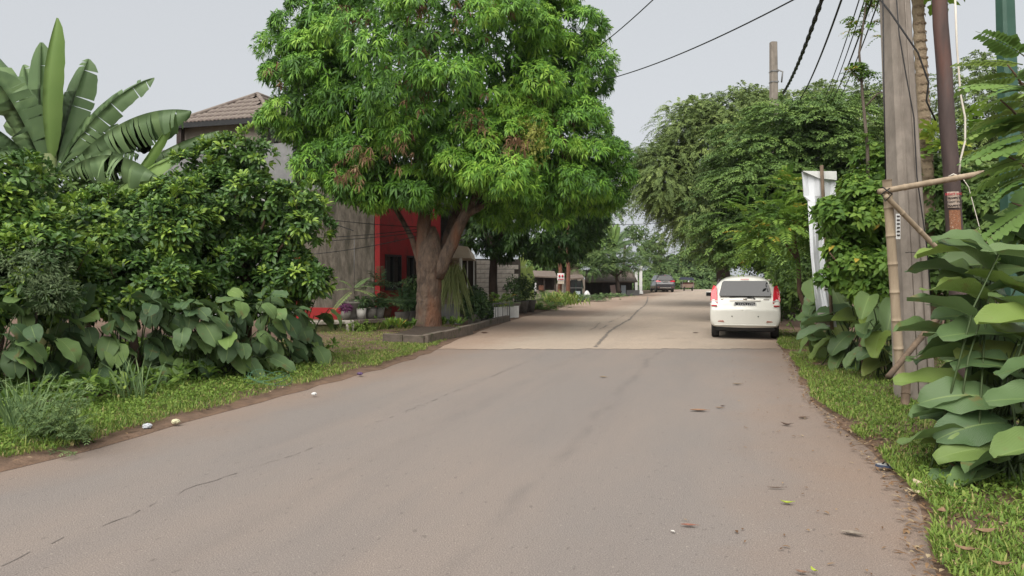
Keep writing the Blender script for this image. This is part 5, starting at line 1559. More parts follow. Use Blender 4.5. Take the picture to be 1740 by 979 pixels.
pot_plant('smaller dark pot plant beside the metal barrier', 822, 552, 23.4, .03, [(.13, 0), (.19, .3), (.17, .29)], M['pot'], lambda lv, c: bushy(lv, c - [0, 0, .1], (.3, .3, .28), 150, .11, .45))
for x, y, d, lab in ((872, 538, 28.2, 'round concrete pot next to the white planter box'), (886, 534, 29.5, 'concrete pot with twiggy dark leaves by the road edge'), (899, 531, 30.6, 'last concrete pot of the row near the tall weeds')):
    pot_plant(lab, x, y, d, .03, [(.2, 0), (.28, .42), (.3, .5), (.26, .48)], M['pot'], lambda lv, c: bushy(lv, c, (.34, .34, .62), 90, .13, .3))

# kerb that continues along the porch
t = thing('kerb_row', 'row of low stained kerb stones along the porch front', 'kerb', tuple(G(830, 556)))
ke = [G(802, 567)[:2], G(835, 555)[:2], G(868, 546)[:2]]
for a, b in zip(ke[:-1], ke[1:]):
    ax = unit(b - a); k = 3; ln = np.linalg.norm(b - a) / k
    for i in range(k):
        c = a + ax * ln * (i + .5) + W2 * .12
        MB().box((c[0], c[1], .09 + random.uniform(-.01, .01)), (ln - .03, .16, .22), ((*ax, 0), (-ax[1], ax[0], 0), (0, 0, 1))).build('kerb_stone', M['kerb'], t, bevel=.015)

# --- white block wall, block by block, and the broken lime green wall
t = thing('block_wall', 'whitewashed concrete block wall with black graffiti behind the dark tree', 'wall', tuple(P(840, 520, 33) * [1, 1, 0]))
a, b = P(790, 0, 32.4)[:2], P(884, 0, 33.4)[:2]
ax = unit(b - a); ny = np.array([-ax[1], ax[0]]); LN = np.linalg.norm(b - a)
e = ((*ax, 0), (*ny, 0), (0, 0, 1))
MB().box((*((a + b) / 2 + ny * .02), 1.15), (LN, .12, 2.26), e).build('mortar_core', M['mortar'], t)
bm_ = MB().box((0, 0, 0), (.385, .06, .185)); blk = bm_.mesh('block'); blk.materials.append(M['block'])
for r_ in range(11):
    z = .12 + r_ * .2
    if r_ == 10 and False: continue
    k = int(LN / .4)
    for i in range(k + 1):
        s_ = (i + (.5 if r_ % 2 else .0)) * .4 + .1
        if s_ > LN - .15: continue
        if r_ == 10 and random.random() < .35: continue
        c = a + ax * s_ - ny * (.07 + random.uniform(0, .012))
        Mx = Matrix(((ax[0], ny[0], 0, c[0]), (ax[1], ny[1], 0, c[1]), (0, 0, 1, z), (0, 0, 0, 1))) @ Matrix.Rotation(random.uniform(-.012, .012), 4, 'Y')
        inst('block', blk, t, Mx)
mb = MB()
for s_ in (1.05,):
    c = a + ax * (LN * .15) - ny * .14; mb.box((*c, 1.1), (.14, .1, 2.2), e)
mb.build('pilaster', M['mortar'], t)
mb = MB(); o_ = np.array([*(a + ax * (LN - .9) - ny * .118), .95]); X_, Y_ = np.array([*ax, 0]), np.array([0, 0, 1.0])
for pts in (((0, 0), (.1, .2), (.18, .02), (.25, .25)), ((.22, .05), (.35, .3), (.42, .12), (.30, .10)), ((.45, .1), (.5, .36), (.62, .15), (.55, .08)), ((.62, .2), (.72, .38), (.78, .2), (.85, .34)), ((0, -.05), (.3, .0), (.8, .12))):
    mb.tube([o_ + X_ * p[0] + Y_ * p[1] for p in pts], .014, 5)
mb.build('graffiti', M['black'], t)
t = thing('broken_wall', 'jagged lime green end of a broken wall by the white block wall', 'wall', tuple(P(892, 520, 33.5) * [1, 1, 0]))
c = P(879, 0, 33.6)
poly = [(0, 0), (.42, 0), (.42, 1.9), (.38, 2.05), (.46, 2.2), (.40, 2.34), (.52, 2.5), (.50, 2.72), (.40, 2.66), (.36, 2.78), (.30, 2.6), (.2, 2.55), (.16, 2.42), (.05, 2.36), (0, 2.2)]
MB().prism(poly, (c[0], c[1], 0), (1, .08, 0), (0, 0, 1), (0, 1, 0), .16).build('wall_face', M['lime'], t)
poly = [(0, 0), (.36, 0), (.34, .9), (.36, 1.5), (.28, 1.75), (.30, 1.95), (.18, 2.0), (.12, 1.9), (.05, 2.0), (0, 1.8)]
MB().prism(poly, (c[0] + .44, c[1] + .25, 0), (.96, .25, 0), (0, 0, 1), (0, 1, 0), .14).build('wall_return', M['lime'], t)
for k_ in range(3):
    MB().box((c[0] + .12 + k_ * .16, c[1] + .05, 2.68 - .06 * k_ ** 2 + (.1 if k_ == 2 else 0)), (.1, .1, .22), ((.95, .1, .3), (0, 1, 0), (-.3, 0, .95))).build('broken_brick', M['lime'], t)

# --- metal barrier and the white slatted planter
t = thing('metal_barrier', 'small dark metal barrier beside the white planter box', 'barrier', tuple(G(852, 545)))
a, b = G(838, 548), G(866, 546)
for zz in (.12, .62):
    MB().tube([a + [0, 0, zz], b + [0, 0, zz]], .018, 6).build('rail', M['steel'], t)
for i in range(8):
    p = a + (b - a) * i / 7
    if i in (3, 5): continue
    MB().tube([p, p + [0, 0, .64]], .018 if i in (0, 7) else .01, 6).build('bar', M['steel'], t)
t = thing('slatted_planter', 'white slatted planter box with bright green weeds', 'planter', tuple(G(868, 543)))
a, b = G(842, 545), G(884, 541)
ax3 = unit(b - a); ny3 = np.cross([0, 0, 1], ax3); ln = np.linalg.norm(b - a)
MB().box((a + b) / 2 + ny3 * .25 + [0, 0, .22], (ln, .3, .36), (ax3, ny3, (0, 0, 1))).build('box', M['black'], t)
for i in range(9):
    c = a + ax3 * ln * (i + .5) / 9 + ny3 * .07
    MB().box(c + [0, 0, .24], (ln / 9 - .012, .04, .42), (ax3, ny3, (0, 0, 1))).build('slat', M['white_paint'], t)
lv = Leaves(); q, dv = shell([((a + b) / 2 + ny3 * .25 + [-.1, 0, .6], (.5, .2, .25))], 120, (.2, 1)); spray(lv, q, dv * [1, 1, .3] + [0, 0, .5], 6, .3, .12, .035, .4, .2, .8)
lv.build('foliage', M['fresh_leaf'], t)
# weeds along the left edge further up
for x, y, d, w, hgt, n, lab, kk in ((925, 530, 32.5, .7, .5, 120, 'yellow green ferny weeds by the last pot', 'fresh_leaf'), (955, 525, 36, 1.0, .9, 220, 'tall grassy weeds under the rust brown poles', 'grass'),
                                  (1005, 513, 44, 1.3, .55, 160, 'low weedy mound beside the shop road edge', 'weed_leaf'), (1040, 507, 52, 1.2, .4, 110, 'low weeds before the brown sheds', 'weed_leaf'), (930, 515, 37, .6, 1.0, 120, 'twiggy bush beside the lime green wall', 'deep_leaf'),
                                  (1118, 496, 73, 1.6, 1.0, 110, 'bright weeds beside the parked dark car', 'fresh_leaf')):
    c = P(x, y, d); c[2] = 0
    lv = Leaves(); q = c + rng.normal(size=(n, 3)) * [w * .5, .4, 0] + np.column_stack([np.zeros((n, 2)), rng.random(n) * hgt * .5])
    if kk == 'grass':
        az = rng.random(n) * 6.28
        lv.add(q, np.column_stack([np.cos(az) * .5, np.sin(az) * .5, np.ones(n)]), (0, -1, .3), rng.uniform(.5, 1.0, n) * hgt, .05, .45, .2, tint=np.clip(rng.normal(.6, .2, n), 0, .9), w1=1, w2=.8)
    else:
        spray(lv, q, rand_dirs(n) * [1, 1, .3] + [0, 0, .8], 6, hgt * .7, .15, .045, .4, .2, .8, tint=rng.random(n) * .9)
    tag(lv.build('weed_patch', M[kk], None), lab, 'weeds', 'weed patches along the far kerb')

# --- the shops at the bend
t = thing('poster_sign', 'white sign with red lettering on the rust brown poles', 'sign', tuple(P(952, 510, 43) * [1, 1, 0]))
M['sign_red'] = mk_mat('red print', (.5, .03, .05), (.42, .03, .05), 3, .6)
mb = MB(); c = P(953, 470.5, 43); mb.box(c, (.40, .03, .42)); mb.build('board', M['white_paint'], t)
MB().box(P(953, 480, 43), (.38, .03, .16)).build('lower_board', M['cream'], t)
mb = MB()
for dx in (-.08, .09):
    c = P(953, 469, 42.97) + [dx, 0, 0]; mb.lathe([(.05, -.06), (.065, 0), (.03, .07)], c - [0, 0, 0], 8)
mb.box(P(953, 474.5, 42.97), (.32, .012, .05)); mb.build('red_print', M['sign_red'], t)
for x, d, lab in ((951, 43.4, 'rust brown pole carrying the white and red sign'), (965, 42.6, 'second rust brown pole in front of the small gabled house')):
    mb = MB(); mb.tube(path_curve(P(x, 512, d) * [1, 1, 0], P(x + 1, 372, d), 0, 8, .02), [.13, .12, .12, .115, .11, .11, .10, .10, .09], 8)
    tag(mb.build('rusty_pole', M['rust']), lab, 'pole', 'rust brown poles by the shops')
t = thing('gabled_house', 'small cream gabled house behind the rust brown poles', 'house', tuple(P(975, 505, 56) * [1, 1, 0]))
a = P(962, 505, 56); a[2] = 0
mb = MB(); mb.prism([(0, 0), (1.15, 0), (1.15, 1.75), (.55, 2.35), (0, 1.75)], a, (1, 0, 0), (0, 0, 1), (0, 1, 0), 4); mb.build('wall', M['cream'], t)
mb = MB()
for s_ in (1, -1):
    r0 = a + [.55, -.25, 2.42]; r1 = r0 + [s_ * .95, 0, -.9]
    mb.hexa([r0 - [0, 0, .07], r1 - [0, 0, .07], r1 + [0, 4.5, -.07], r0 + [0, 4.5, -.07], r0, r1, r1 + [0, 4.5, 0], r0 + [0, 4.5, 0]])
mb.build('roof', M['tin'], t)
MB().box(a + [.6, -.02, .95], (.5, .04, .9)).build('window', M['black'], t)
t = thing('open_shed', 'low open shed with a pale tin roof edge beside the lime wall', 'shed', tuple(P(925, 510, 45) * [1, 1, 0]))
a = P(905, 505, 46); a[2] = 0
MB().hexa([a + [-.1, -.6, 1.45], a + [1.5, -.6, 1.38], a + [1.5, 2.5, 1.75], a + [-.1, 2.5, 1.8], a + [-.1, -.6, 1.53], a + [1.5, -.6, 1.46], a + [1.5, 2.5, 1.83], a + [-.1, 2.5, 1.88]]).build('roof', M['tin'], t)
MB().box(a + [.7, 2.3, .8], (1.6, .06, 1.6)).build('rear_wall', M['dark_wood'], t)
MB().box(a + [.75, .2, .35], (1.2, .6, .55)).build('counter', M['beige'], t)
for dx in (0, .7, 1.4): MB().box(a + [dx, -.4, .7], (.07, .07, 1.4)).build('post', M['dark_wood'], t)
MB().box(a + [.55, -.15, .78], (.35, .3, .3)).build('crate', M['rust'], t)
MB().box(a + [.1, -.4, .75], (.22, .03, .7)).build('banner', M['white_paint'], t)
t = thing('glass_kiosk', 'small kiosk with a white awning and dark glass front', 'kiosk', tuple(P(980, 510, 46) * [1, 1, 0]))
a = P(968, 512, 45.5); a[2] = 0
MB().hexa([a + [-.1, -.35, 1.28], a + [.85, -.35, 1.32], a + [.85, .9, 1.5], a + [-.1, .9, 1.46], a + [-.1, -.35, 1.36], a + [.85, -.35, 1.42], a + [.85, .9, 1.6], a + [-.1, .9, 1.56]]).build('awning', M['tin'], t)
MB().box(a + [.38, .3, .62], (.75, .6, 1.2)).build('cabinet', M['glass_dark'], t)
for dx in (0.0, .38, .76): MB().box(a + [dx, -.02, .65], (.04, .04, 1.3)).build('frame_post', mk_mat('green frame', (.03, .07, .055), None, 5), t)
MB().box(a + [.38, -.03, .78], (.8, .05, .05)).build('rail', M['steel'], t)
MB().box(a + [.5, -.06, .3], (.28, .04, .55)).build('panel', mk_mat('pale blue panel', (.5, .56, .6), None, 3), t)
MB().lathe([(.16, 0), (.22, .15), (.2, .4), (.09, .58), (.02, .62)], a + [1.05, -.1, .0], 10).build('cloth_bundle', M['white_paint'], t)
t = thing('brown_shed', 'long low brown shed under the feathery tree', 'shed', tuple(P(1040, 503, 58) * [1, 1, 0]))
a = P(998, 503, 58); a[2] = 0
MB().hexa([a + [-.2, -.8, 1.0], a + [3.9, -.2, 1.0], a + [4.0, 3, 1.9], a + [-.1, 2.5, 1.9], a + [-.2, -.8, 1.08], a + [3.9, -.2, 1.08], a + [4.0, 3, 1.98], a + [-.1, 2.5, 1.98]]).build('roof', M['tin'], t)
MB().box(a + [1.9, 1.8, .7], (3.8, .08, 1.4)).build('wall', M['dark_wood'], t)
for dx in (.2, 1.2, 2.4, 3.6): MB().box(a + [dx, -.5, .5], (.08, .08, 1.0)).build('post', M['dark_wood'], t)
MB().box(a + [1.95, -.55, .42], (.4, .04, .75), ((1, 0, .12), (0, 1, 0), (-.12, 0, 1))).build('pink_board', mk_mat('faded pink board', (.42, .30, .27), None, 4), t)
MB().box(a + [2.75, -.55, .42], (.36, .04, .7)).build('blue_board', mk_mat('faded blue board', (.34, .38, .42), None, 4), t)
MB().box(a + [3.5, -.5, .2], (1.0, .1, .4)).build('low_wall', M['grey_wall'], t)
for x, lab in ((1081, 'nearer white gate post at the bend of the road'), (1088.5, 'taller white gate post next to the parked dark car')):
    mb = MB(); c = P(x, 500, 62); c[2] = 1.0
    h_ = 2.0 if x < 1085 else 2.25
    mb.box((c[0], c[1], h_ / 2), (.2 if x < 1085 else .24, .25, h_)); mb.box((c[0], c[1], h_ + .05), (.34, .34, .1)); mb.box((c[0], c[1], .1), (.36, .36, .2))
    tag(mb.build('gate_post', M['white_paint']), lab, 'gate post', 'white gate posts')

# ------------------------------------------------------------------ poles, wires, bamboo on the right
M['pole_concrete'] = mk_mat('pole concrete', (.27, .235, .20), (.18, .155, .13), 4, .9, .004, 30, stretch=(1, 1, .55), c3=(.10, .085, .07), c3_scale=2.2, c3_lo=.55, c3_hi=.72)
M['bamboo'] = mk_mat('dry bamboo', (.36, .285, .20), (.24, .185, .125), 6, .7, .002, 30, stretch=(1, 1, .15), c3=(.15, .115, .08), c3_scale=4)
M['bamboo_dark'] = mk_mat('weathered bamboo', (.17, .12, .08), (.09, .065, .045), 7, .8, .003, 30)
M['pole_wood'] = mk_mat('dark painted wooden pole', (.105, .075, .068), (.065, .047, .043), 6, .75, .004, 30, stretch=(1, 1, .2), c3=(.16, .07, .05), c3_scale=2)
M['wire'] = mk_mat('black cable', (.012, .012, .013), (.02, .02, .02), 8, .6)
M['white_cable'] = mk_mat('white cable', (.6, .56, .48), (.5, .46, .4), 8, .6)
M['green_steel'] = mk_mat('green painted steel', (.045, .105, .075), (.035, .085, .06), 3, .5, spec=.4)
M['galv'] = mk_mat('white sheet', (.74, .76, .78), (.64, .66, .69), 2.5, .5, .003, 6)
M['ink'] = mk_mat('dark print', (.05, .04, .04), None, 4)
M['label_white'] = mk_mat('weathered paper', (.55, .47, .40), (.38, .28, .21), 30, .85)
M['label_rust'] = mk_mat('scraped orange paper', (.34, .15, .075), (.17, .08, .05), 60, .85, c3=(.42, .32, .24), c3_scale=45)


def squarepole(mb, a, b, w0, w1, n=10, ch=.28):
    a, b = np.asarray(a, float), np.asarray(b, float)
    sec = []
    for i in range(n + 1):
        f = i / n; c = a + (b - a) * f; w = (w0 + (w1 - w0) * f) / 2
        k = w * (1 - ch)
        for x, y in ((-k, -w), (k, -w), (w, -k), (w, k), (k, w), (-k, w), (-w, k), (-w, -k)):
            sec.append(c + [x * .96 - y * .12, x * .12 + y * .96, 0])
    mb.add(sec, [(i * 8 + j, i * 8 + (j + 1) % 8, (i + 1) * 8 + (j + 1) % 8, (i + 1) * 8 + j) for i in range(n) for j in range(8)] + [tuple(range(7, -1, -1)), tuple(n * 8 + j for j in range(8))])


PB, PT = P(1555, 690, 9.0), P(1505, -300, 9.2)
t = thing('concrete_pole', 'thick square concrete utility pole leaning behind the bamboo frame', 'utility pole', tuple(PB * [1, 1, 0]))
mb = MB(); squarepole(mb, PB * [1, 1, 0], PT, .385, .235); mb.build('shaft', M['pole_concrete'], t)
mb = MB()
for f0, f1, off in ((0.02, .9, -.055), (0.02, .9, .07)):
    a = PB * [1, 1, 0]; a2 = a + (PT - a) * f0; b2 = a + (PT - a) * f1
    w0, w1 = .195, .125
    mb.tube([a2 + [off, -w0 - .001, 0], b2 + [off * .6, -w1 - .001, 0]], .006, 5)
mb.build('casting_seam', M['pole_concrete'], t)
mb = MB(); c = P(1550, 430, 9); pts = [c + [x * .82, -.19 if abs(x) < .16 else -.165, .004 * math.sin(x * 30)] for x in np.linspace(-.21, .21, 9)]
mb.tube(pts, .004, 4); mb.build('tie_wire', M['wire'], t)
c = P(1526, 385, 8.79)
MB().box(c, (.05, .012, .30)).build('paper_label', M['white_paint'], t)
for k_ in range(6):
    MB().box(c + [0, -.009, .12 - k_ * .045], (.034, .004, .02)).build('print', M['ink'], t)
for k_, (z, x0) in enumerate(((7.6, 0), (7.2, 0))):
    cc = PB * [1, 1, 0] + (PT - PB * [1, 1, 0]) * (z / PT[2])
    MB().box(cc + [0, -.17, 0], (.5, .06, .07)).build('bracket', M['steel'], t)
# cables that run down the face
mb = MB()
mb.tube([P(1522, -20, 8.95), P(1528, 60, 8.85), P(1540, 130, 8.82), P(1553, 200, 8.8), P(1558, 300, 8.75), P(1575, 420, 8.74), P(1583, 520, 8.74)], .008, 6)
tag(mb.build('down_cable', M['wire']), 'thin black cable hanging down the face of the concrete pole', 'cable')
mb = MB()
mb.tube([P(1480, -20, 9.3), P(1496, 0, 9.15), P(1512, 20, 8.9), P(1560, 90, 8.8), P(1578, 140, 8.82), P(1574, 172, 8.85), P(1590, 205, 8.9)], .011, 6)
tag(mb.build('looped_cable', M['wire']), 'black cable looping off the concrete pole towards the dark pole', 'cable')
mb = MB(); mb.tube([P(1500, -30, 8.9), P(1502, 160, 8.8), P(1505, 305, 8.75)], .009, 6)
tag(mb.build('drop_cable', M['wire']), 'straight black cable dropping from the top of the concrete pole to the bamboo post', 'cable')

# dark wooden pole with stickers and a white cable
WB, WT = P(1638, 620, 9.3) * [1, 1, 0], P(1590, -120, 9.3)
t = thing('dark_pole', 'dark purple brown pole with peeling stickers beside the concrete pole', 'pole', tuple(WB))
mb = MB(); mb.tube(path_curve(WB, WT, 0, 10, .006), [.105 - .0022 * i for i in range(11)], 14, noise=.015); mb.build('shaft', M['pole_wood'], t)


def wp(y):      # a point of the dark pole's front at a given height in the photo
    f = (P(0, y, 9.3)[2] - WB[2]) / (WT[2] - WB[2])
    return WB + (WT - WB) * f


def wrap(mb, y0, y1, a0, a1, r, m=0, n=6):
    lo, hi = wp(y1), wp(y0)
    V = []
    for c in (lo, hi):
        for i in range(n + 1):
            an = a0 + (a1 - a0) * i / n
            V.append(c + [r * math.sin(an), -r * math.cos(an), 0])
    mb.add(V, [(i, i + 1, n + 2 + i, n + 1 + i) for i in range(n)], m)


mb = MB(); wrap(mb, 327, 354, -1.05, .35, .1035); lab1 = mb.build('sticker', M['label_white'], t); lab1['label'] = 'white sticker with four lines of print'
mb = MB(); wrap(mb, 358, 400, -.95, .35, .1035); lab2 = mb.build('sticker', M['label_rust'], t); lab2['label'] = 'scraped orange sticker'
for k_, (y, tx, mm) in enumerate(((331.5, 'SEDOT WC', 'sign_red'), (338, 'MAMPET', 'ink'), (344.5, 'SEDOT WC', 'ink'), (351, 'MAMPET', 'ink'))):
    mb = MB(); c = wp(y); an = -.35
    n_ = np.array([math.sin(an), -math.cos(an), 0]); X_ = np.array([math.cos(an), math.sin(an), 0])
    text_into(mb, tx, .036, c + n_ * .1065, X_, (0, 0, 1), .0008, bold=.001)
    mb.build('lettering', M[mm], t)
mb = MB()
mb.tube([P(1622, -30, 9.1), P(1626, 80, 9.15), P(1632, 160, 9.12), P(1640, 200, 9.12), P(1640, 240, 9.12), P(1633, 268, 9.14), P(1630, 293, 9.14)], .012, 7)
tag(mb.build('white_cable', M['white_cable']), 'white cable running down the dark pole to the bamboo bar', 'cable')
mb = MB()
mb.tube([P(1631, 296, 9.1), P(1646, 318, 9.0), P(1655, 352, 8.95), P(1664, 385, 8.9), P(1668, 410, 8.9)], .005, 5)
mb.tube([P(1612, 300, 9.08), P(1620, 296, 9.05), P(1630, 300, 9.05), P(1638, 297, 9.08)], .009, 5)
tag(mb.build('tie_string', M['white_cable']), 'pale string knotted round the bamboo bar with a loose end', 'string')

# bamboo frame


def bamboo(a, b, r, n=9, noise=.02):
    mb = MB(); a, b = np.asarray(a, float), np.asarray(b, float)
    pts, rs = [], []
    ln = np.linalg.norm(b - a); k = max(2, int(ln / .32))
    for i in range(k):
        f0, f1 = i / k, (i + 1) / k
        for f, rr in ((f0 + .001, 1.0), (f0 + .12 / k, .94), (f0 + .88 / k, .94), (f1 - .03 / k, 1.0), (f1 - .015 / k, 1.09)):
            pts.append(a + (b - a) * f); rs.append(r * rr)
    mb.tube(pts, rs, n, noise=noise)
    return mb


t = thing('bamboo_trestle', 'bamboo frame of post, crossbar and brace lashed to the poles', 'frame', tuple(P(1530, 640, 8.55) * [1, 1, 0]))
bamboo(P(1530, 640, 8.55), P(1507, 305, 8.55), .054).build('post', M['bamboo'], t)
bamboo(P(1494, 326, 8.46), P(1706, 288, 8.95), .037).build('crossbar', M['bamboo'], t)
bamboo(P(1504, 332, 8.4), P(1592, 422, 8.65), .031).build('brace', M['bamboo'], t)
mb = MB(); mb.tube([P(1500, 318, 8.38), P(1516, 330, 8.36), P(1504, 342, 8.4), P(1498, 330, 8.42), P(1512, 320, 8.37)], .008, 5); mb.build('lashing', M['wire'], t)
tag(bamboo(P(1509, 641, 8.2), P(1592, 541, 8.75), .035).build('bamboo_pole', M['bamboo_dark']), 'weathered brown bamboo stick leaning at the foot of the concrete pole', 'stick')
tag(bamboo(P(1630, 468, 9.6), P(1742, 350, 9.9), .045).build('bamboo_pole', M['bamboo_dark']), 'slanted dead stem behind the broad leaves by the dark pole', 'stick')
tag(bamboo(P(1540, 650, 8.5), P(1538, 690, 8.4), .05).build('wooden_stub', M['bamboo_dark']), 'short rotten wooden stub in the grass under the bamboo post', 'stump')

# green street pole
t = thing('green_pole', 'green painted steel pole rising above the near leaflets', 'pole', tuple(P(1726, 620, 10.5) * [1, 1, 0]))
mb = MB(); squarepole(mb, P(1728, 700, 10.5) * [1, 1, 0], P(1704, -120, 10.5), .27, .19, 6, .35); mb.build('shaft', M['green_steel'], t)
mb = MB(); mb.tube([P(1728, 430, 10.5) * [1, 1, 0], P(1728, 430, 10.5) * [1, 1, 0] + [0, 0, .15]], .24, 12); mb.build('base_collar', M['green_steel'], t)

# far concrete pole
FB, FT = P(1318, 520, 29) * [1, 1, 0], P(1314, 72, 29)
t = thing('concrete_pole', 'distant grey concrete pole standing above the tree tops', 'utility pole', tuple(FB))
mb = MB(); squarepole(mb, FB, FT, .40, .25); mb.build('shaft', M['pole_concrete'], t)
for y in (122, 140):
    MB().box(P(1315, y, 29), (.30, .30, .05)).build('band', M['steel'], t)
mb = MB(); mb.tube([P(1320, 118, 28.9), P(1330, 122, 28.8), P(1328, 140, 28.8)], .03, 6); mb.build('bracket', M['steel'], t)

# overhead cables from the near pole to the far one


def cable(a, b, sag, r, lab, grp='overhead cables between the poles', twist=False):
    mb = MB()
    pts = path_curve(a, b, sag, 28)
    mb.tube(pts, r, 6)
    if twist:
        for k_ in range(2):
            mb.tube([np.asarray(p) + [r * .8 * math.cos(i * .26 + k_ * 3.14), 0, r * .8 * math.sin(i * .26 + k_ * 3.14)] for i, p in enumerate(path_curve(a, b, sag, 320))], r * .7, 5)
    tag(mb.build('overhead_cable', M['wire']), lab, 'cable', grp)


na = lambda z, dx=0: PB * [1, 1, 0] + (PT - PB * [1, 1, 0]) * (z / PT[2]) + [dx, .15, 0]
cable(na(6.9, -.15), P(1326, 165, 28.8), .45, .036, 'thick twisted cable bundle sagging from the near pole to the far pole', twist=True)
cable(na(6.3, -.1), P(1345, 185, 30), .5, .02, 'second black cable just beside the thick twisted bundle')
cable(na(5.9, -.05), P(1392, 185, 31), .25, .011, 'thin wire third from the thick bundle')
cable(na(5.75, -.03), P(1398, 185, 31), .3, .011, 'thin wire fourth from the thick bundle')
cable(na(5.55, 0), P(1402, 185, 31), .35, .015, 'thin wire close under the third and fourth ones')
cable(na(5.3, 0), P(1410, 190, 31), .3, .011, 'lowest thin wire next to the tall sapling')
cable(P(1200, -90, 12), P(1000, 92, 20.5), .1, .012, 'upper wire crossing the sky into the mango crown', 'wires across the sky')
cable(P(1520, -95, 9.2), P(1000, 142, 20.8), .25, .012, 'long lower wire crossing the sky into the mango crown', 'wires across the sky')
cable(P(1000, 380, 33), P(1240, 360, 36), .25, .012, 'thin wire under the trees over the road', 'wires across the road')
cable(P(1118, 434, 70), P(1190, 415, 50), .1, .02, 'thin wire rising over the dark car', 'wires across the road')
cable(P(1115, 425, 66), P(1160, 455, 80), .1, .02, 'thin wire falling to the far bushes', 'wires across the road')
for (x0, y0, x1, y1, s_, lab) in ((500, 405, 722, 388, .06, 'top wire strung to the mango trunk before the red house'), (508, 411, 716, 394, .05, 'slack wire strung to the mango trunk past the red wall'),
                                  (508, 434, 722, 398, .08, 'lowest wire rising to the mango trunk'), (548, 372, 715, 386, .03, 'wire from the canopy corner to the mango trunk'), (560, 378, 600, 392, .0, 'short wire end beside the stained wall')):
    cable(P(x0, y0, 21), P(x1, y1, 20.0), s_, .011, lab, 'wires before the red house')
mb = MB(); mb.tube([P(602, 405, 23.9), P(602, 500, 23.9)], .012, 6); tag(mb.build('wall_conduit', M['steel']), 'thin vertical conduit on the stained grey wall', 'conduit')

# tall white sheet on a wooden post
t = thing('sheet_sign', 'tall white metal sheet nailed to a wooden post among the shrubs', 'sign', tuple(P(1398, 560, 12.2) * [1, 1, 0]))
mb = MB()
rows = [(1363, 1421, 292), (1366, 1420, 333), (1373, 1408, 342), (1378, 1405, 430), (1383, 1408, 480), (1387, 1416, 520), (1391, 1422, 556)]
V = []
for i, (x0, x1, y) in enumerate(rows):
    for j in range(7):
        d = 12.2 + .03 * math.sin(j * 1.5 + i)
        V.append(P(x0 + (x1 - x0) * j / 6, y, d))
nv = len(V); V += [v + np.array([0, .02, 0]) for v in V]
Fs = [(i * 7 + j, (i + 1) * 7 + j, (i + 1) * 7 + j + 1, i * 7 + j + 1) for i in range(6) for j in range(6)]
Fs += [tuple(nv + k for k in f[::-1]) for f in Fs]
mb.add(V, Fs); mb.build('sheet', M['galv'], t)
mb = MB(); mb.hexa([P(1392, 303, 12.13), P(1422, 306, 12.13), P(1422, 306, 12.16), P(1392, 303, 12.16), P(1363, 290.5, 12.13), P(1421.5, 291, 12.13), P(1421.5, 291, 12.25), P(1363, 290.5, 12.25)]); mb.build('folded_edge', M['white_paint'], t)
mb = MB(); mb.tube([P(1396, 281, 12.08), P(1399, 340, 12.08), P(1404, 420, 12.08), P(1410, 480, 12.08), P(1414, 560, 12.08)], .03, 6); mb.build('post', M['bamboo_dark'], t)
MB().box(P(1404, 486, 12.05), (.09, .01, .17)).build('paper_notice', M['white_paint'], t)
for k_ in range(3): MB().box(P(1404, 480 + k_ * 6, 12.04), (.05, .006, .022)).build('print', M['ink'], t)
MB().box(P(1402, 542, 12.1), (.24, .012, .2)).build('faded_panel', mk_mat('faded pinkish panel', (.42, .37, .35), None, 6), t)
mb = MB(); text_into(mb, '1  DIJUAL', .042, P(1402, 546, 12.08), (1, 0, 0), (0, 0, 1), .001, bold=.001); mb.build('lettering', M['ink'], t)
MB().box(P(1302, 456, 23), (.4, .03, .9)).build('small_sheet', M['galv'], t) if False else None

# ------------------------------------------------------------------ vehicles
def paint(name, c, rough=.3):
    m = mk_mat(name, c, tuple(v * .93 for v in c), 2.0, rough, coat=.6, spec=.4)
    return m


M['car_white'] = paint('cream white car paint', (.60, .59, .535), .3)
M['car_dark'] = paint('dark metallic paint', (.045, .043, .047), .25)
M['car_glass'] = mk_mat('tinted car glass', (.010, .011, .012), None, 3, .04, spec=.42)
M['tyre'] = mk_mat('tyre rubber', (.018, .018, .018), (.03, .028, .026), 20, .85)
M['rim'] = mk_mat('alloy rim', (.35, .35, .36), None, 5, .35, metal=.8)
M['lamp_red'] = mk_mat('red lamp lens', (.55, .012, .03), (.42, .01, .02), 8, .15, spec=.5, coat=.5)
M['lamp_clear'] = mk_mat('clear lamp lens', (.48, .45, .43), (.30, .25, .24), 25, .15, spec=.5, coat=.5)
M['reflector'] = mk_mat('dull red reflector', (.30, .12, .09), None, 10, .3)
M['trim_black'] = mk_mat('black plastic trim', (.018, .018, .018), None, 6, .55)
M['plate'] = mk_mat('black number plate', (.02, .021, .022), None, 6, .5)
M['plate_ink'] = mk_mat('plate digits', (.38, .38, .38), None, 6, .5)
M['chrome'] = mk_mat('dull chrome', (.45, .42, .38), None, 6, .25, metal=.9)


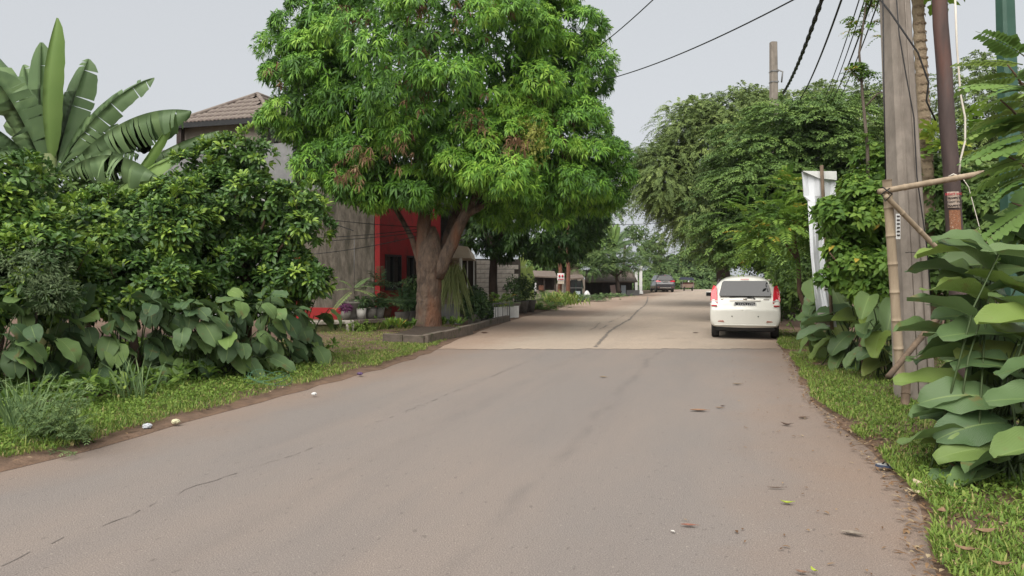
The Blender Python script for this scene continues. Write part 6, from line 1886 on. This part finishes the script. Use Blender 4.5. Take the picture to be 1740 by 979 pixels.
def car(name, label, pos, heading, pm, W=1.665, Hh=1.55, Ln=3.77, kind='hatch', plate=None):
    """x to the right, y forward from the rear bumper, z up"""
    t = thing(name, label, 'car', pos, None, -heading)
    kx, kz, ky = W / 1.665, Hh / 1.55, Ln / 3.77
    S = lambda x, y, z: (x * kx, y * ky, z * kz)
    # y, half-width low, half-width at waist, half-width at belt, half-width at roof, z bottom, z waist, z belt, z top
    st = [(.00, .70, .755, .74, .66, .34, .50, .66, .70), (.05, .775, .815, .80, .70, .27, .50, .72, .80), (.10, .79, .825, .81, .74, .25, .52, .86, .95),
          (.17, .80, .83, .80, .73, .25, .54, .95, 1.04), (.30, .805, .83, .80, .69, .25, .55, 1.0, 1.28), (.44, .81, .83, .79, .65, .25, .55, 1.01, 1.47),
          (.62, .81, .83, .78, .635, .25, .55, 1.01, 1.53), (1.2, .81, .832, .775, .63, .22, .55, .99, 1.56), (1.9, .81, .832, .775, .62, .22, .55, .97, 1.53),
          (2.35, .81, .83, .76, .54, .22, .55, .95, 1.42), (2.95, .80, .825, .75, .62, .22, .55, .92, 1.0), (3.3, .79, .81, .72, .60, .24, .52, .84, .90), (3.62, .74, .77, .66, .52, .26, .48, .70, .76), (3.77, .60, .64, .55, .42, .30, .44, .56, .60)]
    V, k = [], 11
    for y, wl, ww, wb, wr, z0, zw, zb, zt in st:
        half = [(wl * .9, z0), (wl, z0 + .10), (ww, zw), (wb, zb), (wr + .02, zt - .05 * min(1, (zt - zb) * 4))]
        row = [S(-x, y, z) for x, z in half] + [S(0, y, zt + .015)] + [S(x, y, z) for x, z in half[::-1]]
        V += row
    Fs = [(i * k + j, i * k + j + 1, (i + 1) * k + j + 1, (i + 1) * k + j) for i in range(len(st) - 1) for j in range(k - 1)]
    n = len(st)
    Fs += [(j, k - 1 - j, k - 2 - j, j + 1) for j in range(5)]
    e0 = (n - 1) * k
    Fs += [(e0 + j + 1, e0 + k - 2 - j, e0 + k - 1 - j, e0 + j) for j in range(5)]
    Fs += [(i * k, (i + 1) * k, (i + 1) * k + k - 1, i * k + k - 1) for i in range(n - 1)]
    mb = MB(); mb.add(V, Fs, 0, True)
    body = mb.build('body', pm, t, True, subsurf=2)

    def plate_poly(name, pts, mat, th, par=t, dirn=(0, -1, 0)):
        pts = [np.array(S(*p)) for p in pts]; m_ = MB(); d_ = np.asarray(dirn, float) * th
        nn = len(pts); m_.add([p for p in pts] + [p + d_ for p in pts], [tuple(range(nn))[::-1], tuple(range(nn, 2 * nn))] + [(i, (i + 1) % nn, nn + (i + 1) % nn, nn + i) for i in range(nn)])
        return m_.build(name, mat, par, True, bevel=.006)
    # rear window, built just proud of the sloping tail
    g = lambda x, f, off=0: (x, .128 + .245 * f - off, 1.035 + .395 * f)
    rw = plate_poly('rear_window', [g(-.585, .0), g(.585, .0), g(.60, .1), g(.53, .84), g(.49, .93), g(-.49, .93), g(-.53, .84), g(-.60, .1)], M['car_glass'], .022, dirn=(0, -1, .3))
    plate_poly('brake_light', [(-.1, .40, 1.44), (.1, .40, 1.44), (.1, .405, 1.455), (-.1, .405, 1.455)], M['lamp_red'], .02)
    if kind == 'hatch':
        for sg in (1, -1):
            x = lambda v: sg * v
            pts = [(x(.625), .10, .865), (x(.79), .16, .86), (x(.80), .18, .95), (x(.785), .25, 1.15), (x(.735), .33, 1.30), (x(.665), .28, 1.27), (x(.64), .20, 1.08)]
            if sg < 0: pts = pts[::-1]
            lamp = plate_poly('tail_light', [p for p in pts if p[2] > .85], M['lamp_red'], .03, dirn=(sg * .25, -1, .1))
            p2 = [(x(.625), .075, .70), (x(.77), .115, .70), (x(.795), .15, .82), (x(.79), .165, .925), (x(.63), .12, .935)]
            if sg < 0: p2 = p2[::-1]
            plate_poly('clear_lens', p2, M['lamp_clear'], .03, lamp, dirn=(sg * .2, -1, 0))
            p3 = [(x(.645), .05, .795), (x(.775), .09, .795), (x(.78), .09, .825), (x(.645), .05, .825)]
            if sg < 0: p3 = p3[::-1]
            plate_poly('lens_bar', p3, M['lamp_red'], .045, lamp, dirn=(sg * .15, -1, 0))
            p4 = [(x(.48), .01, .415), (x(.70), .05, .42), (x(.715), .055, .44), (x(.50), .015, .455)]
            if sg < 0: p4 = p4[::-1]
            plate_poly('reflector', p4, M['reflector'], .022)
            plate_poly('parking_sensor', [(x(.30) - .012, .0, .545), (x(.30) + .012, .0, .545), (x(.30) + .012, .0, .57), (x(.30) - .012, .0, .57)], M['trim_black'], .01)
        plate_poly('tailgate_garnish', [(-.36, .095, .925), (.36, .095, .925), (.36, .10, .945), (-.36, .10, .945)], M['chrome'], .02)
        pl = plate_poly('number_plate', [(-.235, .075, .735), (.235, .075, .735), (.235, .08, .895), (-.235, .08, .895)], M['plate'], .025)
        if plate:
            m_ = MB(); text_into(m_, plate, .10, S(0, .045, .83), (1, 0, 0), (0, 0, 1), .002, bold=.0015)
            m_.build('plate_number', M['plate_ink'], pl, True)
            m_ = MB(); text_into(m_, '06.27', .04, S(0, .045, .757), (1, 0, 0), (0, 0, 1), .002); m_.build('plate_date', M['plate_ink'], pl, True)
        m_ = MB(); m_.tube([S(.05, .125, 1.0), S(.18, .10, 1.02), S(.23, .09, .965)], .014, 6); m_.tube([S(-.36, .135, 1.01), S(-.1, .125, 1.03), S(.16, .12, 1.035)], .011, 6); m_.build('wiper', M['trim_black'], t, True)
        m_ = MB(); m_.lathe([(.05, 0), (.05, .01), (.03, .014)], (0, 0, 0), 14); o = m_.build('badge', M['chrome'], t, True); o.matrix_local = Matrix.Translation(S(0, .095, .965)) @ Matrix.Rotation(R(90), 4, 'X') @ Matrix.Scale(.6, 4, (0, 1, 0))
        plate_poly('model_lettering', [(.42, .105, .958), (.56, .11, .958), (.56, .11, .975), (.42, .105, .975)], M['chrome'], .012)
        plate_poly('model_lettering', [(-.56, .11, .95), (-.50, .11, .95), (-.50, .11, .968), (-.56, .11, .968)], M['chrome'], .012)
        plate_poly('bumper_lip', [(-.70, .0, .335), (.70, .0, .335), (.72, .0, .365), (-.72, .0, .365)], pm, .02)
        plate_poly('under_bumper', [(-.66, .09, .21), (.66, .09, .21), (.68, .07, .29), (-.68, .07, .29)], M['trim_black'], .02)
    else:
        for sg in (1, -1):
            x = lambda v: sg * v
            pts = [(x(.36), .075, .90), (x(.79), .13, .88), (x(.81), .15, .98), (x(.70), .15, 1.04), (x(.42), .12, .97)]
            plate_poly('tail_light', pts if sg > 0 else pts[::-1], M['lamp_red'], .04, dirn=(sg * .2, -1, 0))
            pts = [(x(.52), .0, .44), (x(.74), .05, .44), (x(.74), .05, .48), (x(.52), .0, .48)]
            plate_poly('reflector', pts if sg > 0 else pts[::-1], M['reflector'], .02)
        plate_poly('number_plate', [(-.22, .085, .80), (.22, .085, .80), (.22, .09, .90), (-.22, .09, .90)], M['plate'], .03)
        plate_poly('chrome_strip', [(-.34, .1, .925), (.34, .1, .925), (.34, .1, .965), (-.34, .1, .965)], M['chrome'], .03)
        plate_poly('skid_panel', [(-.5, .0, .36), (.5, .0, .36), (.46, .0, .42), (-.46, .0, .42)], M['chrome'], .03)
        for sg in (1, -1):
            m_ = MB(); m_.tube([S(sg * .56, .7, 1.55), S(sg * .575, 1.2, 1.585), S(sg * .57, 2.0, 1.565)], .02, 6); m_.build('roof_rail', M['chrome'], t, True)
    for sg in (1, -1):
        # side windows
        for y0, y1, y2, y3, nm in ((.52, .98, .98, .66, 'side_window'), (1.03, 1.62, 1.62, 1.03, 'side_window'), (1.68, 2.62, 2.12, 1.68, 'side_window')):
            pts = [(sg * .775, y0, 1.02), (sg * .775, y1, 1.01), (sg * .60, y2, 1.45), (sg * .60, y3, 1.45)]
            plate_poly(nm, pts[::-1] if sg > 0 else pts, M['car_glass'], .018, dirn=(sg, 0, .35))
        for y in (.66, 2.98):
            m_ = MB(); r_ = .292 / kz if False else .292
            prof = [(.20, -.09), (r_ - .02, -.09), (r_, -.06), (r_, .06), (r_ - .02, .09), (.20, .09)]
            n_ = 22; VV = [(px_, r * math.cos(2 * math.pi * j / n_), r * math.sin(2 * math.pi * j / n_)) for r, px_ in prof for j in range(n_)]
            FF = [(i * n_ + j, i * n_ + (j + 1) % n_, (i + 1) * n_ + (j + 1) % n_, (i + 1) * n_ + j) for i in range(5) for j in range(n_)]
            c = S(sg * .70, y, 0); c = (c[0], c[1], r_ + .004)
            m_.add([(c[0] + a, c[1] + b, c[2] + d) for a, b, d in VV], FF, 0, True)
            wh = m_.build('wheel', M['tyre'], t, True)
            m_ = MB(); m_.add([(c[0] + sg * .06 + (0.02 * sg if j == n_ else 0), c[1] + (0 if j == n_ else .2 * math.cos(2 * math.pi * j / n_)), c[2] + (0 if j == n_ else .2 * math.sin(2 * math.pi * j / n_))) for j in range(n_ + 1)], [(j, (j + 1) % n_, n_) if sg > 0 else ((j + 1) % n_, j, n_) for j in range(n_)])
            m_.add([(c[0] - sg * .07, c[1] + .2 * math.cos(2 * math.pi * j / n_), c[2] + .2 * math.sin(2 * math.pi * j / n_)) for j in range(n_)], [tuple(range(n_))])
            m_.build('rim', M['rim'], wh, True)
        m_ = MB(); mc = np.array(S(sg * .91, 2.45, 1.03)); m_.box(mc, (.17, .09, .13)); mi = m_.build('door_mirror', pm, t, True, bevel=.03)
        m_ = MB(); m_.box(mc + [0, -.046, 0], (.14, .008, .10)); m_.build('mirror_glass', M['car_glass'], mi, True)
        m_ = MB(); m_.tube([S(sg * .76, 2.45, .97), S(sg * .86, 2.45, 1.0)], .025, 6); m_.build('mirror_arm', M['trim_black'], mi, True)
        for y in (.98, 1.8):
            m_ = MB(); m_.box(S(sg * .825, y, .82), (.03, .16, .03)); m_.build('door_handle', pm, t, True)
    m_ = MB(); m_.tube([S(0, .95, 1.555), S(0, .80, 1.66)], .006, 5); m_.build('antenna', M['trim_black'], t, True)
    m_ = MB(); m_.box(S(0, 1.85, .24), S(1.3, 3.1, .14)); m_.build('underbody', M['trim_black'], t, True)
    return t


hd = math.atan2(.2975, 1.0)
cp = P(1266, 468, 17.75)
car('white_hatchback', 'cream white hatchback parked at the right road edge showing its rear', (cp[0], cp[1], .008), hd, M['car_white'], plate='B 1562 UZN')
cp = P(1131, 468, 67.5)
car('dark_wagon', 'dark metallic family car parked at the crest of the road', (cp[0], cp[1], -.02), R(2), M['car_dark'], 1.78, 1.68, 4.4, 'suv')

# a food cart with a dark canopy beyond the dark car
t = thing('food_cart', 'small street cart with a dark blue canopy beyond the dark parked car', 'cart', tuple(P(1168, 500, 74) * [1, 1, 0]))
a = P(1168, 500, 74); a[2] = 0
MB().hexa([a + [-.75, -.5, 1.12], a + [.65, -.5, 1.06], a + [.65, .6, 1.06], a + [-.75, .6, 1.12], a + [-.6, -.4, 1.38], a + [.45, -.4, 1.34], a + [.45, .5, 1.34], a + [-.6, .5, 1.38]]).build('canopy', mk_mat('dark blue canvas', (.02, .025, .045), None, 5, .6), t)
for dx in (-.6, .5):
    for dy in (-.4, .4): MB().box(a + [dx, dy, .7], (.04, .04, .9)).build('post', M['steel'], t)
MB().box(a + [0, 0, .5], (1.15, .8, .36)).build('counter', mk_mat('tan counter', (.24, .17, .13), None, 5), t)
MB().box(a + [0.05, -.02, .76], (1.1, .78, .14)).build('red_strip', mk_mat('red strip', (.08, .03, .025), None, 5), t)
MB().box(a + [.02, -.43, .98], (.12, .03, .2)).build('notice', M['white_paint'], t)
for dx in (-.4, .4):
    m_ = MB(); m_.tube([a + [dx - .03, -.3, .24], a + [dx + .03, -.3, .24]], .24, 14); m_.build('wheel', M['tyre'], t)

# ------------------------------------------------------------------ litter and fallen leaves, one by one


def fallen_leaf(label, x, y, ln, wd, az, colr, curl=.12, z=.012):
    c = G(x, y, z)
    mb = MB(); n = 7; V = []
    for i in range(n + 1):
        u = i / n; w = wd * .5 * math.sin(math.pi * min(1, u * .96 + .02)) ** .8
        for v in (-1, 0, 1):
            V.append((v * w, (u - .5) * ln, curl * ln * (2 * u - 1) ** 2 * .5 + abs(v) * w * .45))
    mb.add(V, [(i * 3 + j, i * 3 + j + 1, i * 3 + 4 + j, i * 3 + 3 + j) for i in range(n) for j in range(2)], 0, True)
    mb.tube([(0, -.5 * ln, curl * ln * .5), (0, -.62 * ln, curl * ln * .5)], .002, 4)
    o = mb.build('fallen_leaf', mk_mat('fallen leaf', colr, tuple(v * .7 for v in colr), 40, .8), None)
    o.location = tuple(c); o.rotation_euler = (0, 0, R(az))
    return tag(o, label, 'leaf', 'fallen leaves on the road')


fallen_leaf('large tan dry leaf lying in the lane before the white car', 1187, 698, .20, .07, 82, (.30, .17, .10))
fallen_leaf('small tan leaf just past the large tan one', 1222, 693, .10, .035, 60, (.27, .18, .11))
fallen_leaf('dark leaf scrap next to the small tan leaf', 1228, 690, .07, .03, 120, (.07, .04, .03))
fallen_leaf('fresh yellow green leaf lying on the asphalt', 1337, 855, .085, .04, 70, (.30, .36, .05), .4)
fallen_leaf('reddish brown leaf lying low in the road', 1170, 893, .10, .032, 80, (.25, .11, .075))
fallen_leaf('pale straw leaf in the middle of the road', 1025, 641, .13, .05, 60, (.30, .22, .13))
fallen_leaf('curled dark brown leaf near the verge grass', 1336, 722, .12, .05, 50, (.08, .05, .035), .4)
fallen_leaf('brown leaf close to the road edge by the grass', 1365, 710, .12, .05, 100, (.12, .075, .05))
fallen_leaf('thin twig like leaf lying near the sandal', 1318, 829, .13, .02, 85, (.10, .065, .045))
fallen_leaf('tiny white scrap beside the reddish brown leaf', 1143, 903, .035, .02, 30, (.55, .52, .48))
fallen_leaf('pale leaf flake on the road near the big clump', 1448, 907, .13, .05, 60, (.24, .20, .16))
fallen_leaf('light leaf before the seam of the concrete', 1253, 653, .14, .06, 90, (.26, .2, .14))
fallen_leaf('yellow green leaf at the bottom edge of the road', 1383, 970, .055, .022, 10, (.32, .38, .05), .5, .02)
fallen_leaf('small brown leaf by the yellow green one at the bottom edge', 1362, 973, .06, .03, 60, (.20, .12, .08), .3)
fallen_leaf('dark leaf on the concrete beside the white car', 1182, 566, .16, .07, 85, (.10, .07, .05))
fallen_leaf('brown leaf scrap on the concrete near the planter', 823, 566, .2, .09, 80, (.10, .04, .03))
for x, y, ln, az, lab in ((1572, 832, .20, 20, 'big pale curled dry leaf at the verge edge'), (1560, 840, .14, 60, 'second pale dry leaf tucked under the big curled one')):
    o = fallen_leaf(lab, x, y, ln, ln * .55, az, (.45, .36, .25), .5, .05); o['group'] = 'pale dry leaves by the clump'
o = fallen_leaf('brown withered leaf hanging low in the near clump', 1640, 800, .28, .09, 75, (.20, .12, .06), .6, .12); o['group'] = 'pale dry leaves by the clump'
for x, y, ln, lab in ((1672, 905, .12, 'dry leaf in the near grass below the clump'), (1640, 935, .10, 'dry leaf in the grass at the frame bottom'), (1600, 870, .09, 'dry brown leaf beside the grass edge'), (1700, 960, .09, 'dry leaf low in the corner grass')):
    o = fallen_leaf(lab, x, y, ln, ln * .5, random.uniform(0, 180), (.22, .14, .08), .4, .10); o['group'] = 'dry leaves in the near grass'

t = thing('sandal', 'worn dark blue and white flip flop sandal at the road edge', 'sandal', tuple(G(1513, 794, .02)))
c = G(1513, 794, .03)
sole = [(.035 * math.sin(a) * (1.15 if math.cos(a) > 0 else .85), .11 * math.cos(a)) for a in np.linspace(0, 2 * math.pi, 18, endpoint=False)]
MB().prism(sole, c, (.25, .97, 0), (-.97, .25, 0), (0, 0, 1), .018).build('sole', mk_mat('blue sole', (.045, .06, .10), None, 30, .7), t)
MB().prism([(x * .82, y * .9) for x, y in sole], c + [0, 0, .018], (.25, .97, 0), (-.97, .25, 0), (0, 0, 1), .004).build('insole', mk_mat('worn white insole', (.42, .42, .40), (.2, .2, .2), 30, .8), t)
MB().tube([c + [-.03, -.03, .02], c + [-.04, 0, .05], c + [-.06, .01, .02]], .007, 6).build('strap', M['wire'], t)


def crumple(label, x, y, s, colr, name, cat):
    c = G(x, y, .03)
    bm = bmesh.new(); bmesh.ops.create_icosphere(bm, subdivisions=3, radius=s)
    for v in bm.verts:
        f = 1 + .22 * math.sin(v.co.x * 40 / s * .05 + 1) + random.uniform(-.18, .18)
        v.co = Vector((v.co.x * f * 1.3, v.co.y * f, v.co.z * f * .6)) + Vector(c) + Vector((0, 0, s * .5))
    me = bpy.data.meshes.new(name); bm.to_mesh(me); bm.free()
    o = link(name, me, None, mk_mat(name, colr, tuple(v * .75 for v in colr), 20, .6))
    tag(o, label, cat, 'litter on the verge')


crumple('crumpled grey plastic bag in the verge grass', 249, 727, .036, (.50, .52, .55), 'plastic_bag', 'litter')
crumple('yellowish white scrap of peel near the plastic bag', 298, 719, .034, (.55, .52, .34), 'peel_scrap', 'litter')
crumple('white scrap of paper on the road edge below the hedge', 533, 671, .026, (.6, .6, .58), 'paper_scrap', 'litter')
crumple('small purple wrapper at the edge of the dry grass', 611, 637, .035, (.10, .06, .13), 'wrapper', 'litter')
mb = MB()
for k_ in range(4):
    pts = []
    c = G(455, 668)
    for i in range(19):
        a_ = i / 18 * 6.4 + k_
        pts.append(c + np.array([.32 * math.cos(a_) * (1 - .1 * k_), .16 * math.sin(a_), .16 + .05 * math.sin(a_ * 2 + k_) + .03 * k_]))
    mb.tube(pts, .0026, 5)
tag(mb.build('hose_coil', mk_mat('pale green plastic twine', (.07, .17, .10), None, 8, .5)), 'loose coil of pale green twine in the verge grass', 'twine')

# ------------------------------------------------------------------ the damp air: far things pale a little
hz = MB(); hz.box((0, 55, 7.2), (260, 150, 16.8))
hm = bpy.data.materials.new('damp air'); hm.use_nodes = True
hn = hm.node_tree; hn.nodes.clear()
hv = hn.nodes.new('ShaderNodeVolumePrincipled'); ho = hn.nodes.new('ShaderNodeOutputMaterial')
hv.inputs['Color'].default_value = (.93, .95, .98, 1); hv.inputs['Density'].default_value = 0.00018
hn.links.new(hv.outputs[0], ho.inputs['Volume'])
tag(hz.build('haze', hm), 'thin pale haze over the whole street', 'haze', kind='stuff')
